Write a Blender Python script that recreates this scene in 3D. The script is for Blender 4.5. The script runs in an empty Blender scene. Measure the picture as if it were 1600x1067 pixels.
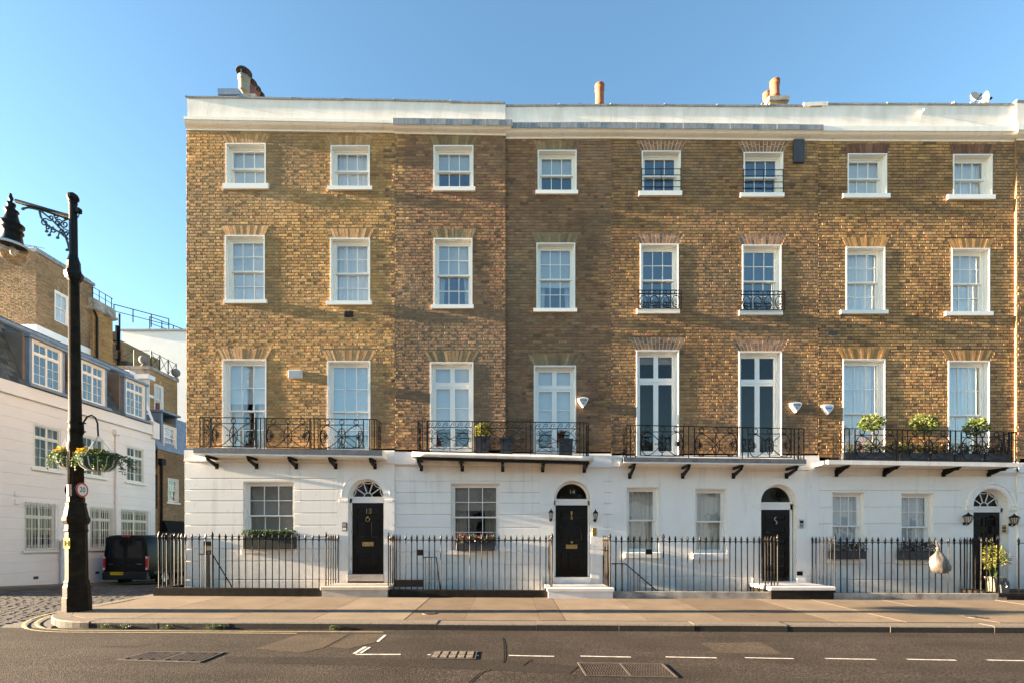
import bpy, math, random
from mathutils import Vector, Matrix, noise as mnoise
random.seed(7)
R = math.radians
SC = bpy.context.scene
COL = SC.collection

# ------------------------------------------------------------------ camera, sky, sun, exposure
F = 755.0            # focal length in photo pixels (1600 wide)
D = 12.58            # camera to facade plane (y = 0)
EYE = 1.43           # eye height above the pavement at the railings
HY = 840.0           # horizon row in the photo
cam = bpy.data.cameras.new('camera')
cam.sensor_width = 36.0
cam.lens = F * 36.0 / 1600.0
cam.shift_y = (HY - 533.5) / 1600.0
cam.clip_start = 0.05
cam.clip_end = 3000.0
camo = bpy.data.objects.new('camera', cam)
COL.objects.link(camo)
camo.location = (0.0, -D, EYE)
camo.rotation_euler = (R(90), 0, 0)
SC.camera = camo

SUN_EL, SUN_AZ = 10.0, 1.2      # low sun from the left, almost parallel to the facade (degrees into it)
world = bpy.data.worlds.new('World')
SC.world = world
world.use_nodes = True
wn = world.node_tree
wn.nodes.clear()
wo = wn.nodes.new('ShaderNodeOutputWorld')
bg = wn.nodes.new('ShaderNodeBackground')
sky = wn.nodes.new('ShaderNodeTexSky')
sky.sky_type = 'NISHITA'
sky.sun_disc = False
sky.sun_elevation = R(SUN_EL)
sky.sun_rotation = R(-90 - SUN_AZ)
sky.air_density = 1.0
sky.dust_density = 0.45
sky.ozone_density = 1.7
bg.inputs['Strength'].default_value = 0.05
stint = wn.nodes.new('ShaderNodeMix'); stint.data_type = 'RGBA'; stint.blend_type = 'MULTIPLY'
stint.inputs[0].default_value = 1.0; stint.inputs[7].default_value = (0.71, 0.855, 0.88, 1)   # clear, cyan-leaning evening sky
wn.links.new(sky.outputs[0], stint.inputs[6]); wn.links.new(stint.outputs[2], bg.inputs['Color'])
wn.links.new(bg.outputs[0], wo.inputs['Surface'])
sun = bpy.data.lights.new('sun', 'SUN')
sun.energy = 5.0
sun.angle = R(0.6)
sun.color = (1.0, 0.78, 0.53)
suno = bpy.data.objects.new('sun', sun)
COL.objects.link(suno)
sd = Vector((math.cos(R(SUN_AZ)) * math.cos(R(SUN_EL)), math.sin(R(SUN_AZ)) * math.cos(R(SUN_EL)), -math.sin(R(SUN_EL))))
suno.rotation_euler = sd.to_track_quat('-Z', 'Y').to_euler()
suno.location = (-30, -6, 20)
SC.view_settings.view_transform = 'Standard'
SC.view_settings.look = 'None'
SC.view_settings.exposure = 3.42
SC.view_settings.gamma = 1.0
SC.cycles.use_denoising = True
SC.cycles.max_bounces = 8
SC.cycles.transparent_max_bounces = 12

# ------------------------------------------------------------------ helpers
def scale_at(Y):
    return F / (Y + D)
def PX(px, Y=0.0):
    return (px - 800.0) / scale_at(Y)
def PZ(py, Y=0.0):
    return EYE + (HY - py) / scale_at(Y)

WP = {}
def wpos(o):
    return WP.get(o.name, Vector((0, 0, 0)))
def place(o, parent, world):
    world = Vector(world)
    COL.objects.link(o)
    if parent is not None:
        o.parent = parent
        o.location = world - wpos(parent)
    else:
        o.location = world
    WP[o.name] = world
    return o
def tag(o, label=None, cat=None, group=None, kind=None):
    if label: o['label'] = label
    if cat: o['category'] = cat
    if group: o['group'] = group
    if kind: o['kind'] = kind
    return o
def thing(name, loc, label, cat, group=None):
    o = bpy.data.objects.new(name, None)
    o.empty_display_size = 0.2
    place(o, None, loc)
    return tag(o, label, cat, group)
def pos_tag(o):
    return o

class MB:
    def __init__(s, T=None):
        s.v = []; s.f = []; s.mi = []; s.T = T; s.m = 0; s.sm = []; s.cur = False; s.cols = None
    def add(s, vs, fs):
        b = len(s.v)
        T = s.T
        if T: s.v.extend(T(*p) for p in vs)
        else: s.v.extend(tuple(p) for p in vs)
        for f in fs:
            s.f.append(tuple(i + b for i in f)); s.mi.append(s.m); s.sm.append(s.cur)
        return s
    def box(s, x0, x1, y0, y1, z0, z1):
        return s.add([(x0,y0,z0),(x1,y0,z0),(x1,y1,z0),(x0,y1,z0),(x0,y0,z1),(x1,y0,z1),(x1,y1,z1),(x0,y1,z1)],
              [(0,3,2,1),(4,5,6,7),(0,1,5,4),(1,2,6,5),(2,3,7,6),(3,0,4,7)])
    def hexa(s, p):
        return s.add(p, [(0,3,2,1),(4,5,6,7),(0,1,5,4),(1,2,6,5),(2,3,7,6),(3,0,4,7)])
    def quad(s, a, b, c, d):
        return s.add([a,b,c,d], [(0,1,2,3)])
    def bevbox(s, x0, x1, y0, y1, z0, z1, b=0.01):
        # box with chamfered vertical and horizontal edges
        vs = []
        for (z, ins) in ((z0, b), (z0 + b, 0), (z1 - b, 0), (z1, b)):
            i = ins
            vs += [(x0+i+b*(i==0)*0.6,y0+i,z),(x1-i-b*(i==0)*0.6,y0+i,z),(x1-i,y0+i+b*(i==0)*0.6,z),(x1-i,y1-i-b*(i==0)*0.6,z),
                   (x1-i-b*(i==0)*0.6,y1-i,z),(x0+i+b*(i==0)*0.6,y1-i,z),(x0+i,y1-i-b*(i==0)*0.6,z),(x0+i,y0+i+b*(i==0)*0.6,z)]
        fs = [tuple(reversed(range(8))), tuple(range(24, 32))]
        for k in range(3):
            for j in range(8):
                a = k*8+j; c = k*8+(j+1) % 8
                fs.append((a, c, c+8, a+8))
        return s.add(vs, fs)
    def tube(s, pts, r, n=5, close=False, caps=True):
        pts = [Vector(p) for p in pts]
        m = len(pts)
        if m < 2: return s
        rs = r if isinstance(r, (list, tuple)) else [r]*m
        vs = []; prev = None
        for i, p in enumerate(pts):
            if close: t = pts[(i+1) % m] - pts[i-1]
            else: t = pts[min(i+1, m-1)] - pts[max(i-1, 0)]
            if t.length < 1e-9: t = Vector((0,0,1))
            t.normalize()
            if prev is None:
                a = Vector((0,1,0)) if abs(t.y) < 0.9 else Vector((1,0,0))
            else: a = prev
            nrm = (a - t*a.dot(t))
            if nrm.length < 1e-6: nrm = Vector((1,0,0)) - t*t.x
            nrm.normalize(); prev = nrm
            bn = t.cross(nrm)
            for k in range(n):
                ang = 2*math.pi*(k+0.5)/n
                vs.append(p + (nrm*math.cos(ang) + bn*math.sin(ang))*rs[i])
        fs = []
        for i in range(m if close else m-1):
            for k in range(n):
                a = i*n+k; b = i*n+(k+1) % n
                c = ((i+1) % m)*n+(k+1) % n; d = ((i+1) % m)*n+k
                fs.append((a,b,c,d))
        if caps and not close:
            fs.append(tuple(reversed(range(n)))); fs.append(tuple(range((m-1)*n, m*n)))
        return s.add([tuple(v) for v in vs], fs)
    def lathe(s, prof, n=12, cx=0, cy=0, rot=0.0, lean=(0,0), cap=True):
        # prof: list of (radius, z)
        vs = []; m = len(prof)
        for r, z in prof:
            for k in range(n):
                a = 2*math.pi*(k+0.5)/n + rot
                vs.append((cx + lean[0]*z + r*math.cos(a), cy + lean[1]*z + r*math.sin(a), z))
        fs = []
        for i in range(m-1):
            for k in range(n):
                fs.append((i*n+k, i*n+(k+1) % n, (i+1)*n+(k+1) % n, (i+1)*n+k))
        if cap:
            fs.append(tuple(reversed(range(n)))); fs.append(tuple(range((m-1)*n, m*n)))
        return s.add(vs, fs)
    def sphere(s, c, r, n=10, m=6, sq=(1,1,1)):
        vs = [(c[0], c[1], c[2]-r*sq[2])]
        for i in range(1, m):
            ph = -math.pi/2 + math.pi*i/m
            for k in range(n):
                a = 2*math.pi*k/n
                vs.append((c[0]+r*sq[0]*math.cos(ph)*math.cos(a), c[1]+r*sq[1]*math.cos(ph)*math.sin(a), c[2]+r*sq[2]*math.sin(ph)))
        vs.append((c[0], c[1], c[2]+r*sq[2]))
        fs = []
        for k in range(n): fs.append((0, 1+(k+1) % n, 1+k))
        for i in range(m-2):
            for k in range(n):
                a = 1+i*n+k; b = 1+i*n+(k+1) % n
                fs.append((a, b, b+n, a+n))
        t = len(vs)-1
        for k in range(n): fs.append((1+(m-2)*n+k, 1+(m-2)*n+(k+1) % n, t))
        return s.add(vs, fs)
    def prism(s, poly, y0, y1):
        # poly in (x,z), extruded in y
        n = len(poly)
        vs = [(x, y0, z) for x, z in poly] + [(x, y1, z) for x, z in poly]
        fs = [tuple(range(n)), tuple(reversed(range(n, 2*n)))]
        for i in range(n):
            j = (i+1) % n
            fs.append((i, i+n, j+n, j))
        return s.add(vs, fs)
    def mesh(s, name, mats, off=(0,0,0)):
        me = bpy.data.meshes.new(name)
        ox, oy, oz = off
        me.from_pydata([(x-ox, y-oy, z-oz) for x, y, z in s.v], [], s.f)
        for m_ in (mats if isinstance(mats, (list, tuple)) else [mats]):
            me.materials.append(m_)
        me.polygons.foreach_set('material_index', s.mi)
        me.polygons.foreach_set('use_smooth', s.sm)
        if s.cols is not None:
            at = me.color_attributes.new('bcol', 'FLOAT_COLOR', 'POINT')
            at.data.foreach_set('color', s.cols)
        me.update()
        return me
    def build(s, name, mats, parent=None, origin=None):
        if origin is None:
            if s.v:
                xs = [p[0] for p in s.v]; ys = [p[1] for p in s.v]; zs = [p[2] for p in s.v]
                origin = ((min(xs)+max(xs))/2, (min(ys)+max(ys))/2, min(zs))
            else: origin = (0,0,0)
        o = bpy.data.objects.new(name, s.mesh(name, mats, origin))
        return place(o, parent, origin)

def copyobj(o, parent, world):
    c = o.copy()
    c.parent = None
    return place(c, parent, world)
def inst(name, me, parent, world, rot=None):
    o = bpy.data.objects.new(name, me)
    place(o, parent, world)
    if rot: o.rotation_euler = rot
    return o

# ------------------------------------------------------------------ materials
def new_mat(name):
    m = bpy.data.materials.new(name)
    m.use_nodes = True
    nt = m.node_tree
    nt.nodes.clear()
    out = nt.nodes.new('ShaderNodeOutputMaterial')
    b = nt.nodes.new('ShaderNodeBsdfPrincipled')
    nt.links.new(b.outputs[0], out.inputs['Surface'])
    return m, nt, b, out
def nd(nt, t, **kw):
    n = nt.nodes.new(t)
    for k, v in kw.items():
        if k in n.inputs: n.inputs[k].default_value = v
        else: setattr(n, k, v)
    return n
def pos_vec(nt, stretch=None):
    g = nt.nodes.new('ShaderNodeNewGeometry')
    if not stretch: return g.outputs['Position']
    m = nt.nodes.new('ShaderNodeMapping')
    m.inputs['Scale'].default_value = stretch
    nt.links.new(g.outputs['Position'], m.inputs['Vector'])
    return m.outputs[0]
def mixc(nt, a, b, fac, mode='MIX'):
    m = nt.nodes.new('ShaderNodeMix'); m.data_type = 'RGBA'; m.blend_type = mode
    for i, x in ((6, a), (7, b), (0, fac)):
        if hasattr(x, 'is_linked') or isinstance(x, bpy.types.NodeSocket): nt.links.new(x, m.inputs[i])
        elif i == 0: m.inputs[0].default_value = x
        else: m.inputs[i].default_value = (*x[:3], 1)
    return m.outputs[2]
def noise(nt, vec, scale, detail=4.0, rough=0.6):
    n = nt.nodes.new('ShaderNodeTexNoise')
    n.inputs['Scale'].default_value = scale; n.inputs['Detail'].default_value = detail; n.inputs['Roughness'].default_value = rough
    nt.links.new(vec, n.inputs['Vector'])
    return n.outputs['Fac']
def ramp(nt, fac, stops):
    r = nt.nodes.new('ShaderNodeValToRGB')
    el = r.color_ramp.elements
    while len(el) < len(stops): el.new(0.5)
    for e, (p, c) in zip(el, stops):
        e.position = p
        e.color = (*c, 1) if isinstance(c, (list, tuple)) else (c, c, c, 1)
    nt.links.new(fac, r.inputs[0])
    return r.outputs[0]
def bump(nt, b, fac, strength=0.3, dist=0.01):
    n = nt.nodes.new('ShaderNodeBump')
    n.inputs['Strength'].default_value = strength; n.inputs['Distance'].default_value = dist
    nt.links.new(fac, n.inputs['Height']); nt.links.new(n.outputs[0], b.inputs['Normal'])
def simple(name, col, rough=0.6, metal=0.0, var=0.12, vscale=3.0, bmp=0.0, bscale=60.0, col2=None, stretch=None, coat=0.0, spec=None):
    m, nt, b, out = new_mat(name)
    v = pos_vec(nt, stretch)
    n1 = noise(nt, v, vscale, 5)
    c2 = col2 or tuple(c*(1-var*2.2) for c in col)
    c1 = col if col2 else tuple(min(1, c*(1+var)) for c in col)
    nt.links.new(mixc(nt, c1, c2, ramp(nt, n1, [(0.3, 0.0), (0.72, 1.0)])), b.inputs['Base Color'])
    b.inputs['Roughness'].default_value = rough
    b.inputs['Metallic'].default_value = metal
    if coat: b.inputs['Coat Weight'].default_value = coat; b.inputs['Coat Roughness'].default_value = 0.06
    if spec is not None: b.inputs['Specular IOR Level'].default_value = spec
    if bmp: bump(nt, b, noise(nt, v, bscale, 4), bmp, 0.01)
    return m

M = {}
def stucco_mat():
    m, nt, b, out = new_mat('white_stucco')
    v = pos_vec(nt)
    c = mixc(nt, (0.905, 0.85, 0.775), (0.86, 0.80, 0.72), ramp(nt, noise(nt, v, 1.3, 5), [(0.35, 0.0), (0.7, 1.0)]))
    c = mixc(nt, c, ramp(nt, noise(nt, pos_vec(nt, (5, 5, 0.5)), 1.0, 5), [(0.30, 0.86), (0.45, 1.0)]), 1.0, 'MULTIPLY')
    c = mixc(nt, c, ramp(nt, noise(nt, v, 7, 5), [(0.27, 0.82), (0.36, 1.0)]), 1.0, 'MULTIPLY')
    sx = nt.nodes.new('ShaderNodeSeparateXYZ'); nt.links.new(v, sx.inputs[0])
    ad = nd(nt, 'ShaderNodeMath', operation='MULTIPLY_ADD'); ad.inputs[1].default_value = 1.1; ad.inputs[2].default_value = -0.62
    nt.links.new(noise(nt, v, 2.6, 5), ad.inputs[0])
    su = nd(nt, 'ShaderNodeMath', operation='SUBTRACT'); nt.links.new(sx.outputs[2], su.inputs[0]); nt.links.new(ad.outputs[0], su.inputs[1])
    c = mixc(nt, c, ramp(nt, su.outputs[0], [(0.12, 0.72), (0.55, 1.0)]), 1.0, 'MULTIPLY')     # splashed dirt along the foot of the wall
    nt.links.new(c, b.inputs['Base Color'])
    b.inputs['Roughness'].default_value = 0.5
    bump(nt, b, noise(nt, v, 20, 4), 0.16, 0.01)
    return m
M['stucco'] = stucco_mat()
M['stucco_old'] = simple('weathered_stucco', (0.86, 0.80, 0.735), 0.65, col2=(0.66, 0.60, 0.53), vscale=2.2, stretch=(1.6, 1, 0.5), bmp=0.2, bscale=14)
M['mewswhite'] = simple('cool_white_render', (0.84, 0.825, 0.815), 0.55, var=0.03, vscale=1.0, bmp=0.1, bscale=20)
M['white'] = simple('white_gloss_paint', (0.86, 0.82, 0.755), 0.32, var=0.02, vscale=4)
M['greenish'] = simple('pale_frame_paint', (0.74, 0.74, 0.68), 0.35, var=0.03)
M['iron'] = simple('black_iron', (0.010, 0.008, 0.007), 0.45, var=0.3, vscale=18, bmp=0.25, bscale=90, spec=0.18)
M['ironbrown'] = simple('dark_brown_iron', (0.040, 0.026, 0.015), 0.55, col2=(0.012, 0.009, 0.006), vscale=6, bmp=0.6, bscale=40, spec=0.05)
M['plinth'] = simple('black_painted_plinth', (0.012, 0.010, 0.009), 0.65, col2=(0.03, 0.025, 0.02), vscale=5, bmp=0.3, bscale=30, spec=0.1)
M['door'] = simple('black_door_gloss', (0.005, 0.0042, 0.004), 0.14, var=0.2, vscale=2, spec=0.3)
M['brass'] = simple('aged_brass', (0.55, 0.38, 0.16), 0.3, 1.0, var=0.15, vscale=12)
M['steel'] = simple('brushed_steel', (0.55, 0.54, 0.52), 0.3, 1.0, var=0.1, vscale=12)
M['lead'] = simple('grey_lead', (0.15, 0.165, 0.19), 0.55, col2=(0.31, 0.325, 0.34), vscale=7, stretch=(3, 1, 0.6), bmp=0.2, bscale=20)
M['leaddark'] = simple('dark_lead', (0.075, 0.078, 0.085), 0.6, col2=(0.16, 0.16, 0.165), vscale=6, bmp=0.2, bscale=20)
M['leadblue'] = simple('blue_grey_lead', (0.13, 0.19, 0.27), 0.5, col2=(0.22, 0.29, 0.38), vscale=3, bmp=0.15, bscale=12)
M['slate'] = None
M['stone'] = simple('york_stone_step', (0.50, 0.435, 0.36), 0.7, var=0.1, vscale=4, bmp=0.2, bscale=30)
M['stonewhite'] = simple('pale_marble_step', (0.68, 0.65, 0.62), 0.45, var=0.08, vscale=3)
M['coping'] = simple('worn_stone_coping', (0.46, 0.42, 0.36), 0.8, col2=(0.13, 0.115, 0.10), vscale=3, bmp=0.4, bscale=25)
M['terracotta'] = simple('terracotta', (0.27, 0.09, 0.042), 0.75, var=0.12, vscale=6, bmp=0.15)
M['buffpot'] = simple('buff_clay', (0.30, 0.26, 0.20), 0.75, var=0.12, vscale=5)
M['maroonpot'] = simple('maroon_clay', (0.20, 0.07, 0.06), 0.7, var=0.15, vscale=5)
M['darkmetal'] = simple('dark_cowl_metal', (0.035, 0.03, 0.032), 0.5, var=0.2)
M['planter'] = simple('dark_grey_planter', (0.05, 0.052, 0.058), 0.55, var=0.15, vscale=6)
M['planterblack'] = simple('dark_green_planter', (0.02, 0.027, 0.021), 0.6, var=0.2, vscale=6)
M['soil'] = simple('dark_soil', (0.03, 0.022, 0.016), 0.95)
M['interior'] = simple('room_interior', (0.20, 0.17, 0.14), 0.9, var=0.1, vscale=1)
M['blind'] = simple('white_blind', (0.62, 0.62, 0.60), 0.8, var=0.03)
M['curtain'] = simple('cream_curtain', (0.66, 0.61, 0.52), 0.9, var=0.05)
M['voile'] = simple('white_voile', (0.74, 0.73, 0.71), 0.9, var=0.03)
M['red_reflect'] = simple('red_reflector', (0.5, 0.01, 0.012), 0.3, var=0.05)
M['signwhite'] = simple('sign_white', (0.8, 0.79, 0.76), 0.4, var=0.02)
M['signred'] = simple('sign_red', (0.55, 0.012, 0.02), 0.4, var=0.03)
M['signyellow'] = simple('sign_yellow', (0.80, 0.55, 0.01), 0.4, var=0.03)
M['black'] = simple('flat_black', (0.006, 0.006, 0.006), 0.6, var=0.1, spec=0.1)
M['alarmwhite'] = simple('white_plastic', (0.80, 0.79, 0.77), 0.35, var=0.02)
M['alarmgrey'] = simple('pale_grey_plastic', (0.36, 0.38, 0.40), 0.4, var=0.03)
M['alarmblue'] = simple('pale_blue_plastic', (0.33, 0.42, 0.60), 0.4, var=0.03)
M['navy'] = simple('navy_print', (0.02, 0.04, 0.14), 0.4, var=0.02)
M['sack'] = simple('pale_plastic_sack', (0.12, 0.103, 0.086), 0.4, col2=(0.05, 0.044, 0.039), vscale=12, bmp=1.0, bscale=14)
M['scrollgreen'] = simple('verdigris_iron', (0.035, 0.07, 0.068), 0.5, var=0.3, vscale=14)
M['vanpaint'] = simple('black_van_paint', (0.004, 0.004, 0.0045), 0.3, var=0.1, spec=0.25)
M['vanplastic'] = simple('black_bumper_plastic', (0.013, 0.013, 0.013), 0.45, var=0.1)
M['tyre'] = simple('tyre_rubber', (0.013, 0.013, 0.013), 0.85, var=0.1)
M['vanglass'] = simple('dark_tinted_glass', (0.004, 0.004, 0.005), 0.05, var=0.0)
M['lens'] = simple('clear_lamp_lens', (0.75, 0.73, 0.7), 0.15, var=0.02)
M['paintw'] = simple('white_road_paint', (0.72, 0.68, 0.62), 0.6, col2=(0.28, 0.25, 0.22), vscale=16, bmp=0.2)
M['painty'] = simple('worn_yellow_line', (0.48, 0.39, 0.19), 0.6, col2=(0.16, 0.13, 0.10), vscale=14, bmp=0.2)
M['cover'] = simple('cast_iron_cover', (0.09, 0.07, 0.058), 0.5, var=0.3, vscale=14, bmp=0.3)
M['ground'] = simple('earth', (0.12, 0.10, 0.08), 0.95)
M['basketgreen'] = simple('green_basket', (0.01, 0.06, 0.04), 0.5, var=0.15)
M['dish'] = simple('grey_dish', (0.5, 0.5, 0.5), 0.4)
M['stoneball'] = simple('grey_stone', (0.22, 0.21, 0.19), 0.85, bmp=0.3)
M['globe'] = None

# glass panes: see-through with a mirror share (old window glass in daylight)
def glass(name, base=0.10, tint=(0.95, 0.97, 0.97), wav=0.035):
    m, nt, b, out = new_mat(name)
    nt.nodes.remove(b)
    tr = nd(nt, 'ShaderNodeBsdfTransparent'); tr.inputs[0].default_value = (*tint, 1)
    gl = nd(nt, 'ShaderNodeBsdfGlossy'); gl.inputs['Roughness'].default_value = 0.015
    lw = nt.nodes.new('ShaderNodeLayerWeight'); lw.inputs['Blend'].default_value = 0.5
    pw = nd(nt, 'ShaderNodeMath', operation='POWER'); pw.inputs[1].default_value = 5.0
    nt.links.new(lw.outputs['Facing'], pw.inputs[0])
    ma = nd(nt, 'ShaderNodeMath', operation='MULTIPLY_ADD', use_clamp=True); ma.inputs[1].default_value = 0.8; ma.inputs[2].default_value = base
    nt.links.new(pw.outputs[0], ma.inputs[0])
    mx = nt.nodes.new('ShaderNodeMixShader')
    nt.links.new(ma.outputs[0], mx.inputs[0]); nt.links.new(tr.outputs[0], mx.inputs[1]); nt.links.new(gl.outputs[0], mx.inputs[2])
    bp = nt.nodes.new('ShaderNodeBump'); bp.inputs['Strength'].default_value = wav; bp.inputs['Distance'].default_value = 0.05
    nt.links.new(noise(nt, pos_vec(nt), 4.0, 1), bp.inputs['Height'])
    nt.links.new(bp.outputs[0], gl.inputs['Normal'])
    nt.links.new(mx.outputs[0], out.inputs['Surface'])
    return m
M['glass'] = glass('window_glass', 0.12, (0.98, 0.985, 0.985))
M['glassmirror'] = glass('reflective_window_glass', 0.17)
M['glassdark'] = glass('dark_window_glass', 0.04, (0.78, 0.76, 0.73))
M['globe'] = glass('lamp_globe_glass', 0.06, (0.93, 0.86, 0.78), 0.1)

def brick_mat(name, use_attr):
    m, nt, b, out = new_mat(name)
    if use_attr:
        a = nd(nt, 'ShaderNodeAttribute', attribute_name='bcol'); c = a.outputs['Color']
    else:
        a = nt.nodes.new('ShaderNodeObjectInfo'); c = a.outputs['Color']
    v = pos_vec(nt)
    n1 = noise(nt, v, 38, 4)
    n2 = noise(nt, v, 9, 4)
    c = mixc(nt, c, ramp(nt, n1, [(0.25, 0.72), (0.75, 1.22)]), 1.0, 'MULTIPLY')
    c = mixc(nt, c, ramp(nt, n2, [(0.25, 0.78), (0.75, 1.2)]), 1.0, 'MULTIPLY')
    nt.links.new(c, b.inputs['Base Color'])
    b.inputs['Roughness'].default_value = 0.9
    b.inputs['Specular IOR Level'].default_value = 0.25
    bump(nt, b, noise(nt, v, 55, 5), 0.7, 0.012)
    return m
M['brick'] = brick_mat('stock_brick', True)
M['brick1'] = brick_mat('stock_brick_single', False)
def mortar(name, c, c2):
    return simple(name, c, 0.95, col2=c2, vscale=6, bmp=0.5, bscale=70)
M['mortar15'] = mortar('tan_mortar', (0.34, 0.25, 0.145), (0.24, 0.175, 0.10))
M['mortar14'] = mortar('brown_mortar', (0.30, 0.225, 0.145), (0.15, 0.11, 0.072))
M['mortar13'] = mortar('grey_brown_mortar', (0.24, 0.17, 0.10), (0.07, 0.05, 0.035))
M['mortar12'] = mortar('sooty_mortar', (0.085, 0.065, 0.045), (0.04, 0.031, 0.022))
M['palejoint'] = simple('pale_lime_joint', (0.55, 0.45, 0.33), 0.9, var=0.1, bmp=0.2)

def slate_mat():
    m, nt, b, out = new_mat('roof_slate')
    oi = nt.nodes.new('ShaderNodeObjectInfo')
    c = ramp(nt, oi.outputs['Random'], [(0.0, (0.028, 0.038, 0.042)), (0.5, (0.055, 0.068, 0.07)), (1.0, (0.09, 0.105, 0.10))])
    c = mixc(nt, c, ramp(nt, noise(nt, pos_vec(nt), 9, 5), [(0.3, 0.65), (0.7, 1.35)]), 1.0, 'MULTIPLY')
    nt.links.new(c, b.inputs['Base Color'])
    b.inputs['Roughness'].default_value = 0.55
    bump(nt, b, noise(nt, pos_vec(nt), 25, 4), 0.4, 0.01)
    return m
M['slate'] = slate_mat()

def leaf_mat(name, cols, rough=0.5):
    m, nt, b, out = new_mat(name)
    g = nt.nodes.new('ShaderNodeNewGeometry')
    k = len(cols)
    c = ramp(nt, g.outputs['Random Per Island'], [(i/max(1, k-1), c) for i, c in enumerate(cols)])
    nt.links.new(c, b.inputs['Base Color'])
    b.inputs['Roughness'].default_value = rough
    tl = nt.nodes.new('ShaderNodeBsdfTranslucent'); nt.links.new(c, tl.inputs[0])
    mx = nt.nodes.new('ShaderNodeMixShader'); mx.inputs[0].default_value = 0.3
    nt.links.new(b.outputs[0], mx.inputs[1]); nt.links.new(tl.outputs[0], mx.inputs[2])
    nt.links.new(mx.outputs[0], out.inputs['Surface'])
    return m
M['leaf'] = leaf_mat('green_leaves', [(0.03, 0.06, 0.015), (0.06, 0.10, 0.025), (0.10, 0.15, 0.035)])
M['leafdark'] = leaf_mat('dark_leaves', [(0.012, 0.024, 0.010), (0.03, 0.05, 0.016), (0.05, 0.075, 0.022)])
M['leafbay'] = leaf_mat('bay_leaves', [(0.04, 0.07, 0.012), (0.10, 0.135, 0.025), (0.17, 0.19, 0.05)])
M['leafyellow'] = leaf_mat('yellow_green_leaves', [(0.10, 0.11, 0.01), (0.22, 0.20, 0.02), (0.06, 0.08, 0.012)])
M['flowers'] = leaf_mat('pink_purple_flowers', [(0.24, 0.03, 0.07), (0.12, 0.02, 0.05), (0.35, 0.08, 0.10), (0.05, 0.06, 0.02)])
M['flowersyellow'] = leaf_mat('yellow_flowers', [(0.55, 0.34, 0.01), (0.45, 0.22, 0.01), (0.20, 0.20, 0.02)])
M['flowersorange'] = leaf_mat('rust_flowers', [(0.32, 0.12, 0.04), (0.40, 0.20, 0.06), (0.14, 0.10, 0.03), (0.05, 0.06, 0.02)])
M['flowerwhite'] = leaf_mat('white_flowers', [(0.75, 0.74, 0.72), (0.6, 0.58, 0.56)])

def asphalt_mat():
    m, nt, b, out = new_mat('asphalt')
    v = pos_vec(nt)
    big = noise(nt, v, 0.45, 4)
    fine = noise(nt, v, 42, 3, 0.85)
    vor = nt.nodes.new('ShaderNodeTexVoronoi'); vor.inputs['Scale'].default_value = 75
    nt.links.new(v, vor.inputs['Vector'])
    c = mixc(nt, (0.040, 0.033, 0.028), (0.064, 0.052, 0.043), ramp(nt, big, [(0.35, 0.0), (0.68, 1.0)]))
    c = mixc(nt, c, ramp(nt, fine, [(0.36, 0.30), (0.52, 0.95), (0.68, 2.3)]), 1.0, 'MULTIPLY')
    c = mixc(nt, c, ramp(nt, noise(nt, pos_vec(nt, (0.5, 2.5, 1)), 0.7, 4), [(0.35, 0.78), (0.7, 1.12)]), 1.0, 'MULTIPLY')
    nt.links.new(c, b.inputs['Base Color'])
    b.inputs['Roughness'].default_value = 0.9
    b.inputs['Specular IOR Level'].default_value = 0.08
    bump(nt, b, vor.outputs['Distance'], 0.55, 0.010)
    return m
M['asphalt'] = asphalt_mat()
def patch_mat(name, ca, cb):
    m, nt, b, out = new_mat(name)
    v = pos_vec(nt)
    c = mixc(nt, ca, cb, ramp(nt, noise(nt, v, 1.5, 4), [(0.3, 0.0), (0.7, 1.0)]))
    c = mixc(nt, c, ramp(nt, noise(nt, v, 45, 3, 0.85), [(0.36, 0.4), (0.52, 0.95), (0.68, 2.0)]), 1.0, 'MULTIPLY')
    nt.links.new(c, b.inputs['Base Color']); b.inputs['Roughness'].default_value = 0.9; b.inputs['Specular IOR Level'].default_value = 0.08
    bump(nt, b, noise(nt, v, 90, 3), 0.7, 0.01)
    return m
M['patch'] = patch_mat('asphalt_patch', (0.10, 0.077, 0.057), (0.07, 0.055, 0.043))  # paler, warmer asphalt colour with sunlight painted in
M['patchdark'] = patch_mat('dark_asphalt_patch', (0.030, 0.025, 0.021), (0.043, 0.036, 0.030))
def slab_mat():
    m, nt, b, out = new_mat('paving_stone')
    v = pos_vec(nt)
    oi = nt.nodes.new('ShaderNodeObjectInfo')
    c = ramp(nt, oi.outputs['Random'], [(0.0, (0.15, 0.113, 0.081)), (0.5, (0.175, 0.133, 0.095)), (1.0, (0.21, 0.164, 0.12))])
    c = mixc(nt, c, ramp(nt, noise(nt, v, 1.6, 5), [(0.3, 0.82), (0.7, 1.12)]), 1.0, 'MULTIPLY')
    c = mixc(nt, c, ramp(nt, noise(nt, v, 130, 2, 0.8), [(0.3, 0.75), (0.7, 1.25)]), 1.0, 'MULTIPLY')
    sp = ramp(nt, noise(nt, v, 5.5, 2), [(0.0, 1.0), (0.25, 0.95), (0.30, 1.0)])
    stain = ramp(nt, noise(nt, pos_vec(nt, (1, 1.6, 1)), 3.1, 3), [(0.27, 0.45), (0.33, 1.0)])
    c = mixc(nt, c, stain, 1.0, 'MULTIPLY')
    nt.links.new(c, b.inputs['Base Color'])
    b.inputs['Roughness'].default_value = 0.85
    b.inputs['Specular IOR Level'].default_value = 0.12
    bump(nt, b, noise(nt, v, 80, 4), 0.35, 0.008)
    return m
M['slab'] = slab_mat()
M['kerbface'] = simple('dirty_kerb_face', (0.030, 0.024, 0.019), 0.9, col2=(0.013, 0.010, 0.008), vscale=14, bmp=0.7, bscale=35)  # kerb front: dirt, with its shade also painted into the near-black colour
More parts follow.
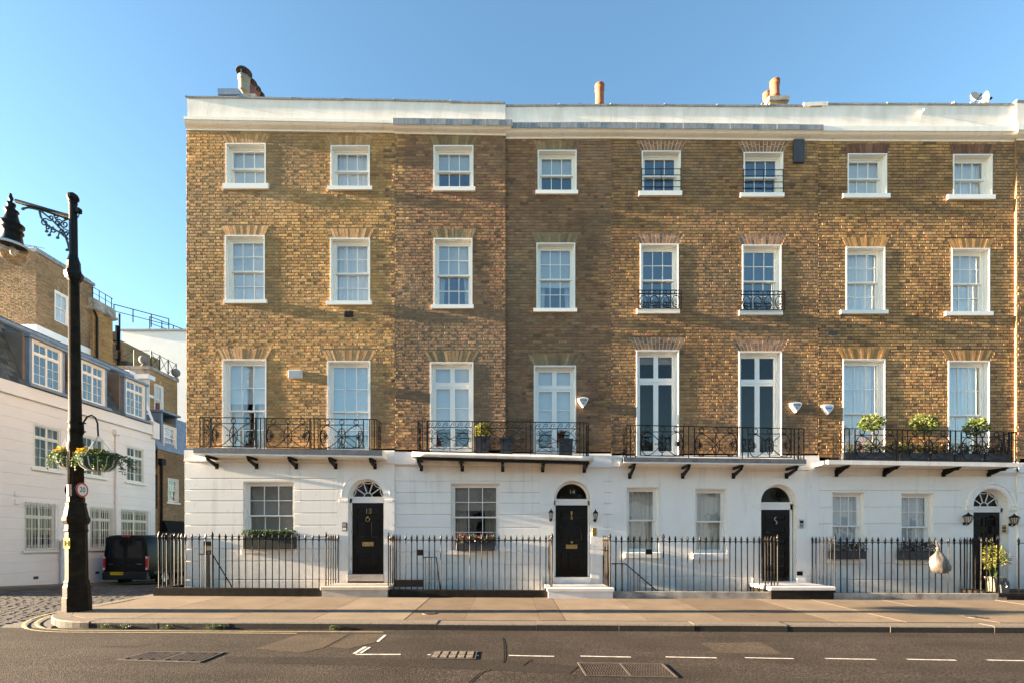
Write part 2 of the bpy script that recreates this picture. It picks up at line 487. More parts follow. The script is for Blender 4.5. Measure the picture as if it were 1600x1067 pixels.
M['kerb'] = simple('granite_kerb', (0.22, 0.185, 0.15), 0.8, col2=(0.11, 0.092, 0.075), vscale=26, bmp=0.6, bscale=45, spec=0.12)
def sett_mat():
    m, nt, b, out = new_mat('granite_sett')
    v = pos_vec(nt)
    g = nt.nodes.new('ShaderNodeNewGeometry')
    c = ramp(nt, g.outputs['Random Per Island'], [(0.0, (0.05, 0.047, 0.045)), (0.5, (0.085, 0.079, 0.074)), (1.0, (0.14, 0.127, 0.115))])
    c = mixc(nt, c, ramp(nt, noise(nt, v, 22, 4), [(0.3, 0.7), (0.7, 1.25)]), 1.0, 'MULTIPLY')
    nt.links.new(c, b.inputs['Base Color'])
    b.inputs['Roughness'].default_value = 0.8
    b.inputs['Specular IOR Level'].default_value = 0.1
    bump(nt, b, noise(nt, v, 40, 4), 0.4, 0.01)
    return m
M['sett'] = sett_mat()
M['settjoint'] = simple('sett_joint', (0.06, 0.052, 0.045), 0.95, bmp=0.4)

# ------------------------------------------------------------------ levels of the ground
def gz(x, y):                      # pavement in front of the houses
    return -0.005*x - 0.02*max(0.0, -0.9 - y)
KERB_Y = -4.13
def rz(x, y):                      # road
    return gz(x, KERB_Y) - 0.125 + 0.012*min(4.0, max(0.0, KERB_Y - y))
def mz(x, y):                      # cobbled mews
    if y > -1.0: return -0.035 - 0.055*(y + 1.0)
    t = min(1.0, (-1.0 - y)/3.1)
    return -0.035*(1-t) + (rz(x, KERB_Y) + 0.012)*t

# ------------------------------------------------------------------ the setting: ground, road, pavement, kerb
b = MB(); b.quad((-300,-300,-2.75), (300,-300,-2.75), (300,300,-2.75), (-300,300,-2.75))
tag(b.build('ground', M['ground']), kind='structure')

def sheet(x0, x1, y0, y1, fz, nx, ny, dz=0.0):
    b = MB(); vs = []; fs = []
    for j in range(ny+1):
        for i in range(nx+1):
            x = x0+(x1-x0)*i/nx; y = y0+(y1-y0)*j/ny
            vs.append((x, y, fz(x, y)+dz))
    for j in range(ny):
        for i in range(nx):
            a = j*(nx+1)+i
            fs.append((a, a+1, a+nx+2, a+nx+1))
    return b.add(vs, fs)
tag(sheet(-70, 70, -14.6, KERB_Y+0.05, rz, 70, 12).build('road', M['asphalt']), kind='structure')
tag(sheet(-16.4, -8.2, KERB_Y+0.05, 26, mz, 14, 40, -0.012).build('mews_road', M['settjoint']), kind='structure')

# pavement: slabs from the railings to the kerb, with a rounded corner into the mews
EDGE_X = -8.95
CR = 1.55
def kerb_line():
    """points of the kerb's front edge, from the mews round the corner and along the street"""
    pts = []
    y = 0.35
    while y > KERB_Y + CR: pts.append((EDGE_X, y)); y -= 0.9
    for k in range(0, 11):
        a = math.pi + (math.pi/2)*k/10
        pts.append((EDGE_X + CR + CR*math.cos(a), KERB_Y + CR + CR*math.sin(a)))
    return pts
KP = kerb_line()
def tri_fan(poly, zt, thick, mats, name, parent, dz=0.0):
    b = MB(); n = len(poly)
    vs = [(x, y, zt(x, y)+dz) for x, y in poly] + [(x, y, zt(x, y)-thick+dz) for x, y in poly]
    fs = [tuple(range(n))] + [(i, i+n, (i+1) % n+n, (i+1) % n) for i in range(n)]
    return b.add(vs, fs).build(name, mats, parent)
pave_base = MB()
pave_base.add([(x_, y_, gz(x_, y_)-0.0035) for x_, y_ in ((-7.4,-0.935),(60,-0.935),(60,-3.81),(-7.4,-3.81))], [(0,1,2,3)])
pav = tag(pave_base.build('pavement', M['settjoint']), kind='structure')
KW = 0.30
# corner slab
inner = [(EDGE_X+KW, 0.35)] + [(EDGE_X+KW, KERB_Y+CR)]
for k in range(1, 11):
    a = math.pi + (math.pi/2)*k/10
    inner.append((EDGE_X+CR+(CR-KW)*math.cos(a), KERB_Y+CR+(CR-KW)*math.sin(a)))
corner = inner + [(-6.9, KERB_Y+KW), (-6.9, -0.93), (-8.72, -0.93), (-8.72, 0.35)]
tri_fan(corner, gz, 0.2, M['slab'], 'paving_slab', pav)
x = -6.9
rr = random.Random(3)
cuts = [PX(p, -2.4) for p in (655, 735, 838, 872, 985, 1085, 1235, 1330, 1455, 1560)]
xs = [-6.9, -5.1, -3.6] + [c for c in cuts if c > -3.0] + [11.6, 13.4, 15.2, 18, 22, 30, 45, 60]
for i in range(len(xs)-1):
    xa, xb = xs[i]+0.007, xs[i+1]-0.007
    dzz = rr.uniform(-0.003, 0.003)
    skew = rr.uniform(-0.05, 0.05)
    tri_fan([(xa, KERB_Y+KW+0.006), (xb, KERB_Y+KW+0.006), (xb, -0.93), (xa, -0.93)], gz, 0.2, M['slab'], 'paving_slab', pav, dzz)
# kerb stones
kerb = MB(); kerb.add([(-7.4, KERB_Y+0.05, -0.33), (60, KERB_Y+0.05, -0.62), (60, KERB_Y+0.28, -0.62), (-7.4, KERB_Y+0.28, -0.33)], [(0,1,2,3)])
kerbo = tag(kerb.build('kerb', M['kerb']), kind='structure')
def kerbstone(front, back, low, dz):
    b = MB(); n = len(front); vs = []
    for (fx, fy), (bx_, by) in zip(front, back):
        ux, uy = bx_-fx, by-fy; L = math.hypot(ux, uy); ux /= L; uy /= L
        zt = gz(fx, fy)+dz
        vs += [(fx, fy, zt-low-0.12), (fx, fy, zt-0.025), (fx+ux*0.02, fy+uy*0.02, zt-0.004), (bx_, by, zt+0.002)]
    fs = []
    for i in range(n-1):
        for k in range(3):
            a = i*4+k; fs.append((a, a+1, a+5, a+4))
    fs.append((0, 1, 2, 3)); e = (n-1)*4; fs.append((e+3, e+2, e+1, e))
    b.add(vs, fs)
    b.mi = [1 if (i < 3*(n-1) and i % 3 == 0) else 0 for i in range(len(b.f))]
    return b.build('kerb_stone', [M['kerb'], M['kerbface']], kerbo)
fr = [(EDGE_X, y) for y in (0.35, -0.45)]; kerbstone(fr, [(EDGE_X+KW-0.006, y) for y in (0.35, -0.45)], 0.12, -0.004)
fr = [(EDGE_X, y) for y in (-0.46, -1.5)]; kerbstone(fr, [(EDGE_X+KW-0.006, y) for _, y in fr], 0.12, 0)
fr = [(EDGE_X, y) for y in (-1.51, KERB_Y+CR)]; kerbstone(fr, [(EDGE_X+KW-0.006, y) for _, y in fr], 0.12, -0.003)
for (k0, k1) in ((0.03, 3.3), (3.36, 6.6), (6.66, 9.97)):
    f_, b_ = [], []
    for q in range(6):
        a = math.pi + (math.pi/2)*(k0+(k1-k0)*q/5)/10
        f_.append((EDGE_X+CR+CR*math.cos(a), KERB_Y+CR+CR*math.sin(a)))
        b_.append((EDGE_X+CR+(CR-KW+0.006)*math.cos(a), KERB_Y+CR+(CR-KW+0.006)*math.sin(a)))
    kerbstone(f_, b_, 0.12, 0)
kx = EDGE_X+CR+0.008
joints = [PX(p, KERB_Y) for p in (358, 682, 838, 967, 1085, 1230, 1391, 1554)]
kj = [kx, -6.2] + joints + [joints[-1]+1.7*k for k in range(1, 14)]
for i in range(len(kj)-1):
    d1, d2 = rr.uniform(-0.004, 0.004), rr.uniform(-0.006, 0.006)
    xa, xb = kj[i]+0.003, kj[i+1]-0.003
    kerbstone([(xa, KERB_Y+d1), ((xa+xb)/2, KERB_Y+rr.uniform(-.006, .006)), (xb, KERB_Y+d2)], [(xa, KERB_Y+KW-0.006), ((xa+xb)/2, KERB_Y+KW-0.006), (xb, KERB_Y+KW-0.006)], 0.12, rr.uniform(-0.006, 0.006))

# granite setts of the mews: the largest in view as pieces, the rest joined
def sett_shape(b, cx, cy, cz, w, l, rg):
    h0 = 0.05; i = 0.018
    j = lambda: rg.uniform(-0.006, 0.006)
    zt = cz + rg.uniform(-0.006, 0.008)
    vs = [(cx-w/2, cy-l/2, cz-h0), (cx+w/2, cy-l/2, cz-h0), (cx+w/2, cy+l/2, cz-h0), (cx-w/2, cy+l/2, cz-h0),
          (cx-w/2, cy-l/2, zt-0.014), (cx+w/2, cy-l/2, zt-0.014), (cx+w/2, cy+l/2, zt-0.014), (cx-w/2, cy+l/2, zt-0.014),
          (cx-w/2+i+j(), cy-l/2+i+j(), zt), (cx+w/2-i+j(), cy-l/2+i+j(), zt+j()), (cx+w/2-i+j(), cy+l/2-i+j(), zt), (cx-w/2+i+j(), cy+l/2-i+j(), zt+j())]
    fs = [(8,9,10,11)]
    for a in range(4):
        c = (a+1) % 4
        fs += [(a, c, c+4, a+4), (a+4, c+4, c+8, a+8)]
    b.add(vs, fs)
rs = random.Random(11)
setts = MB(); cand = []
y = KERB_Y + 0.12
row = 0
mews = [o for o in COL.objects if o.name == 'mews_road'][0]
while y < 9.0:
    x = -16.35 + rs.uniform(0, 0.2)
    while x < EDGE_X - 0.1:
        w = rs.uniform(0.15, 0.25)
        ok = True
        if y < KERB_Y + CR and x + w > EDGE_X - 0.05: ok = False
        vis = (x+w/2) > -800/F*(y+D) - 0.6
        if ok and vis: cand.append((x+w/2, y, w-0.012))
        elif ok and y < 2: cand.append((x+w/2, y, w-0.012))
        x += w
    y += 0.125; row += 1
# fill the mouth between the straight edge and the corner curve
for k in range(26):
    yy = KERB_Y + 0.12 + k*0.125*0.5
cand.sort(key=lambda c: (c[1]+D) + (0 if c[0] > -800/F*(c[1]+D) else 100))
pool = []
for q in range(8):
    bb = MB(); sett_shape(bb, 0, 0, 0, 0.19, 0.113, rs); pool.append(bb.mesh('sett', M['sett']))
for i, (cx, cy, w) in enumerate(cand):
    if i < 300:
        o = inst('sett', pool[i % 8], mews, (cx, cy, mz(cx, cy)))
        o.scale = (w/0.19, 1, 1)
    else: sett_shape(setts, cx, cy, mz(cx, cy), w, 0.113, rs)
tag(setts.build('setts', M['sett'], mews), kind='stuff')

# ------------------------------------------------------------------ brick walls
def interp(a, b, t): return tuple(x+(y-x)*t for x, y in zip(a, b))
PAL = {
 'gold':  [((0.36,0.245,0.115),5),((0.33,0.235,0.12),5),((0.40,0.30,0.16),4),((0.27,0.185,0.095),4),((0.22,0.155,0.085),2),((0.31,0.18,0.095),1.5),((0.42,0.32,0.18),1.2),((0.10,0.075,0.05),0.25)],
 'brown': [((0.225,0.155,0.088),5),((0.26,0.185,0.10),4),((0.175,0.12,0.075),5),((0.20,0.135,0.085),4),((0.14,0.10,0.07),3),((0.31,0.23,0.13),2),((0.24,0.13,0.08),1.3),((0.07,0.055,0.045),1)],
 'mixed': [((0.26,0.19,0.10),5),((0.22,0.16,0.09),5),((0.30,0.22,0.11),4),((0.18,0.135,0.085),4),((0.34,0.25,0.12),2),((0.15,0.12,0.085),2.5),((0.25,0.14,0.085),0.8),((0.07,0.055,0.045),0.8)],
 'yellow':[((0.30,0.22,0.11),5),((0.34,0.25,0.12),4),((0.26,0.19,0.10),5),((0.38,0.29,0.16),2),((0.20,0.145,0.085),4),((0.28,0.17,0.10),1.4),((0.15,0.115,0.08),2),((0.07,0.05,0.04),0.7)],
 'ochre': [((0.40,0.28,0.12),5),((0.36,0.25,0.11),5),((0.44,0.32,0.15),3),((0.31,0.21,0.10),3)],
 'drab':  [((0.27,0.20,0.13),5),((0.22,0.165,0.11),5),((0.31,0.235,0.155),3),((0.18,0.13,0.09),3),((0.28,0.175,0.115),1)],
}
for _k, (_r, _g, _b) in dict(gold=(1.42, 1.14, 0.88), brown=(1.26, 0.99, 0.90), mixed=(1.34, 1.02, 0.85), yellow=(1.52, 1.16, 0.92), ochre=(1.10, 0.93, 0.82), drab=(1.2, 1.1, 0.95)).items():
    PAL[_k] = [((c[0]*_r, c[1]*_g, c[2]*_b), w) for c, w in PAL[_k]]
for _k in PAL:                      # keep the courses fairly even in tone
    _t = sum(w for _, w in PAL[_k]); _m = tuple(sum(c[i]*w for c, w in PAL[_k])/_t for i in range(3))
    PAL[_k] = [(tuple(m_+(c_-m_)*0.66 for c_, m_ in zip(c, _m)), w) for c, w in PAL[_k]]
def pick(pal, rg):
    t = sum(w for _, w in pal); q = rg.uniform(0, t)
    for c, w in pal:
        q -= w
        if q <= 0: return c
    return pal[-1][0]
def subtract(iv, cuts):
    res = [iv]
    for c0, c1 in cuts:
        nx = []
        for a, b_ in res:
            if c1 <= a or c0 >= b_: nx.append((a, b_)); continue
            if c0 > a: nx.append((a, c0))
            if c1 < b_: nx.append((c1, b_))
        res = nx
    return res
def brick_geom(b, cols, u0, u1, v0, v1, p, rg, col, rough=1.0):
    c = 0.006; j = lambda s: rg.uniform(-s, s)*rough
    t1, t2 = j(0.0013), j(0.0013)
    b.add([(u0,v0,-0.004),(u1,v0,-0.004),(u1,v1,-0.004),(u0,v1,-0.004),
           (u0+j(.002),v0+j(.002),p-0.005),(u1+j(.002),v0+j(.002),p-0.005),(u1+j(.002),v1+j(.002),p-0.005),(u0+j(.002),v1+j(.002),p-0.005),
           (u0+c+j(.003),v0+c*0.8,p+t1),(u1-c+j(.003),v0+c*0.8,p+t2),(u1-c+j(.003),v1-c*0.8,p+t2+j(.0015)),(u0+c+j(.003),v1-c*0.8,p+t1+j(.0015))],
          [(8,9,10,11),(0,1,5,4),(1,2,6,5),(2,3,7,6),(3,0,4,7),(4,5,9,8),(5,6,10,9),(6,7,11,10),(7,4,8,11)])
    cols.extend((col[0], col[1], col[2], 1.0)*12)
SINGLE_MESH = {}
def single_mesh(kind, k, T_id, T0):
    key = (kind, k, T_id)
    if key not in SINGLE_MESH:
        L = 0.216 if kind == 's' else 0.103
        rg = random.Random(hash((kind == 's', k)) & 0xffff)
        bb = MB(T0); cols = []
        brick_geom(bb, cols, -L/2, L/2, -0.034, 0.034, 0.009, rg, (1,1,1))
        SINGLE_MESH[key] = bb.mesh('brick', M['brick1'])
    return SINGLE_MESH[key]
def grid_rects(x0, x1, z0, z1, ops):
    xs = sorted({x0, x1, *[min(max(o[0], x0), x1) for o in ops], *[min(max(o[1], x0), x1) for o in ops]})
    out = []
    for i in range(len(xs)-1):
        a, b_ = xs[i], xs[i+1]
        if b_-a < 1e-6: continue
        m = (a+b_)/2
        cuts = [(o[2], o[3]) for o in ops if o[0] < m < o[1]]
        for c0, c1 in subtract((z0, z1), cuts): out.append((a, b_, c0, c1))
    return out
def brick_wall(parent, T, T0, T_id, u0, u1, v0, v1, ops, arches, pal, mort, n_single, seed, gain=1.0, soot=None, prot=(0.008, 0.0115), rough=1.0, phase=0.0, st_amt=0.18, nb=(None, None)):
    """ops: (u0,u1,v0,v1) openings; arches: (u0,u1,v0,v1,skew). T maps (u,v,w) to the world."""
    rg = random.Random(seed)
    mb = MB(T)
    for a, c, e, g in grid_rects(u0, u1, v0, v1, ops):
        mb.quad((a,e,0), (c,e,0), (c,g,0), (a,g,0))
    mb.build('mortar_bed', mort, parent)
    H = 0.0785
    bb = MB(T); cols = []; singles = 0
    n = int((v1-v0)/H)+1
    pal_ = PAL[pal]
    for r in range(n):
        z0 = v0 + r*H; z1 = min(z0+0.0685, v1)
        if z1-z0 < 0.02: continue
        zm = (z0+z1)/2
        cuts = [(o[0]-0.001, o[1]+0.001) for o in ops if o[2] < zm < o[3]]
        for (a0, a1, b0, b1, sk) in arches:
            if b0 < zm < b1:
                t = (zm-b0)/(b1-b0); cuts.append((a0-sk*t-0.004, a1+sk*t+0.004))
        u = u0 - 0.3 + (0.169 if r % 2 else 0.0) + phase
        k = 0
        while u < u1:
            L = 0.216 if k % 2 == 0 else 0.103
            L2 = L + rg.uniform(-0.006, 0.006)
            segs = subtract((max(u, u0), min(u+L2, u1)), cuts) if u+L2 > u0 and u < u1 else []
            for s0, s1 in segs:
                if s1-s0 < 0.025: continue
                um = (s0+s1)/2
                pp = pal_
                if nb[0] and rg.random() < 0.5*(1-(um-u0)/0.45): pp = PAL[nb[0]]
                if nb[1] and rg.random() < 0.5*(1-(u1-um)/0.45): pp = PAL[nb[1]]
                c = pick(pp, rg)
                q = 1.0 + 0.30*mnoise.noise((um*0.55+seed, zm*0.75, seed*1.7)) + 0.16*mnoise.noise((um*1.9, zm*2.3+seed, 3.3)) + rg.uniform(-0.10, 0.10)
                if soot: q *= soot(um, zm)
                q *= gain
                tt = min(0.75, max(0.0, st_amt + 0.75*mnoise.noise((um*0.33+seed*3.1, zm*0.42, 7.7)) + 0.25*mnoise.noise((um*1.3, zm*1.6+seed, 2.2))))
                c = tuple(x_+(y_-x_)*tt for x_, y_ in zip(c, (0.215, 0.15, 0.095)))
                c = tuple(max(0.01, x_*q) for x_ in c)
                full = (s1-s0) > L-0.012
                if full and singles < n_single:
                    o = inst('brick', single_mesh('s' if k % 2 == 0 else 'h', rg.randrange(8), T_id, T0), parent, T(um, zm, rg.uniform(-0.0012, 0.0012)))
                    o.color = (*c, 1); singles += 1
                else:
                    brick_geom(bb, cols, s0, s1, z0+rg.uniform(0, .002), z1-rg.uniform(0, .002), rg.uniform(*prot), rg, c, rough)
            u += L + 0.010; k += 1
    bb.cols = cols
    o = bb.build('brickwork', M['brick'], parent)
    tag(o, kind='stuff')
def voussoirs(parent, T, u0, u1, v0, h, skew, cols, joint, rg, w=0.078, two=False):
    mb = MB(T)
    mb.add([(u0-0.01,v0,0.004),(u1+0.01,v0,0.004),(u1+skew,v0+h,0.004),(u0-skew,v0+h,0.004)], [(0,1,2,3)])
    mb.build('arch_joint', joint, parent)
    n = max(5, int(round((u1-u0)/w))); g = 0.010 if two else 0.006
    for i in range(n):
        ta, tb = i/n, (i+1)/n
        rows = [(0, 1)]
        if two: rows = [(0, 0.5), (0.5, 1)] if i % 2 else [(0, 0.68), (0.68, 1)]
        for r0, r1 in rows:
            def ed(t, r): return (u0-skew*r) + (u1-u0+2*skew*r)*t
            zz0, zz1 = v0+h*r0+(0.007 if r0 else 0), v0+h*r1-(0.007 if r1 < 1 else 0)
            p = rg.uniform(0.005, 0.008) if two else rg.uniform(0.008, 0.014)
            b = MB(T); c = []
            pts = [(ed(ta,r0)+g, zz0), (ed(tb,r0)-g, zz0), (ed(tb,r1)-g, zz1), (ed(ta,r1)+g, zz1)]
            b.add([(x_, z_, 0.0) for x_, z_ in pts] + [(x_, z_, p) for x_, z_ in pts], [(4,5,6,7),(0,1,5,4),(1,2,6,5),(2,3,7,6),(3,0,4,7)])
            o = b.build('voussoir', M['brick1'], parent)
            cc = rg.choice(cols); q = rg.uniform(0.8, 1.2)
            o.color = (cc[0]*q, cc[1]*q, cc[2]*q, 1)

def planeT(Y0):
    return lambda u, v, w: (u, Y0 - w, v)
T0F = lambda u, v, w: (u, -w, v)
def sideT(X0):                     # wall facing +x, u runs along +y
    return lambda u, v, w: (X0 + w, u, v)
T0S = lambda u, v, w: (w, u, v)

# ------------------------------------------------------------------ windows
PANES = {}
def lmesh(T0, w, h, t, mat, name, key):
    k = (key, round(w, 3), round(h, 3), name, mat.name)
    if k not in PANES:
        b = MB(T0); b.box(-w/2, w/2, -h/2, h/2, -t/2, t/2)
        PANES[k] = b.mesh(name, mat)
    return PANES[k]
def cbox(b, u0, u1, v0, v1, w0, w1): b.box(u0, u1, v0, v1, w0, w1)
class Plane:
    def __init__(s, T, T0, key): s.T, s.T0, s.key = T, T0, key
def sash(win, pl, u0, u1, v0, v1, w, nx, ny, mat, st=0.045, top=0.045, bot=0.06, bar=0.018, gl='glass', rg=random, name='sash'):
    b = MB(pl.T); t = 0.02
    cbox(b, u0, u0+st, v0, v1, w-t, w+t); cbox(b, u1-st, u1, v0, v1, w-t, w+t)
    cbox(b, u0+st, u1-st, v1-top, v1, w-t, w+t); cbox(b, u0+st, u1-st, v0, v0+bot, w-t, w+t)
    a0, a1, b0, b1 = u0+st, u1-st, v0+bot, v1-top
    pw = (a1-a0-bar*(nx-1))/nx; ph = (b1-b0-bar*(ny-1))/ny
    for i in range(1, nx):
        x_ = a0+i*pw+(i-1)*bar; cbox(b, x_, x_+bar, b0, b1, w-0.012, w+0.014)
    for j in range(1, ny):
        z_ = b0+j*ph+(j-1)*bar
        for i in range(nx):
            x_ = a0+i*(pw+bar); cbox(b, x_, x_+pw, z_, z_+bar, w-0.012, w+0.014)
    b.build(name, mat, win)
    me = lmesh(pl.T0, pw+0.006, ph+0.006, 0.004, M[gl], 'pane', pl.key)
    for i in range(nx):
        for j in range(ny):
            c = pl.T(a0+i*(pw+bar)+pw/2, b0+j*(ph+bar)+ph/2, w)
            inst('pane', me, win, c, (R(rg.uniform(-.35, .35)), 0, R(rg.uniform(-.35, .35))))
def drape(win, pl, u0, u1, v0, v1, w, mat, name='curtain', folds=7, amp=0.03, gather=None, rg=random):
    b = MB(pl.T); b.cur = True
    n = max(10, folds*6); m = 6; vs = []; fs = []
    ph = rg.uniform(0, 6)
    for j in range(m+1):
        tz = j/m; z_ = v0+(v1-v0)*tz
        for i in range(n+1):
            t = i/n
            uu = u0+(u1-u0)*t
            if gather == 'l': uu = u0+(u1-u0)*t*(0.62+0.38*tz**1.5)
            if gather == 'r': uu = u1-(u1-u0)*(1-t)*(0.62+0.38*tz**1.5)
            vs.append((uu, z_, w+amp*math.sin(ph+t*folds*6.283+0.6*math.sin(tz*3+t*9))*(0.6+0.4*math.sin(t*5+ph))))
    for j in range(m):
        for i in range(n):
            a = j*(n+1)+i; fs.append((a, a+1, a+n+2, a+n+1))
    b.add(vs, fs).build(name, mat, win)
def treat(win, pl, kind, u0, u1, v0, v1, w, rg):
    H = v1-v0
    if kind.startswith('blind'):
        fr_ = float(kind[5:] or 1.0)
        b = MB(pl.T); z0 = v1-H*fr_
        n = max(2, int(H*fr_/0.28)); vs = []; fs = []
        for i in range(n+1):
            zz = v1-(v1-z0)*i/n
            vs += [(u0, zz, w+0.012*(i % 2)), (u1, zz, w+0.012*(i % 2))]
            if i: fs.append((2*i-2, 2*i-1, 2*i+1, 2*i))
        b.add(vs, fs)
        cbox(b, u0, u1, z0-0.02, z0, w-0.008, w+0.016)
        b.build('blind', M['blind'], win)
    if kind in ('voile',): drape(win, pl, u0, u1, v0, v1, w-0.03, M['voile'], 'curtain', 9, 0.022, None, rg)
    if kind in ('full',): drape(win, pl, u0, u1, v0, v1, w-0.05, M['curtain'], 'curtain', 7, 0.035, None, rg)
    if kind in ('drapes', 'blinddrapes', 'tied'):
        f_ = 0.30
        g = (('l', 'r') if kind != 'drapes' else (None, None))
        drape(win, pl, u0, u0+(u1-u0)*f_, v0, v1, w-0.09, M['curtain'] if kind == 'drapes' else M['voile'], 'curtain', 4, 0.03, g[0], rg)
        drape(win, pl, u1-(u1-u0)*f_, u1, v0, v1, w-0.09, M['curtain'] if kind == 'drapes' else M['voile'], 'curtain', 4, 0.03, g[1], rg)
def room(win, pl, u0, u1, v0, v1, w, depth=1.6):
    b = MB(pl.T); a0, a1, b0, b1 = u0-0.25, u1+0.25, v0-0.3, v1+0.15
    z = w-depth
    b.quad((a0,b0,z), (a1,b0,z), (a1,b1,z), (a0,b1,z))
    b.quad((a0,b0,w), (a0,b1,w), (a0,b1,z), (a0,b0,z)); b.quad((a1,b0,w), (a1,b1,w), (a1,b1,z), (a1,b0,z))
    b.quad((a0,b0,w), (a1,b0,w), (a1,b0,z), (a0,b0,z)); b.quad((a0,b1,w), (a1,b1,w), (a1,b1,z), (a0,b1,z))
    # return from the frame to the room
    for q in (((u0,v0),(u0,v1),(a0,b1),(a0,b0)), ((u1,v0),(u1,v1),(a1,b1),(a1,b0)), ((u0,v0),(u1,v0),(a1,b0),(a0,b0)), ((u0,v1),(u1,v1),(a1,b1),(a0,b1))):
        b.quad(*[(x_, z_, w+0.001*i) for i, (x_, z_) in enumerate(q)])
    b.build('room', M['interior'], win)
def window(parent, pl, u0, u1, v0, v1, style='sash', up=(3, 1), lo=(3, 1), split=0.5, kind='blind', sill=None, mat='white', gl='glass', rg=random, depth=0.17, lin=0.028, proud=0.020, label=None, sillh=0.11):
    """sash window set back in a lined opening; v0 is the sill top"""
    mt = M[mat]
    b = MB(pl.T)
    d = depth
    cbox(b, u0, u0+lin, v0, v1, -d-0.06, proud); cbox(b, u1-lin, u1, v0, v1, -d-0.06, proud)
    cbox(b, u0+lin, u1-lin, v1-lin, v1, -d-0.06, proud)
    a0, a1, b0, b1 = u0+lin, u1-lin, v0, v1-lin
    fw = 0.045
    cbox(b, a0, a0+fw, b0, b1, -d-0.06, -d+0.05); cbox(b, a1-fw, a1, b0, b1, -d-0.06, -d+0.05); cbox(b, a0+fw, a1-fw, b1-fw, b1, -d-0.06, -d+0.05)
    cbox(b, a0+fw, a1-fw, b0, b0+0.03, -d-0.06, -d+0.06)
    win = b.build('window', mt, parent)
    if label: win['label'] = label
    c0, c1, e0, e1 = a0+fw, a1-fw, b0+0.03, b1-fw
    if sill:
        s0, s1, sh, sp = sill
        sb = MB(pl.T)
        sb.add([(s0,v0-sh,-0.03),(s1,v0-sh,-0.03),(s1,v0-sh,sp),(s0,v0-sh,sp),(s0,v0-0.002,-0.03),(s1,v0-0.002,-0.03),(s1,v0-0.016,sp),(s0,v0-0.016,sp)],
               [(0,3,2,1),(4,5,6,7),(0,1,5,4),(1,2,6,5),(2,3,7,6),(3,0,4,7)])
        sb.box(u0, u1, v0-0.03, v0-0.001, -d-0.06, -0.031)
        sb.build('sill', M['white'], win)
    if style == 'sash':
        zm = e0+(e1-e0)*(1-split)
        sash(win, pl, c0, c1, zm-0.02, e1, -d+0.01, up[0], up[1], mt, bot=0.04, rg=rg, gl=gl)
        sash(win, pl, c0, c1, e0, zm+0.02, -d-0.035, lo[0], lo[1], mt, top=0.04, rg=rg, gl=gl)
    elif style == 'french':
        zt = e1-(e1-e0)*split
        um = (c0+c1)/2
        tb = MB(pl.T); cbox(tb, c0, c1, zt-0.03, zt+0.03, -d-0.05, -d+0.035); tb.build('transom', mt, win)
        for s0, s1 in ((c0, um), (um, c1)):
            sash(win, pl, s0, s1, zt+0.031, e1, -d, 1, up[1], mt, st=0.06, top=0.05, bot=0.05, rg=rg, gl=gl)
            sash(win, pl, s0, s1, e0, zt-0.031, -d, 1, lo[1], mt, st=0.065, top=0.06, bot=0.11, bar=0.02, rg=rg, gl=gl)
    elif style == 'casement':
        zt = e1-(e1-e0)*split
        um = (c0+c1)/2
        tb = MB(pl.T); cbox(tb, c0, c1, zt-0.022, zt+0.022, -d-0.03, -d+0.03); tb.build('transom', mt, win)
        for s0, s1 in ((c0, um), (um, c1)):
            sash(win, pl, s0, s1, zt+0.023, e1, -d, 2, 1, mt, st=0.035, top=0.035, bot=0.035, bar=0.016, rg=rg, gl=gl)
            sash(win, pl, s0, s1, e0, zt-0.023, -d, 2, 3, mt, st=0.035, top=0.035, bot=0.04, bar=0.016, rg=rg, gl=gl)
    for k in kind.split('+'):
        treat(win, pl, k, c0-0.02, c1+0.02, e0-0.02, e1+0.02, -d-0.066, rg)
    room(win, pl, a0, a1, v0-0.01, v1-0.005, -d-0.0605)
    return win

# ------------------------------------------------------------------ foliage and iron helpers
def leaves(b, c, rad, n, size, rg, fill=0.6, aspect=0.5, zmin=None):
    for _ in range(n):
        while True:
            p = Vector((rg.uniform(-1,1), rg.uniform(-1,1), rg.uniform(-1,1)))
            l = p.length
            if 1e-3 < l < 1 and rg.random() < (l**1.5)*(1-fill)+fill*0.6: break
        q = Vector((c[0]+p.x*rad[0], c[1]+p.y*rad[1], c[2]+p.z*rad[2]))
        if zmin is not None and q.z < zmin: q.z = zmin + rg.uniform(0, 0.02)
        d = (p.normalized() + Vector((rg.uniform(-1,1), rg.uniform(-1,1), rg.uniform(-1,1)))*0.8).normalized()
        s = d.cross(Vector((rg.uniform(-1,1), rg.uniform(-1,1), rg.uniform(-1,1)))).normalized()
        L = size*rg.uniform(0.6, 1.3); w = L*aspect
        nrm = d.cross(s)
        b.add([tuple(q-d*L*0.5), tuple(q+s*w*0.5+nrm*L*0.06), tuple(q+d*L*0.5), tuple(q-s*w*0.5+nrm*L*0.06)], [(0,1,2,3)])
def arc(cx, cz, r, a0, a1, n=10, rz_=None):
    rz_ = rz_ or r
    return [(cx+r*math.cos(R(a0+(a1-a0)*i/n)), cz+rz_*math.sin(R(a0+(a1-a0)*i/n))) for i in range(n+1)]
def spiral(cx, cz, r, a0, turns, n=16, sgn=1):
    return [(cx+r*(1-0.82*i/n)*math.cos(R(a0)+sgn*turns*6.283*i/n), cz+r*(1-0.82*i/n)*math.sin(R(a0)+sgn*turns*6.283*i/n)) for i in range(n+1)]
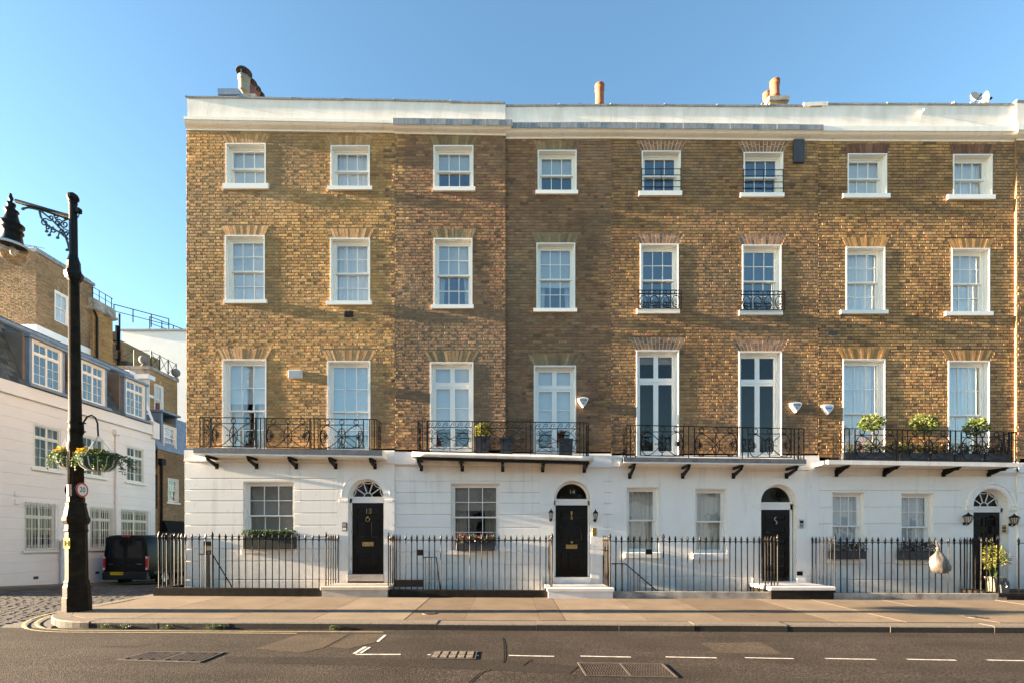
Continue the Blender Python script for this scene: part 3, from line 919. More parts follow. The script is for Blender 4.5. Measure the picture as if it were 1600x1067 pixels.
def iron_panel(parent, x0, x1, z0, z1, Y, pat='A', mat=None, name='railing_panel'):
    """ornamental iron panel in an x-z plane"""
    mat = mat or M['iron']
    b = MB(); W = x1-x0; H = z1-z0
    cx = (x0+x1)/2
    def P2(pts, r=0.007, close=False):
        b.tube([(px_, Y, pz_) for px_, pz_ in pts], r*1.45, 4, close)
    zt = z1-H*0.19
    P2([(x0, zt), (x1, zt)], 0.009)
    P2([(x0, z0), (x0, z1)], 0.010); P2([(x1, z0), (x1, z1)], 0.010)
    h = zt-z0; cz = z0+h*0.5
    if pat == 'A':
        rc = (z1-zt)*0.43
        for k in (0.17, 0.5, 0.83): P2(arc(x0+W*k, (zt+z1)/2, rc, 0, 330, 11), 0.007, True)
        # lemniscate of two crossing bars
        pts = []
        for i in range(48):
            t = 2*math.pi*i/48
            pts.append((cx+W*0.485*math.cos(t)*(1.0 if abs(math.cos(t)) < 0.9 else 1.0), cz+h*0.47*math.sin(2*t)*(1.0)))
        P2(pts, 0.008, True)
        P2(arc(cx, cz, W*0.09, 0, 345, 16, h*0.36), 0.007, True)
        P2([(cx, z0), (cx, zt+0.02)], 0.009)
        P2([(cx-W*0.15, cz), (cx+W*0.15, cz)], 0.006)
        for s in (-1, 1):
            b.sphere((cx+s*W*0.15, Y, cz), 0.018, 6, 4)
            bx_ = cx+s*W*0.40
            P2(spiral(bx_+s*0.015, cz+h*0.17, h*0.115, -90, 1.35, 16, s), 0.007)
            P2(spiral(bx_+s*0.015, cz-h*0.17, h*0.115, 90, 1.35, 16, -s), 0.007)
            for q in range(-3, 4):          # palmette
                a = math.pi/2*(1+s)+q*0.42 if s < 0 else math.pi+q*0.42
                a = (0 if s < 0 else math.pi)+q*0.45
                L = h*0.19*(1-abs(q)*0.06)
                ex, ez = bx_+L*math.cos(a), cz+L*math.sin(a)
                b.tube([(bx_, Y, cz), ((bx_*0.45+ex*0.55), Y, cz*0.45+ez*0.55), (ex, Y, ez)], [0.006, 0.015, 0.010], 4)
            b.sphere((bx_, Y, cz), 0.028, 6, 4)
        b.sphere((cx, Y, zt-0.01), 0.02, 6, 4); b.sphere((cx, Y, cz), 0.022, 6, 4); b.sphere((cx, Y, z0+0.02), 0.02, 6, 4)
        P2([(x0, z0+0.012), (x1, z0+0.012)], 0.007)
    elif pat == 'B':
        n = 6; rc = (z1-zt)*0.40
        for k in range(n):
            xx = x0+W*(k+0.5)/n
            P2(spiral(xx, (zt+z1)/2, rc, 200, 1.2, 12, -1), 0.006)
            P2([(xx-W/n*0.5, zt+0.008), (xx-rc*0.9, (zt+z1)/2+rc*0.3)], 0.005)
        P2([(x0, z0+h*0.12), (x1, z0+h*0.12)], 0.007); P2([(x0, z0+h*0.55), (x0+W*0.18, z0+h*0.55)], 0.006); P2([(x1-W*0.18, z0+h*0.55), (x1, z0+h*0.55)], 0.006)
        for s in (-1, 1):
            P2([(cx+s*W*0.42*math.cos(t)*1.0, cz+h*0.44*math.sin(t*1.0)*1.0) for t in [(-1.3+2.6*i/12) for i in range(13)]], 0.006)
            P2([(cx-s*W*0.46, z0+h*0.12), (cx-s*W*0.20, cz-h*0.10), (cx, cz), (cx+s*W*0.22, cz+h*0.22), (cx+s*W*0.40, zt)], 0.006)
            for q in (0.30, -0.02):
                P2(spiral(cx+s*W*0.44, cz+h*q, h*0.10, 90, 1.3, 14, s), 0.006)
            P2(spiral(cx+s*W*0.20, cz+h*0.02, h*0.12, 180, 1.2, 14, -s), 0.006)
            P2(spiral(cx+s*W*0.12, z0+h*0.24, h*0.10, 0, 1.2, 14, s), 0.006)
        P2([(cx, z0), (cx, zt)], 0.006)
    elif pat == 'J':                        # small window guard
        n = 4
        for k in range(n):
            xx = x0+W*(k+0.5)/n
            P2(arc(xx, cz, W/n*0.36, 0, 345, 14, h*0.40), 0.008, True)
            P2(spiral(xx, cz-h*0.1, h*0.2, 90, 1.2, 10), 0.007)
            P2([(xx+W/n*0.5, z0), (xx+W/n*0.5, z1)], 0.008)
            P2(arc(xx, (z1+zt)/2, (z1-zt)*0.42, 0, 330, 10), 0.006, True)
        P2([(x0, z0+0.01), (x1, z0+0.01)], 0.009)
    return b.build(name, mat, parent)

# ------------------------------------------------------------------ terrace houses
def slope_box(b, x0, x1, Ya, Yb, zl0, zl1, zr0, zr1):
    b.hexa([(x0,Ya,zl0),(x1,Ya,zr0),(x1,Yb,zr0),(x0,Yb,zl0),(x0,Ya,zl1),(x1,Ya,zr1),(x1,Yb,zr1),(x0,Yb,zl1)])
def merge_rects(rects):
    rects = sorted(rects, key=lambda r: (round(r[2], 4), round(r[3], 4), r[0])); out = []
    for r in rects:
        if out and abs(out[-1][2]-r[2]) < 1e-5 and abs(out[-1][3]-r[3]) < 1e-5 and abs(out[-1][1]-r[0]) < 1e-5:
            out[-1] = (out[-1][0], r[1], r[2], r[3])
        else: out.append(r)
    return out
def stucco(parent, pl, u0, u1, v0, v1, ops, lines, proud=0.05, back=-0.22, mat=None, gap=0.022, name='stucco_block', groove=0.022):
    mat = mat or M['stucco']
    zs = [v0]+sorted(l for l in lines if v0 < l < v1)+[v1]
    for i in range(len(zs)-1):
        a = zs[i]+(gap/2 if i else 0); c = zs[i+1]-(gap/2 if i < len(zs)-2 else 0)
        for r in merge_rects(grid_rects(u0, u1, a, c, ops)):
            b = MB(pl.T); ch = gap*0.35
            # front face chamfered towards the joints
            lo = ch if i else 0; hi = ch if i < len(zs)-2 else 0
            b.add([(r[0],r[2],back),(r[1],r[2],back),(r[1],r[3],back),(r[0],r[3],back),
                   (r[0],r[2],proud-lo),(r[1],r[2],proud-lo),(r[1],r[3],proud-hi),(r[0],r[3],proud-hi),
                   (r[0],r[2]+lo,proud),(r[1],r[2]+lo,proud),(r[1],r[3]-hi,proud),(r[0],r[3]-hi,proud)],
                  [(0,1,5,4),(1,2,6,5),(2,3,7,6),(3,0,4,7),(4,5,9,8),(6,7,11,10),(8,9,10,11),(5,6,10,9),(7,4,8,11)])
            b.build(name, mat, parent)
    jb = MB(pl.T)
    for z in zs[1:-1]:
        for r in merge_rects(grid_rects(u0, u1, z-gap/2, z+gap/2, ops)):
            jb.box(r[0], r[1], r[2], r[3], back, proud-groove)
    if jb.v: jb.build('stucco_joint', mat, parent)
def arch_panel(parent, pl, u0, u1, v0, v1, cx, r, zs, proud=0.05, back=-0.22, mat=None):
    b = MB(pl.T); mat = mat or M['stucco']; n = 20
    w = proud
    b.quad((u0,v0,w),(cx-r,v0,w),(cx-r,zs,w),(u0,zs,w)); b.quad((cx+r,v0,w),(u1,v0,w),(u1,zs,w),(cx+r,zs,w))
    pts = [(cx-r*math.cos(math.pi*i/n), zs+r*math.sin(math.pi*i/n)) for i in range(n+1)]
    tops = [(cx-r+2*r*i/n) for i in range(n+1)]
    b.quad((u0,zs,w),(cx-r,zs,w),(cx-r,v1,w),(u0,v1,w)); b.quad((cx+r,zs,w),(u1,zs,w),(u1,v1,w),(cx+r,v1,w))
    for i in range(n):
        (ax, az), (bx_, bz) = pts[i], pts[i+1]
        b.quad((ax,az,w),(bx_,bz,w),(bx_,v1,w),(ax,v1,w))
        b.quad((ax,az,w),(bx_,bz,w),(bx_,bz,back),(ax,az,back))
    b.quad((cx-r,v0,w),(cx-r,zs,w),(cx-r,zs,back),(cx-r,v0,back)); b.quad((cx+r,v0,w),(cx+r,zs,w),(cx+r,zs,back),(cx+r,v0,back))
    b.quad((u0,v0,w),(u0,v1,w),(u0,v1,back),(u0,v0,back)); b.quad((u1,v0,w),(u1,v1,w),(u1,v1,back),(u1,v0,back))
    return b.build('door_surround', mat, parent)
def text_mesh(s, size, mat, name='number', ext=0.003, face='front'):
    cu = bpy.data.curves.new('t', 'FONT'); cu.body = s; cu.size = size; cu.align_x = 'CENTER'; cu.align_y = 'CENTER'; cu.extrude = ext
    ob = bpy.data.objects.new('t', cu); COL.objects.link(ob)
    dg = bpy.context.evaluated_depsgraph_get()
    me = bpy.data.meshes.new_from_object(ob.evaluated_get(dg))
    bpy.data.objects.remove(ob); bpy.data.curves.remove(cu)
    me.materials.clear(); me.materials.append(mat)
    me.transform(Matrix.Rotation(R(90), 4, 'X'))
    me.name = name
    return me
def door(parent, pl, cx, hw, z0, z1, zs, rf, style, num=None, fan='spokes', fanmat='white', knocker=True, letter=True, label=None):
    d = -0.13
    fb = MB(pl.T)
    cbox(fb, cx-hw-0.05, cx-hw-0.002, z0, zs, d-0.06, d+0.03); cbox(fb, cx+hw+0.002, cx+hw+0.05, z0, zs, d-0.06, d+0.03)
    cbox(fb, cx-hw-0.05, cx+hw+0.05, z1+0.004, zs+0.012, d-0.06, d+0.03)
    cbox(fb, cx-hw-0.07, cx+hw+0.07, zs-0.035, zs+0.013, d+0.031, d+0.055)
    fb.build('door_frame', M['white'], parent)
    db = MB(pl.T); cbox(db, cx-hw, cx+hw, z0+0.01, z1, d-0.05, d)
    dr = db.build('door', M['door'], parent)
    if label: dr['label'] = label
    H = z1-z0; W = 2*hw
    rows = {'six': [(0.07, 0.30), (0.50, 0.76), (0.83, 0.945)], 'four': [(0.09, 0.36), (0.50, 0.74), (0.80, 0.94)], 'slots': [(0.05, 0.15), (0.19, 0.29), (0.33, 0.43), (0.50, 0.60), (0.66, 0.76), (0.84, 0.94)]}[style]
    cols = [(0.13, 0.45), (0.55, 0.87)] if style != 'slots' else [(0.14, 0.86)]
    for (r0, r1) in rows:
        for (c0, c1) in cols:
            a0, a1, e0, e1 = cx-hw+W*c0, cx-hw+W*c1, z0+H*r0, z0+H*r1
            pb = MB(pl.T); m_ = 0.018
            cbox(pb, a0, a1, e0, e0+m_, d, d+0.012); cbox(pb, a0, a1, e1-m_, e1, d, d+0.012)
            cbox(pb, a0, a0+m_, e0+m_, e1-m_, d, d+0.012); cbox(pb, a1-m_, a1, e0+m_, e1-m_, d, d+0.012)
            f0, f1, g0, g1 = a0+0.03, a1-0.03, e0+0.03, e1-0.03; ii = 0.03
            pb.add([(f0,g0,d),(f1,g0,d),(f1,g1,d),(f0,g1,d),(f0+ii,g0+ii,d+0.014),(f1-ii,g0+ii,d+0.014),(f1-ii,g1-ii,d+0.014),(f0+ii,g1-ii,d+0.014)],
                   [(4,5,6,7),(0,1,5,4),(1,2,6,5),(2,3,7,6),(3,0,4,7)])
            pb.build('panel', M['door'], dr)
    if letter:
        lb = MB(pl.T); zc = z0+H*0.425
        cbox(lb, cx-0.15, cx+0.15, zc-0.055, zc+0.055, d+0.001, d+0.012); cbox(lb, cx-0.12, cx+0.12, zc-0.03, zc+0.03, d+0.0125, d+0.018)
        lb.build('letter_plate', M['brass'], dr)
    if knocker == 'ring':
        kb = MB(); y_ = pl.T(0, 0, d+0.03)[1]
        kb.tube([(cx+0.05*math.cos(t*0.5236), y_, z0+H*0.77+0.055*math.sin(t*0.5236)) for t in range(12)], 0.011, 6, True)
        kb.sphere((cx, y_, z0+H*0.77+0.06), 0.025, 8, 5); kb.build('knocker', M['brass'], dr)
    elif knocker == 'urn':
        kb = MB(); y_ = pl.T(0, 0, d+0.025)[1]
        kb.lathe([(0.012, z0+H*0.80), (0.035, z0+H*0.81), (0.038, z0+H*0.83), (0.014, z0+H*0.85), (0.02, z0+H*0.88), (0.036, z0+H*0.895), (0.02, z0+H*0.92)], 8, cx, y_)
        kb.build('knocker', M['brass'], dr)
        kb = MB(); kb.sphere((cx, y_-0.02, z0+H*0.485), 0.034, 10, 6); kb.build('knob', M['brass'], dr)
    elif knocker == 'snake':
        kb = MB(); y_ = pl.T(0, 0, d+0.03)[1]
        kb.tube([(cx+0.035*math.sin(t*0.6), y_, z0+H*0.80+0.017*t) for t in range(12)], 0.013, 6); kb.build('knocker', M['steel'], dr)
    if style == 'six':
        for q in (0.86, 0.60, 0.22):
            hb = MB(pl.T); cbox(hb, cx-hw-0.012, cx-hw+0.018, z0+H*q-0.05, z0+H*q+0.05, d+0.031, d+0.04); hb.build('hinge', M['steel'], dr)
    if num:
        inst('number', text_mesh(num, 0.19, M['brass']), dr, pl.T(cx+0.01, z0+H*0.885, d+0.004))
    # fanlight
    n = 20; r = rf
    gb = MB(pl.T); zc = zs+0.014
    pts = [(cx-r*math.cos(math.pi*i/n), zc+r*math.sin(math.pi*i/n)) for i in range(n+1)]
    fl = MB(pl.T)
    for i in range(n):
        (ax, az), (bx_, bz) = pts[i], pts[i+1]
        k = (r+0.055)/r
        A2, B2 = (cx+(ax-cx)*k, zc+(az-zc)*k), (cx+(bx_-cx)*k, zc+(bz-zc)*k)
        k2 = (r-0.012)/r
        A1, B1 = (cx+(ax-cx)*k2, zc+(az-zc)*k2), (cx+(bx_-cx)*k2, zc+(bz-zc)*k2)
        fl.quad((*A1,d),(*B1,d),(*B2,d),(*A2,d)); fl.quad((*A1,d),(*B1,d),(*B1,d-0.05),(*A1,d-0.05))
    flo = fl.build('fanlight', M[fanmat], parent)
    gv = [(cx, zc, d-0.03)]+[(x_, z_, d-0.03) for x_, z_ in pts]
    gb.add(gv, [(0, i+1, i+2) for i in range(n)])
    gb.build('pane', M['glassdark'], flo)
    if fan != 'plain':
        bb = MB(pl.T)
        def bar(p, q, w_=0.011): 
            dx, dz = q[0]-p[0], q[1]-p[1]; L = math.hypot(dx, dz); nx_, nz_ = -dz/L*w_, dx/L*w_
            bb.add([(p[0]+nx_,p[1]+nz_,d-0.02),(p[0]-nx_,p[1]-nz_,d-0.02),(q[0]-nx_,q[1]-nz_,d-0.02),(q[0]+nx_,q[1]+nz_,d-0.02),
                    (p[0]+nx_,p[1]+nz_,d-0.002),(p[0]-nx_,p[1]-nz_,d-0.002),(q[0]-nx_,q[1]-nz_,d-0.002),(q[0]+nx_,q[1]+nz_,d-0.002)],
                   [(4,5,6,7),(0,1,5,4),(1,2,6,5),(2,3,7,6),(3,0,4,7)])
        ri = r*0.26
        for a in (36, 72, 108, 144):
            bar((cx+ri*math.cos(R(a)), zc+ri*math.sin(R(a))), (cx+r*0.97*math.cos(R(a)), zc+r*0.97*math.sin(R(a))))
        ar = [(cx+ri*math.cos(R(a)), zc+ri*math.sin(R(a))) for a in range(0, 181, 20)]
        for p, q in zip(ar, ar[1:]): bar(p, q, 0.010)
        if fan == 'spokes':
            for a in (0, 36, 72, 108, 144):
                mid = a+18
                sw = [(a, 0.97), (a+9, 0.87), (mid, 0.83), (a+27, 0.87), (a+36, 0.97)]
                P_ = [(cx+r*k*math.cos(R(t)), zc+r*k*math.sin(R(t))) for t, k in sw]
                for p, q in zip(P_, P_[1:]): bar(p, q, 0.008)
        bb.build('glazing_bar', M[fanmat], flo)
    # hall behind the fanlight
    hb = MB(pl.T); q0, q1 = d-0.9, d-0.061
    hb.quad((cx-hw-0.2,z0,q0),(cx+hw+0.2,z0,q0),(cx+hw+0.2,zs+rf+0.3,q0),(cx-hw-0.2,zs+rf+0.3,q0))
    hb.quad((cx-hw-0.2,zs+rf+0.2,q0),(cx+hw+0.2,zs+rf+0.2,q0),(cx+hw+0.2,zs+rf+0.2,q1),(cx-hw-0.2,zs+rf+0.2,q1))
    hb.quad((cx-hw-0.2,z0,q0),(cx-hw-0.2,zs+rf+0.2,q0),(cx-hw-0.2,zs+rf+0.2,q1),(cx-hw-0.2,z0,q1)); hb.quad((cx+hw+0.2,z0,q0),(cx+hw+0.2,zs+rf+0.2,q0),(cx+hw+0.2,zs+rf+0.2,q1),(cx+hw+0.2,z0,q1))
    hb.build('hallway', M['interior'], parent)
    return dr, flo
def cornice(parent, x0, x1, Y0, tL, tR, fL, fR, bL, bR, pr=0.2, lead=False, capl=0.0, capr=0.0):
    """projecting cornice: rows of the photo give top, fascia foot and wall line at both ends"""
    Yf = Y0-pr
    def prof(yt, yf, yb):
        zt, zf, zb = PZ(yt, Yf), PZ(yf, Yf), PZ(yb, Y0)
        h = zf-zb
        return [(0.0, zb-0.03), (0.022, zb-0.03), (0.022, zb+0.005), (0.04, zb+0.012), (pr*0.45, zb+h*0.30), (pr*0.68, zb+h*0.52), (pr*0.85, zb+h*0.88), (pr*0.88, zf-0.004), (pr, zf), (pr, zt), (pr*0.5, zt+0.03), (0.0, zt+0.045)]
    A, B_ = prof(tL, fL, bL), prof(tR, fR, bR); n = len(A)
    b = MB()
    vs = [(x0-capl*min(1, w/pr), Y0-w, z) for w, z in A]+[(x1+capr*min(1, w/pr), Y0-w, z) for w, z in B_]
    b.add(vs, [(i, i+1, n+i+1, n+i) for i in range(n-1)]+[tuple(range(n)), tuple(reversed(range(n, 2*n)))])
    o = b.build('cornice', M['stucco'], parent)
    if lead:
        zt0, zf0, zt1, zf1 = PZ(tL, Yf), PZ(fL, Yf), PZ(tR, Yf), PZ(fR, Yf)
        lb = MB(); m = 9
        for i in range(m):
            t0, t1 = i/m, (i+1)/m-0.002
            xa, xb = x0-capl+(x1-x0+capl+capr)*t0, x0-capl+(x1-x0+capl+capr)*t1
            za, zb_ = zt0+(zt1-zt0)*t0, zt0+(zt1-zt0)*t1; fa, fb_ = zf0+(zf1-zf0)*t0+0.004+0.006*random.random(), zf0+(zf1-zf0)*t1+0.004+0.006*random.random()
            slope_box(lb, xa, xb, Yf-0.012-0.004*(i % 2), Yf+0.05, fa, za+0.012, fb_, zb_+0.012)
        lb.build('lead_flashing', M['lead'], o)
    return o
def parapet(parent, x0, x1, Y0, zb, tL, tR, step=None, mat=None, copemat='lead', seed=0):
    rg = random.Random(seed)
    b = MB(); n = 6; zl, zr = PZ(tL, Y0), PZ(tR, Y0)
    slope_box(b, x0, x1, Y0+0.012, Y0+0.28, zb, zl, zb, zr)
    p = b.build('parapet', mat or M['stucco_old'], parent)
    L = x1-x0; m = max(2, int(L/1.3))
    for i in range(m):
        t0, t1 = i/m, (i+1)/m
        cb = MB(); d0, d1 = rg.uniform(-0.012, 0.012), rg.uniform(-0.012, 0.012)
        xa, xb = x0+L*t0+(0.002 if i else -0.03), x0+L*t1-0.002
        za, zb_ = zl+(zr-zl)*t0+d0, zl+(zr-zl)*t1+d1
        slope_box(cb, xa, xb, Y0-0.02, Y0+0.31, za-0.012, za+0.028, zb_-0.012, zb_+0.028)
        cb.build('coping', M[copemat], p)
        rb = MB(); rb.tube([(xa+0.01, Y0-0.025, za+0.005), (xa+0.01, Y0-0.02, za+0.034), (xa+0.01, Y0+0.3, za+0.034)], 0.018, 6)
        rb.build('coping_roll', M[copemat], p)
    return p
def shell(parent, x0, x1, Y0, zt, left=False):
    b = MB(); y0, y1, z0 = Y0+0.24, Y0+9.0, -2.7
    b.quad((x0,y0,z0),(x0,y1,z0),(x0,y1,zt),(x0,y0,zt)); b.quad((x1,y0,z0),(x1,y1,z0),(x1,y1,zt),(x1,y0,zt))
    b.quad((x0,y1,z0),(x1,y1,z0),(x1,y1,zt),(x0,y1,zt))
    b.build('party_wall', M['sidebrick'], parent)
    b = MB(); b.box(x0+0.003, x1-0.003, y0+0.04, y1-0.01, zt-0.2, zt-0.003); b.build('roof', M['lead'], parent)
def side_brick():
    m, nt, b, out = new_mat('side_brick')
    tc = nt.nodes.new('ShaderNodeNewGeometry')
    mp = nt.nodes.new('ShaderNodeMapping'); mp.inputs['Rotation'].default_value = (R(90), 0, R(90))
    sx = nt.nodes.new('ShaderNodeSeparateXYZ'); cb = nt.nodes.new('ShaderNodeCombineXYZ')
    nt.links.new(tc.outputs['Position'], sx.inputs[0])
    ad = nd(nt, 'ShaderNodeMath', operation='ADD'); nt.links.new(sx.outputs[0], ad.inputs[0]); nt.links.new(sx.outputs[1], ad.inputs[1])
    nt.links.new(ad.outputs[0], cb.inputs[0]); nt.links.new(sx.outputs[2], cb.inputs[1])
    br = nt.nodes.new('ShaderNodeTexBrick')
    br.inputs['Scale'].default_value = 1.0; br.inputs['Brick Width'].default_value = 0.226; br.inputs['Row Height'].default_value = 0.0785; br.inputs['Mortar Size'].default_value = 0.006
    br.inputs['Color1'].default_value = (0.34, 0.23, 0.11, 1); br.inputs['Color2'].default_value = (0.24, 0.165, 0.085, 1); br.inputs['Mortar'].default_value = (0.16, 0.12, 0.08, 1)
    nt.links.new(cb.outputs[0], br.inputs['Vector'])
    nt.links.new(mixc(nt, br.outputs['Color'], ramp(nt, noise(nt, tc.outputs['Position'], 2.5, 5), [(0.3, 0.7), (0.7, 1.2)]), 1.0, 'MULTIPLY'), b.inputs['Base Color'])
    b.inputs['Roughness'].default_value = 0.9
    bump(nt, b, br.outputs['Fac'], -0.4, 0.01)
    return m
M['sidebrick'] = side_brick()

BAR = {}
def bar_mesh(big=False, H=1.33):
    key = (big, round(H, 2))
    if key not in BAR:
        b = MB(); r = 0.013 if not big else 0.018; k = 1.0 if not big else 1.35
        b.lathe([(r, 0), (r, H-0.17), (r*1.7, H-0.165), (r*1.7, H-0.145), (r*0.9, H-0.135), (r*1.2, H-0.12), (0.027*k, H-0.085), (0.024*k, H-0.06), (0.013*k, H-0.02), (0.002, H+0.012)], 7)
        BAR[key] = b.mesh('baluster', M['iron'])
    return BAR[key]
def railing(label, segs, top=1.52, rail=1.37, plinths=(), group='black spearhead railings in front of the houses', lock=None, skip=()):
    """segs: list of ((x0,y0),(x1,y1),count,plinth_height)"""
    x0 = segs[0][0][0]; y0 = segs[0][0][1]
    root = thing('iron_railing', (x0, y0, gz(x0, y0)), label, 'railing', group)
    for (a, c, n, ph, w_, pm, endbig) in segs:
        dx, dy = c[0]-a[0], c[1]-a[1]
        za, zc = gz(*a), gz(*c)
        nx_, ny_ = -dy, dx; L = math.hypot(dx, dy); nx_ /= L; ny_ /= L
        ex, ey = dx/L, dy/L
        if pm:
            pb = MB(); hw = w_/2
            lo = -2.6 if abs(dy) < 0.01 else -0.25
            ext = hw
            A0 = (a[0]-ex*ext, a[1]-ey*ext); C0 = (c[0]+ex*ext, c[1]+ey*ext)
            if abs(dy) > 0.01: A0 = (a[0]+ex*(hw+0.005 if a[1] < c[1] else 0), a[1]+ey*(hw+0.005 if a[1] < c[1] else 0)); C0 = (c[0]-ex*(hw+0.005 if c[1] < a[1] else 0), c[1]-ey*(hw+0.005 if c[1] < a[1] else 0))
            v8 = []
            for zz in (lo, None):
                for (q, s, zg) in ((A0, -1, za), (C0, -1, zc), (C0, 1, zc), (A0, 1, za)):
                    v8.append((q[0]+nx_*s*hw, q[1]+ny_*s*hw, zz if zz is not None else zg+ph))
            pb.hexa(v8); pb.build('plinth', M[pm], root)
        rb = MB()
        for hh in (rail,):
            rb.tube([(a[0], a[1], za+hh), (c[0], c[1], zc+hh)], 0.0125, 4)
        rb.tube([(a[0], a[1], za+ph+0.05), (c[0], c[1], zc+ph+0.05)], 0.010, 4) if pm == 'none' else None
        rb.build('rail', M['iron'], root)
        for i in range(n):
            t = i/(n-1) if n > 1 else 0
            if i in skip: continue
            big = endbig and (i in (0, n-1) or (endbig == 2 and i == n//3))
            px_, py_ = a[0]+dx*t, a[1]+dy*t
            zb = gz(px_, py_)+ph-0.02
            me = bar_mesh(big, top-ph+(0.05 if big else 0.0)+0.0)
            o = inst('baluster', me, root, (px_, py_, zb))
            o.rotation_euler = (R(random.uniform(-.35, .35)), R(random.uniform(-.35, .35)), random.random())
    return root

def balcony(parent, pl, Y0, slab, ys, thick, proj, rail, ry, rb_y, panels, bars, pat, brackets, foot, style, slabmat, edge=None):
    """slab: photo columns of its front edge ends; ys: rows of its top at both ends"""
    Yf = Y0-proj
    x0, x1 = PX(slab[0], Yf), PX(slab[1], Yf)
    zl, zr = PZ(ys[0], Yf), PZ(ys[1], Yf); th = thick/scale_at(Yf)
    b = MB()
    slope_box(b, x0, x1, Yf, Y0+0.02, zl-th, zl, zr-th, zr)
    bal = b.build('balcony', M[slabmat], parent)
    if edge == 'round':
        eb = MB(); eb.cur = True
        pts = [(x0+(x1-x0)*i/14, Yf, (zl+(zr-zl)*i/14)-th*0.45+random.uniform(-.006, .006)) for i in range(15)]
        eb.tube(pts, th*0.55, 8); eb.build('edge_roll', M['stucco_old'], bal)
    if edge == 'lead':
        m = 5
        for i in range(m):
            t0, t1 = i/m, (i+1)/m
            eb = MB(); slope_box(eb, x0+(x1-x0)*t0-0.01*(i == 0), x0+(x1-x0)*t1-0.004, Yf-0.012, Yf+0.2, zl+(zr-zl)*t0-th*0.75, zl+(zr-zl)*t0+0.008, zl+(zr-zl)*t1-th*0.75, zl+(zr-zl)*t1+0.008)
            eb.build('lead_edge', M['leaddark'], bal)
    # soffit moulding
    Yr = Yf+0.07
    r0, r1 = PX(rail[0], Yr), PX(rail[1], Yr)
    tz = lambda x_: PZ(ry[0], Yr)+(PZ(ry[1], Yr)-PZ(ry[0], Yr))*(x_-r0)/(r1-r0)
    bz = lambda x_: zl+(zr-zl)*(x_-x0)/(x1-x0)+0.004
    tb = MB()
    tb.tube([(r0, Y0-0.02, tz(r0)), (r0, Yr, tz(r0)), (r1, Yr, tz(r1)), (r1, Y0-0.02, tz(r1))], 0.015, 4)
    tb.tube([(r0, Y0-0.02, bz(r0)+0.05), (r0, Yr, bz(r0)+0.05), (r1, Yr, bz(r1)+0.05), (r1, Y0-0.02, bz(r1)+0.05)], 0.008, 4)
    tb.build('handrail', M['iron'], bal)
    for (p0, p1) in panels:
        a, c = PX(p0, Yr), PX(p1, Yr); m = (a+c)/2
        iron_panel(bal, a, c, bz(m)+0.05, tz(m)-0.008, Yr, pat)
    for p in bars:
        a = PX(p, Yr); vb = MB(); vb.tube([(a, Yr, bz(a)), (a, Yr, tz(a)+0.005)], 0.014, 4); vb.build('bar', M['iron'], bal)
    for xr_ in (r0, r1):                    # return panels
        for k in (0.25, 0.5, 0.75):
            yy = Yr+(Y0-Yr)*k
            vb = MB(); vb.tube([(xr_, yy, bz(xr_)), (xr_, yy, tz(xr_))], 0.010, 4)
            if k == 0.5:
                for q in (0.25, 0.5, 0.75):
                    zz = bz(xr_)+(tz(xr_)-bz(xr_))*q
                    vb.tube([(xr_, yy+0.09*math.cos(t*0.7), zz+0.07*math.sin(t*0.7)) for t in range(9)], 0.009, 4, True)
            vb.build('bar', M['iron'], bal)
    if style == 'beam':
        bb = MB(); slope_box(bb, x0+0.10, x1-0.10, Yf+0.03, Yf+0.12, zl-th-0.075, zl-th-0.003, zr-th-0.075, zr-th-0.003); bb.build('beam', M['iron'], bal)
    for p in brackets:
        xw = PX(p, Y0-0.06)
        zt = zl+(zr-zl)*(xw-x0)/(x1-x0)-th-0.004
        zf = PZ(foot(xw) if callable(foot) else foot, Y0-0.06)
        k = MB(); w_ = 0.035; Yw = Y0-0.054
        if style in ('strut', 'beam'):
            k.hexa([(xw-w_,Yf+0.06,zt-0.06),(xw+w_,Yf+0.06,zt-0.06),(xw+w_,Yw,zt-0.06),(xw-w_,Yw,zt-0.06),(xw-w_,Yf+0.06,zt),(xw+w_,Yf+0.06,zt),(xw+w_,Yw,zt),(xw-w_,Yw,zt)])
            k.hexa([(xw-w_*.8,Yf+0.10,zt-0.115),(xw+w_*.8,Yf+0.10,zt-0.115),(xw+w_*.8,Yw,zf),(xw-w_*.8,Yw,zf),(xw-w_*.8,Yf+0.08,zt-0.061),(xw+w_*.8,Yf+0.08,zt-0.061),(xw+w_*.8,Yw,zf+0.09),(xw-w_*.8,Yw,zf+0.09)])
            k.box(xw-w_*1.2, xw+w_*1.2, Yw-0.02, Yw, zf-0.03, zf+0.12)
        else:
            k.box(xw-w_, xw+w_, Yf+0.08, Yw, zt-0.035, zt); k.box(xw-w_, xw+w_, Yw-0.05, Yw, zf-0.02, zt-0.036)
            Lp, Hp = (Yw-Yf-0.1), zt-zf
            k.tube([(xw, Yw-0.03, zf+0.03), (xw, Yw-Lp*0.35, zf+Hp*0.35), (xw, Yw-Lp*0.7, zt-Hp*0.30), (xw, Yf+0.12, zt-0.05)], 0.03, 5)
            k.tube([(xw, Yw-0.04-Lp*(1-math.cos(t)), zf+0.02+(Hp-0.05)*math.sin(t)) for t in [i*0.1745 for i in range(9)]], 0.022, 5)
            for (cy_, cz_, rr_) in ((Yw-Lp*0.28, zt-Hp*0.33, Hp*0.22), (Yw-Lp*0.62, zt-Hp*0.24, Hp*0.15), (Yw-Lp*0.85, zt-Hp*0.16, Hp*0.09)):
                k.tube([(xw, cy_+rr_*(1-.8*i/14)*math.cos(i*0.6), cz_+rr_*(1-.8*i/14)*math.sin(i*0.6)) for i in range(15)], 0.026, 5)
        k.build('bracket', M['iron'], bal)
    return bal, Yr, bz, tz

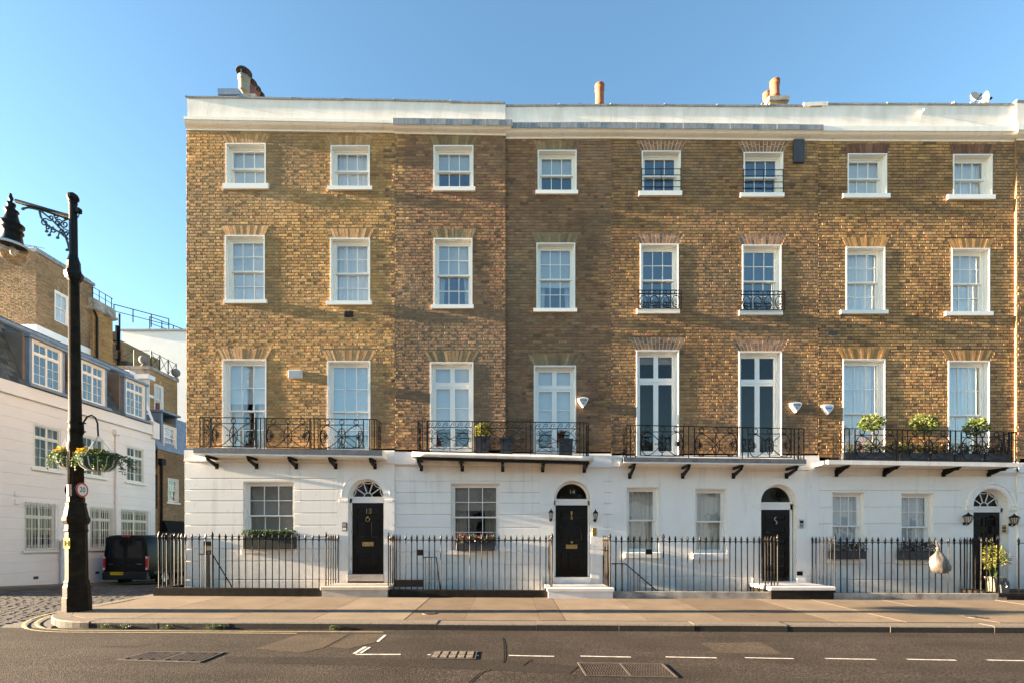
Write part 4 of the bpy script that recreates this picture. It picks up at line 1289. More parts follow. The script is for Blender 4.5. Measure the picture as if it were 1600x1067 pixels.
ARCHC = {  # rubbed-brick colours
 'gold': [(0.50,0.285,0.13), (0.45,0.26,0.12), (0.53,0.31,0.15)], 'brown': [(0.27,0.19,0.10), (0.32,0.22,0.115), (0.22,0.15,0.085)], 'red': [(0.30,0.15,0.085), (0.26,0.135,0.08), (0.34,0.185,0.10)], 'dullred': [(0.21,0.10,0.065), (0.25,0.12,0.075), (0.17,0.085,0.06)], 'orange': [(0.46,0.25,0.09), (0.42,0.22,0.08), (0.37,0.20,0.085)]}

def rect(px, Y0):
    return (PX(px[0], Y0), PX(px[2], Y0), PZ(px[3], Y0), PZ(px[1], Y0))
def sillm(px0, px1, pyt, pyb, Y0):
    pr = 0.07
    return (PX(px0, Y0-pr), PX(px1, Y0-pr), (pyb-pyt)/scale_at(Y0), pr)

def house(name, label, x0p, x1p, Y0, wins, brick, gf, tops, seed):
    """upper brick storeys; wins: (rect px, sill px or None, style dict, arch dict)"""
    pl = Plane(planeT(Y0), T0F, 'F')
    u0, u1 = PX(x0p, Y0), PX(x1p, Y0)
    root = thing(name, ((u0+u1)/2, Y0, 0), label, 'house')
    rg = random.Random(seed)
    return root, pl, rg, u0, u1
def upper(root, pl, rg, u0, u1, Y0, ybot, ytop, wins, pal, mort, seed, n_single=300, **kw):
    v0, v1 = PZ(ybot, Y0), PZ(ytop, Y0)
    ops, arches = [], []
    for (r, sl, st, ar) in wins:
        a0, a1, z0, z1 = rect(r, Y0)
        ops.append((a0, a1, z0-(0.02 if sl else 0), z1))
        if ar:
            h = ar['h']/scale_at(Y0); arches.append((a0, a1, z1, z1+h, ar.get('sk', 7)/scale_at(Y0)))
    ops += kw.pop('extra', [])
    brick_wall(root, pl.T, pl.T0, pl.key, u0, u1, v0, v1, ops, arches, pal, M[mort], n_single, seed, **kw)
    for (r, sl, st, ar) in wins:
        a0, a1, z0, z1 = rect(r, Y0)
        s = sillm(sl[0], sl[1], sl[2], sl[3], Y0) if sl else None
        window(root, pl, a0, a1, z0, z1, sill=s, rg=rg, **st)
        if ar:
            voussoirs(root, pl.T, a0, a1, z1+0.002, ar['h']/scale_at(Y0)-0.004, ar.get('sk', 7)/scale_at(Y0), ARCHC[ar['c']], M[ar.get('j', mort)], rg, ar.get('w', 0.078), ar.get('two', False))
def lower(root, pl, u0, u1, Y0, ytop, wins, dr, lines, zlow=-2.6, rg=random, extra_u=None):
    """stucco ground storey; dr: dict with door surround"""
    zt = PZ(ytop, Y0-0.05)
    ops = []
    for (r, sl, st) in wins:
        a0, a1, z0, z1 = rect(r, Y0-0.05)
        ops.append((a0, a1, z0, z1))
    sx0, sx1, dtop = PX(dr['x0'], Y0-0.05), PX(dr['x1'], Y0-0.05), PZ(dr['top'], Y0-0.05)
    ops.append((sx0, sx1, -3.0, dtop))
    a_, b_ = (extra_u or (u0, u1))
    stucco(root, pl, a_, b_, zlow, zt, ops, [PZ(l, Y0-0.05) for l in lines])
    for (r, sl, st) in wins:
        a0, a1, z0, z1 = rect(r, Y0-0.05)
        s = None
        if sl:
            p2 = 0.11; s = (PX(sl[0], Y0-p2), PX(sl[1], Y0-p2), (sl[3]-sl[2])/scale_at(Y0-p2), p2)
        window(root, pl, a0+0.001, a1-0.001, z0, z1-0.001, sill=s, rg=rg, depth=0.12, lin=0.012, proud=0.035, **st)
    Yd = Y0+0.13
    cx = (PX(dr['l'], Yd)+PX(dr['r'], Yd))/2; hw = (PX(dr['r'], Yd)-PX(dr['l'], Yd))/2
    z0, z1, zs = PZ(dr['bot'], Yd), PZ(dr['ltop'], Yd), PZ(dr['spring'], Yd)
    rf = dr['fr']/scale_at(Yd); ro = max(rf, hw)+0.055
    arch_panel(root, pl, sx0+0.002, sx1-0.002, zlow+2.2, dtop-0.002, cx, ro, zs, proud=dr.get('proud', 0.05))
    d, f = door(root, pl, cx, hw, z0, z1, zs, rf, dr['style'], dr.get('num'), dr.get('fan', 'plain'), knocker=dr.get('knocker'), letter=dr.get('letter', True), label=dr.get('label'))
    tb = MB(pl.T); cbox(tb, cx-ro+0.002, cx+ro-0.002, z0-0.16, z0+0.008, -0.2, dr.get('thr', 0.10)); tb.build('threshold', M[dr.get('thm', 'stone')], root)
    return cx, hw, z0, z1, zs, rf, ro, d, f
def string(root, x0, x1, Y0, tL, tR, bL, bR):
    b = MB(); zl1, zr1, zl0, zr0 = PZ(tL, Y0-0.07), PZ(tR, Y0-0.07), PZ(bL, Y0-0.07), PZ(bR, Y0-0.07)
    slope_box(b, x0, x1, Y0-0.070, Y0-0.002, zl0, zl1, zr0, zr1)
    slope_box(b, x0, x1, Y0-0.088, Y0-0.0705, zl0-0.012, zl0+0.03, zr0-0.012, zr0+0.03)
    b.build('string_course', M['stucco'], root)
def steps(root, x0, x1, yf, zt, mat, mat2=None, Y0=0.0, nose=0.03):
    b = MB(); z = gz((x0+x1)/2, yf)
    b.bevbox(x0, x1, yf, Y0-0.052, zt-0.09, zt, 0.012); o = b.build('doorstep', M[mat], root)
    c = MB(); c.box(x0+nose, x1-nose, yf+nose, Y0-0.053, -2.6, zt-0.091); c.build('step_base', M[mat2 or mat], root)
def plaque(root_label, name, x0, x1, y0, y1, Y0, mat, cat, d=0.03, inner=None, w=0.05):
    a0, a1, z0, z1 = PX(x0, Y0-w), PX(x1, Y0-w), PZ(y1, Y0-w), PZ(y0, Y0-w)
    t = thing(name, ((a0+a1)/2, Y0-w, z0), root_label, cat)
    b = MB(); b.bevbox(a0, a1, Y0-w-d, Y0-w-0.0005, z0, z1, 0.006); b.build('plate', M[mat], t)
    if inner:
        for (q0, q1, m_) in inner:
            b = MB(); b.box(a0+0.012, a1-0.012, Y0-w-d-0.004, Y0-w-d+0.001, z0+(z1-z0)*q0, z0+(z1-z0)*q1); b.build('panel', M[m_], t)
    return t

SS = lambda up, lo, kind, **k: dict(style='sash', up=up, lo=lo, kind=kind, **k)
# ---- number 15
r15, pl15, g15, u0, u1 = house('terrace_house', 'end terrace house in golden brick beside the mews, black door numbered 15', 291.5, 617, 0.0, None, None, None, None, 15)
A15 = dict(h=14, c='gold', j='mortar15')
upper(r15, pl15, g15, u0, u1, 0.0, 700, 200, [
  ((353,225,415.7,288.7), (347.7,419,288.7,298), SS((3,1),(3,1),'blind'), dict(A15, h=15)),
  ((516.7,228.2,578,292.7), (511,581,292.7,299.3), SS((3,1),(3,1),'voile'), dict(A15, h=15)),
  ((351.8,368.3,414.2,469.2), (348.5,416.3,469.2,475.6), SS((3,2),(3,2),'blind'), dict(A15, h=15)),
  ((516.1,372.7,578.5,471), (510,580.5,471,478), SS((3,2),(3,2),'voile'), dict(A15, h=15)),
  ((348,561.3,416.6,702), None, SS((3,2),(3,2),'drapes+blind0.45', split=0.55), dict(A15, h=17, sk=9)),
  ((511.4,564,579,702), None, SS((3,2),(3,2),'blind0.8+drapes', split=0.55, gl='glassmirror'), dict(A15, h=17, sk=9)),
 ], 'gold', 'mortar15', 15, nb=(None, 'brown'), prot=(0.0088, 0.0112), extra=[])
shell(r15, u0+0.01, u1, 0.0, 12.35)
sb = MB(sideT(u0)); sb.T = lambda u_, v_, w_: (u0-w_, u_, v_)
cd = lower(r15, pl15, u0, u1, 0.0, 703, [((380,752,459.5,856), (377,461,856,863.5), SS((3,2),(3,2),'blind0.75+drapes', gl='glassdark'))],
  dict(x0=527, x1=614, top=722, l=550.6, r=599.6, bot=896.7, ltop=785.4, spring=776.5, fr=24.5, style='six', num='15', fan='spokes', knocker='ring'),
  [722, 747, 764.5, 782, 801, 820, 838, 857, 876, 905], rg=g15, extra_u=(PX(288.3, -0.05), u1))
string(r15, PX(287.5, -0.07), u1-0.002, 0.0, 702.5, 705, 719.5, 722.5)
b = MB(); b.box(PX(288.3, -0.05)+0.002, u0+0.3, 0.24, 8.8, -2.6, PZ(703)); b.build('side_plinth', M['stucco'], r15)
cornice(r15, u0, PX(617), 0.0, 182, 188, 186.5, 192.5, 203, 207, capl=-0.06)
parapet(r15, u0+0.01, PX(617)-0.002, 0.0, 12.0, 152.5, 158, seed=1)
steps(r15, PX(500, -1.06), PX(606.5, -1.06), -1.06, PZ(916, -1.06), 'stone')
balcony(r15, pl15, 0.0, (303, 597.5), (699, 703.5), 10.5, 0.55, (312.3, 589), (651.5, 655), None, [(330.5, 399), (415.5, 484), (500, 568)], [312.3, 319, 328.5, 401, 407, 413, 486, 491, 497, 577.5, 585, 589], 'A', [339, 401, 463, 524.5, 586], 730.5, 'strut', 'stucco', 'lead')
# ---- number 14 (left half flush with 15, right half set back a little)
r14, pl14, g14, u0, u1 = house('terrace_house', 'terrace house in dark brown brick with tan arches, black door and two brass-plated wall lanterns', 617, 790, 0.0, None, None, None, None, 14)
r14['label'] = 'brown brick terrace house with black door under a plain black fanlight numbered 14'
A14 = dict(h=15, c='brown', j='mortar14')
upper(r14, pl14, g14, u0+0.004, u1, 0.0, 702, 205, [
  ((677.4,228.1,739.8,293.7), (676.3,742.5,293.7,301), SS((3,1),(3,1),'blind0.5', gl='glassmirror'), A14),
  ((677.6,373,738.2,477), (673.8,740,477,483.8), SS((3,2),(3,2),'blind0.5+tied', gl='glassmirror'), A14),
  ((672,565.8,739.7,704), None, dict(style='french', up=(1,1), lo=(1,3), split=0.22, kind='blind0.72'), dict(A14, h=18, sk=10)),
 ], 'brown', 'mortar14', 141, nb=('gold', None), n_single=150, prot=(0.0085, 0.0115), rough=0.9)
S2 = 0.06
pl14b = Plane(planeT(S2), T0F, 'F')
v0b, v1b = PX(790, S2), PX(955, S2)
upper(r14, pl14b, g14, PX(790)+0.001, v1b, S2, 705, 213, [
  ((840,235.5,901,299), (837,903.3,299,305.8), SS((3,1),(3,1),'blind0.5', gl='glassmirror'), A14),
  ((838.1,380.2,898.7,482.6), (833.8,901.8,482.6,489), SS((3,2),(3,2),'blind0.6+tied', gl='glassmirror'), A14),
  ((834,571,900,706), None, dict(style='french', up=(1,1), lo=(1,3), split=0.22, kind='blind0.72'), dict(A14, h=18, sk=10)),
 ], 'brown', 'mortar14', 142, nb=(None, 'mixed'), n_single=150, prot=(0.0085, 0.0115), rough=0.9, gain=0.92)
b = MB(); b.box(u1-0.12, u1, 0.006, S2+0.2, PZ(705), PZ(213)); b.build('break_return', M['sidebrick'], r14)
shell(r14, u0+0.004, v1b, S2, 12.3)
cd14 = lower(r14, pl14b, u0, v1b, S2, 708, [((704,754.5,781,858.5), (701.5,784.3,859.8,867), SS((3,2),(3,2),'blind0.38+drapes', gl='glassdark'))],
  dict(x0=843, x1=944, top=726, l=868, r=918, bot=901, ltop=789, spring=780, fr=24.5, style='four', fan='plain', knocker='urn', thm='stonewhite', num=None),
  [728, 751.5, 769, 786, 803.5, 823.5, 843, 862, 881, 905], rg=g14, extra_u=(u0+0.003, v1b))
inst('number', text_mesh('14', 0.16, M['alarmwhite'], ext=0.002), cd14[8], (cd14[0]+0.02, S2+0.165, cd14[4]+0.20))
string(r14, u0+0.001, v1b-0.002, S2-0.03, 705, 711, 724, 729)
cornice(r14, u0+0.002, u1, 0.0, 186, 188.5, 195.5, 197.5, 208.5, 211.5, lead=True, capr=0.18)
parapet(r14, u0+0.003, u1, 0.0, 12.0, 158.5, 161.5, seed=2)
cornice(r14, u1+0.002, v1b, S2, 193, 192.5, 201.5, 201.5, 216.5, 216, lead=True)
parapet(r14, u1+0.004, v1b-0.002, S2, 11.9, 166, 165.5, seed=3)
steps(r14, PX(855, -1.06), PX(960, -1.06), -1.06, PZ(918, -1.06), 'stonewhite', Y0=S2)
bal14, Yr14, bz14, tz14 = balcony(r14, pl14, 0.0, (644, 927.5), (706, 713), 6.5, 0.60, (652.8, 919.4), (657, 660), None, [(668.5, 738), (752, 822), (836, 906)], [652.8, 660, 667, 745, 829, 912, 916, 919.4], 'B', [658.5, 722.5, 785.5, 848, 913], lambda x_: 735+x_*0.6, 'beam', 'stucco_old', 'round')
# ---- number 13
r13, pl13, g13, u0, u1 = house('terrace_house', 'terrace house with red rubbed-brick arches and tall dark French windows, black door under fanlight numbered 13', 955, 1278, S2, None, None, None, None, 13)
r13['label'] = 'terrace house with red brick arches, dark French windows and fanlight numbered 13'
A13 = dict(h=18, c='red', j='palejoint', sk=9, two=True, w=0.085)
upper(r13, pl13, g13, u0, u1, S2, 708, 213, [
  ((1002.5,236.6,1063.4,300.2), (998.5,1066,300.2,308.3), SS((3,1),(3,1),'dark', gl='glassmirror'), A13),
  ((1161.5,238.8,1223.4,303), (1157.4,1225.9,303,310.5), SS((3,1),(3,1),'dark', gl='glassmirror'), A13),
  ((1000,381.8,1060.2,483.8), (995.6,1062.4,483.8,491.5), SS((3,2),(3,2),'dark', gl='glassmirror'), A13),
  ((1159.5,383.3,1220.7,485.7), (1155.8,1223.5,485.7,493.7), SS((3,2),(3,2),'dark', gl='glassmirror'), A13),
  ((994,547.2,1060.8,711), None, dict(style='french', up=(1,1), lo=(1,1), split=0.26, kind='blind0.08', gl='glassdark'), dict(A13, h=20, sk=11)),
  ((1153.9,549,1221.3,713), None, dict(style='french', up=(1,1), lo=(1,1), split=0.26, kind='dark', gl='glassdark'), dict(A13, h=20, sk=11)),
 ], 'mixed', 'mortar13', 13, nb=('brown', 'yellow'), prot=(0.0085, 0.0115), rough=0.75)
shell(r13, u0+0.002, u1, S2, 12.3)
cd13 = lower(r13, pl13, u0, u1, S2, 711, [((979,760.6,1029,862), (976.5,1032,862,871), SS((1,1),(1,1),'full')), ((1086,763,1136,863.5), (1083.6,1137.6,863.5,874), SS((1,1),(1,1),'full'))],
  dict(x0=1172, x1=1262, top=735, l=1188.5, r=1233.7, bot=907.4, ltop=796, spring=785, fr=24.3, style='slots', fan='plain', knocker='snake', letter=False, thm='stonewhite', thr=0.06),
  [900], rg=g13)
inst('number', text_mesh('13', 0.19, M['black'], ext=0.002), cd13[8], (cd13[0]+0.10, S2+0.163, cd13[4]+0.22))
string(r13, u0+0.001, u1-0.002, S2, 711, 716.5, 728, 733)
cornice(r13, u0+0.002, PX(1287, S2-0.2), S2, 192.5, 196.5, 201.8, 204.3, 216, 219.5, lead=True)
parapet(r13, u0+0.002, PX(1284, S2)-0.002, S2, 11.9, 165, 167, seed=4)
steps(r13, PX(1204, -1.06), PX(1306, -1.06), -1.06, PZ(916, -1.06), 'stonewhite', 'plinth', Y0=S2)
balcony(r13, pl13, S2, (974.7, 1259.7), (714, 717.5), 8.5, 0.60, (979, 1256), (663.5, 669.5), None, [(1001, 1068), (1085, 1152), (1169, 1236)], [979, 985, 993, 1076, 1160, 1241, 1248, 1256], 'A', [984, 1066.6, 1146, 1228.8], 745.5, 'strut', 'stucco', 'lead')
for (p0, p1, ya, yb) in ((997, 1064.5, 454, 484), (1158, 1226, 455.5, 486)):     # window guards
    Yg = S2-0.12
    gp = iron_panel(r13, PX(p0, Yg), PX(p1, Yg), PZ(yb, Yg)+0.02, PZ(ya, Yg), Yg, 'J', name='window_guard')
    rb = MB()
    for p in (p0, p1):
        for yy in (ya, yb-2): rb.tube([(PX(p, Yg), Yg, PZ(yy, Yg)), (PX(p, Yg), S2+0.005, PZ(yy, Yg))], 0.009, 4)
    rb.tube([(PX(p0, Yg), Yg, PZ(ya, Yg)), (PX(p1, Yg), Yg, PZ(ya, Yg))], 0.012, 4); rb.build('guard_rail', M['iron'], gp)
for (p0, p1, ys_) in ((1002.5, 1063.4, (264.5, 274, 283, 292.5)), (1161.5, 1223.4, (266, 275.5, 285, 294.5))):
    Yg = S2-0.03; gb = MB()
    for yy in ys_: gb.tube([(PX(p0-0.5, Yg), Yg, PZ(yy, Yg)), (PX(p1+0.5, Yg), Yg, PZ(yy, Yg))], 0.009, 5)
    for p in (p0, (p0+p1)/2, p1): gb.tube([(PX(p, Yg), Yg-0.012, PZ(ys_[0]-1, Yg)), (PX(p, Yg), Yg-0.012, PZ(ys_[-1]+7, Yg))], 0.009, 5)
    gb.build('window_bars', M['iron'], r13)
b = MB(); b.box(PX(1240, S2-0.05), PX(1256.6, S2-0.05), S2-0.07, S2-0.005, PZ(256.7, S2), PZ(221, S2)); b.build('vent_panel', M['planter'], r13)
# ---- number 12
r12, pl12, g12, u0, u1 = house('terrace_house', 'yellow brick terrace house with dark pointing and flower troughs along its balcony', 1278, 1587, S2, None, None, None, None, 12)
A12 = dict(h=15, c='orange', j='mortar14', sk=7)
upper(r12, pl12, g12, u0+0.004, u1, S2, 714, 215, [
  ((1324,241,1385.4,304.2), (1317.6,1391.6,304.2,312), SS((3,1),(3,1),'blind'), dict(h=16, c='dullred', j='mortar13', sk=5)),
  ((1488.6,242,1550,306), (1481.9,1556,306,314), SS((3,1),(3,1),'voile'), dict(h=16, c='dullred', j='mortar13', sk=5)),
  ((1321.5,386.6,1382.7,485.3), (1314.5,1388.5,485.3,492), SS((3,2),(3,2),'voile'), A12),
  ((1486,388.6,1546,487.6), (1478.6,1552.7,487.6,494.6), SS((3,2),(3,2),'blind'), A12),
  ((1316.5,561,1383,718), None, SS((3,2),(3,2),'voile', split=0.52), dict(A12, h=17, sk=9)),
  ((1481,563.7,1545.7,720), None, SS((3,2),(3,2),'voile', split=0.52), dict(h=17, c='orange', j='palejoint', sk=10)),
 ], 'yellow', 'mortar12', 12, nb=('mixed', None), prot=(0.009, 0.012), rough=0.7)
shell(r12, u0+0.004, u1, S2, 12.3)
cd12 = lower(r12, pl12, u0, u1, S2, 719, [((1300.6,768.7,1351,872), (1294.5,1354.6,872,879.5), SS((3,2),(3,2),'voile')), ((1408.6,770.4,1459,873.4), (1403.5,1461,873.4,880), SS((3,2),(3,2),'voile'))],
  dict(x0=1502, x1=1586.5, top=742, l=1514, r=1561.6, bot=917, ltop=800, spring=791.5, fr=23.8, style='four', fan='spokes', knocker=None, letter=False, thm='plinth', thr=0.07),
  [743, 766, 792, 818, 845, 880, 905], rg=g12, extra_u=(u0+0.003, u1))
string(r12, u0+0.001, u1, S2, 719, 725, 732, 738)
ab = MB()                                   # moulded arch over the door
cx, ro, zs = cd12[0], cd12[6], cd12[4]
for (r_, w_, d_) in ((ro+0.07, 0.05, 0.075), (ro+0.16, 0.035, 0.09)):
    n = 22
    for i in range(n):
        a, c = math.pi*i/n, math.pi*(i+1)/n
        P_ = lambda t, rr_: (cx-rr_*math.cos(t), zs+rr_*math.sin(t))
        q = [P_(a, r_-w_), P_(c, r_-w_), P_(c, r_+w_), P_(a, r_+w_)]
        ab.add([(x_, S2-0.05, z_) for x_, z_ in q]+[(x_, S2-d_, z_) for x_, z_ in q], [(4,5,6,7),(0,1,5,4),(1,2,6,5),(2,3,7,6),(3,0,4,7)])
ab.box(cx-ro-0.22, cx-ro+0.0, S2-0.10, S2-0.051, zs-0.10, zs-0.02); ab.box(cx+ro, cx+ro+0.22, S2-0.10, S2-0.051, zs-0.10, zs-0.02)
ab.build('door_arch', M['stucco'], r12)
for (rr_, cdx, nm) in ((r14, cd14, 0), (r13, cd13, 0), (r15, cd, 0)):
    cx, ro, zs = cdx[0], cdx[6], cdx[4]; Yq = 0.0 if rr_ is r15 else S2
    for s in (-1, 1):
        a0, a1 = (cx-ro-0.22, cx-ro) if s < 0 else (cx+ro, cx+ro+0.22)
        ib = MB(); ib.box(a0, a1, Yq-0.066, Yq-0.051, zs-0.13, zs-0.08); ib.build('impost', M['stucco'], rr_)
        ib = MB(); ib.box(a0, a1, Yq-0.072, Yq-0.051, cdx[2]-0.2, cdx[2]+0.10); ib.build('pilaster_base', M['stucco'], rr_)
    ib = MB()
    n = 24; R0 = ro+0.16
    for i in range(n):
        a, c = math.pi*i/n, math.pi*(i+1)/n
        q = [(cx-r_*math.cos(t), zs+r_*math.sin(t)) for t, r_ in ((a, R0), (c, R0), (c, R0+0.014), (a, R0+0.014))]
        ib.add([(x_, Yq-0.05, z_) for x_, z_ in q]+[(x_, Yq-0.060, z_) for x_, z_ in q], [(4,5,6,7),(0,1,5,4),(1,2,6,5),(2,3,7,6),(3,0,4,7)])
    ib.build('door_moulding', M['stucco'], rr_)
cornice(r12, PX(1287, S2-0.2)+0.002, u1, S2, 197, 197.5, 204.5, 205.5, 220, 221)
parapet(r12, PX(1284, S2), u1-0.002, S2, 11.9, 164, 165, seed=5)
b = MB(); slope_box(b, PX(1255, S2), PX(1293, S2), S2-0.03, S2+0.3, PZ(167.6, S2), PZ(162, S2), PZ(166, S2), PZ(160.5, S2)); b.build('coping_block', M['stucco_old'], r12)
b = MB(); b.tube([(PX(1442, S2), S2+0.02, PZ(176, S2)), (PX(1436, S2), S2-0.14, PZ(179, S2))], 0.025, 8); b.build('overflow_pipe', M['alarmwhite'], r12)
steps(r12, PX(1560, -1.0), 16.5, -1.0, PZ(926, -1.0), 'plinth', Y0=S2)
bal12, Yr12, bz12, tz12 = balcony(r12, pl12, S2, (1294, 1597), (718, 722.5), 6.5, 0.62, (1319, 1587), (669, 674.5), None, [(1336, 1402), (1418, 1485), (1502, 1568)], [1319, 1327, 1410, 1493, 1576, 1581, 1587], 'A', [1306.5, 1381, 1473.5, 1544], 743, 'scroll', 'stucco_old', None)
# ---- number 11 (sliver)
r11, pl11, g11, u0, u1 = house('terrace_house', 'sliver of a brown brick house projecting slightly past the yellow brick house', 1588, 1800, 0.0, None, None, None, None, 11)
upper(r11, pl11, g11, u0, u1, 0.0, 716, 212, [((1655,388,1716,488), (1648,1722,488,495), SS((3,2),(3,2),'blind'), A14), ((1655,242,1716,306), (1648,1722,306,313), SS((3,1),(3,1),'blind'), A14)], 'mixed', 'mortar13', 11, n_single=120)
b = MB(); b.box(u0-0.0, u0+0.1, 0.005, S2+0.2, PZ(720), PZ(212)); b.build('corner_return', M['sidebrick'], r11)
shell(r11, u0+0.01, u1, 0.0, 12.3)
stucco(r11, pl11, u0, u1, -2.6, PZ(722, -0.05), [], [PZ(l, -0.05) for l in (745, 770, 795, 820, 845, 870, 905)])
cornice(r11, u0, u1, 0.0, 194, 196, 203, 205, 219, 221, capl=0.16)
parapet(r11, u0+0.02, u1, 0.0, 11.9, 160, 162, seed=6)
string(r11, u0-0.0, u1, 0.0, 724, 728, 737, 741)
# area floor and stair rails behind the railings
def area(x0, x1, lab):
    b = MB(); b.box(x0, x1, -0.78, -0.056, -2.74, -2.5); return tag(b.build('area_floor', M['settjoint']), kind='structure')
area(-8.5, -4.6, ''); area(-3.0, 0.85, ''); area(2.4, 6.4, ''); area(7.9, 11.8, '')

# ------------------------------------------------------------------ area railings
RY = -0.87
XL, XR = PX(248.5, RY), PX(509, RY)
railing('black spearhead railing wrapping the corner below the golden brick end house', [
  ((XL, -0.06), (XL, RY), 7, 0.19, 0.14, 'plinth', 0),
  ((XL, RY), (XR, RY), 26, 0.19, 0.16, 'plinth', 2),
  ((XR, RY), (XR, -0.06), 6, 0.25, 0.10, None, 0)])
XL, XR = PX(606.5, RY), PX(862, RY)
r14rail = railing('black spearhead railing with a low gate, between the doors numbered 15 and 14', [
  ((XL, -0.06), (XL, RY), 5, 0.25, 0.10, None, 0),
  ((XL, RY), (XR, RY), 29, 0.17, 0.16, 'plinth', 1),
  ((XR, RY), (XR, -0.0), 6, 0.22, 0.10, None, 0)])
b = MB(); b.box(PX(616, RY-0.03), PX(662, RY-0.03), RY-0.03, RY-0.018, 0.25, 0.42); b.build('gate_panel', M['iron'], r14rail)
b = MB(); b.box(PX(651, RY-0.05), PX(661, RY-0.05), RY-0.06, RY-0.018, PZ(867, RY), PZ(858, RY)); b.build('lock_box', M['iron'], r14rail)
XL, XR = PX(953, RY), PX(1215, RY)
r13rail = railing('black spearhead railing on a worn stone plinth below the curtained windows', [
  ((XL, 0.0), (XL, RY), 9, 0.2, 0.10, None, 0),
  ((XL, RY), (XR, RY), 29, 0.16, 0.18, 'coping', 2),
  ((XR, RY), (XR, 0.0), 7, 0.24, 0.10, None, 0)])
b = MB(); b.box(PX(1009, RY-0.05), PX(1018, RY-0.05), RY-0.05, RY-0.018, PZ(865.5, RY), PZ(857, RY)); b.build('lock_box', M['iron'], r13rail)
XL, XR = PX(1304, RY), PX(1560, RY)
railing('black spearhead railing with a tied bag hung on it', [
  ((XL, 0.0), (XL, RY), 7, 0.24, 0.10, None, 0),
  ((XL, RY), (XR, RY), 27, 0.15, 0.20, 'coping', 1),
  ((XR, RY), (XR, 0.0), 7, 0.2, 0.10, None, 0)])
XL = PX(1592, RY)
railing('single visible bar of railing past the step with the potted bamboo', [((XL, RY), (XL+3.0, RY), 20, 0.17, 0.16, 'plinth', 0)])

def stair_rail(label, x0, x1, zt, zb, yq, n=6):
    t = thing('stair_handrail', (x1, yq, zb), label, 'handrail', 'handrails of the basement stairs')
    b = MB(); b.tube([(x0, yq, zt), (x0+0.35, yq, zt), (x1, yq, zb)], 0.015, 6); b.build('rail', M['iron'], t)
    for i in range(n):
        q = (i+0.5)/n; x_ = x0+(x1-x0)*q
        z_ = zt if x_ < x0+0.35 else zt+(zb-zt)*(x_-x0-0.35)/(x1-x0-0.35)
        vb = MB(); vb.tube([(x_, yq, z_), (x_, yq, max(z_-0.95, -2.4))], 0.010, 5); vb.build('baluster', M['iron'], t)
    return t
stair_rail('thin black stair handrail behind railing, under the box hedge window', PX(310, -0.5), PX(366, -0.5), PZ(865, -0.5), PZ(922, -0.5), -0.5)
stair_rail('thin black stair handrail behind railing, beside the white step and lantern', PX(955, -0.5), PX(1026, -0.5), PZ(880, -0.5), PZ(922, -0.5), -0.5)
stair_rail('thin black stair handrail behind railing with the low gate', PX(660, -0.5), PX(688, -0.5), PZ(870, -0.5), PZ(924, -0.5), -0.5, 3)
t = thing('entry_panel', (PX(325, -0.5), -0.5, -2.5), 'black post with small square intercom, behind the corner railing', 'intercom')
b = MB(); b.box(PX(324, -0.5), PX(328, -0.5), -0.53, -0.5, -2.5, PZ(866, -0.5)); b.build('post', M['iron'], t)
b = MB(); b.bevbox(PX(320, -0.5), PX(332, -0.5), -0.56, -0.5, PZ(865, -0.5), PZ(845, -0.5), 0.008); b.build('box', M['iron'], t)
b = MB(); b.box(PX(322, -0.56), PX(330, -0.56), -0.568, -0.5605, PZ(859, -0.56), PZ(852, -0.56)); b.build('panel', M['steel'], t)

# small fittings on the fronts
plaque('small steel intercom with white panel beside door 15', 'intercom', 535, 542.2, 815.5, 829, 0.0, 'iron', 'intercom', inner=[(0.08, 0.4, 'alarmwhite'), (0.5, 0.92, 'steel')])
plaque('brass nameplate below the lantern right of door 14', 'name_plate', 925, 932, 824, 837, S2, 'brass', 'plaque', d=0.012)
plaque('oval metal intercom beside the door numbered 13', 'intercom', 1248, 1255, 811, 824.5, S2, 'steel', 'intercom', inner=[(0.15, 0.5, 'lead'), (0.58, 0.85, 'iron')])
plaque('black vent grille low on the wall right of door 13', 'vent_grille', 1245, 1254, 892, 898.5, S2, 'black', 'vent', d=0.015)
plaque('brass bell panel under the lantern of the bamboo doorway', 'bell_panel', 1565, 1571.5, 819.6, 833, S2, 'brass', 'bell', d=0.015, inner=[(0.2, 0.4, 'iron'), (0.55, 0.75, 'iron')])
plaque('dark air brick under a second-floor window of the golden brick house', 'air_vent', 538, 552, 487, 496, 0.0, 'iron', 'vent', d=0.02, w=0.004)
plaque('cream floodlight box between tall first-floor windows of golden brick house', 'floodlight', 453, 473, 579.5, 592, 0.0, 'blind', 'light box', d=0.10, w=0.004, inner=[(0.12, 0.88, 'alarmgrey')])
plaque('dark grey slate vent under window of the yellow brick house', 'air_vent', 1293, 1308, 518, 524, S2, 'planter', 'vent', d=0.015, w=0.004)
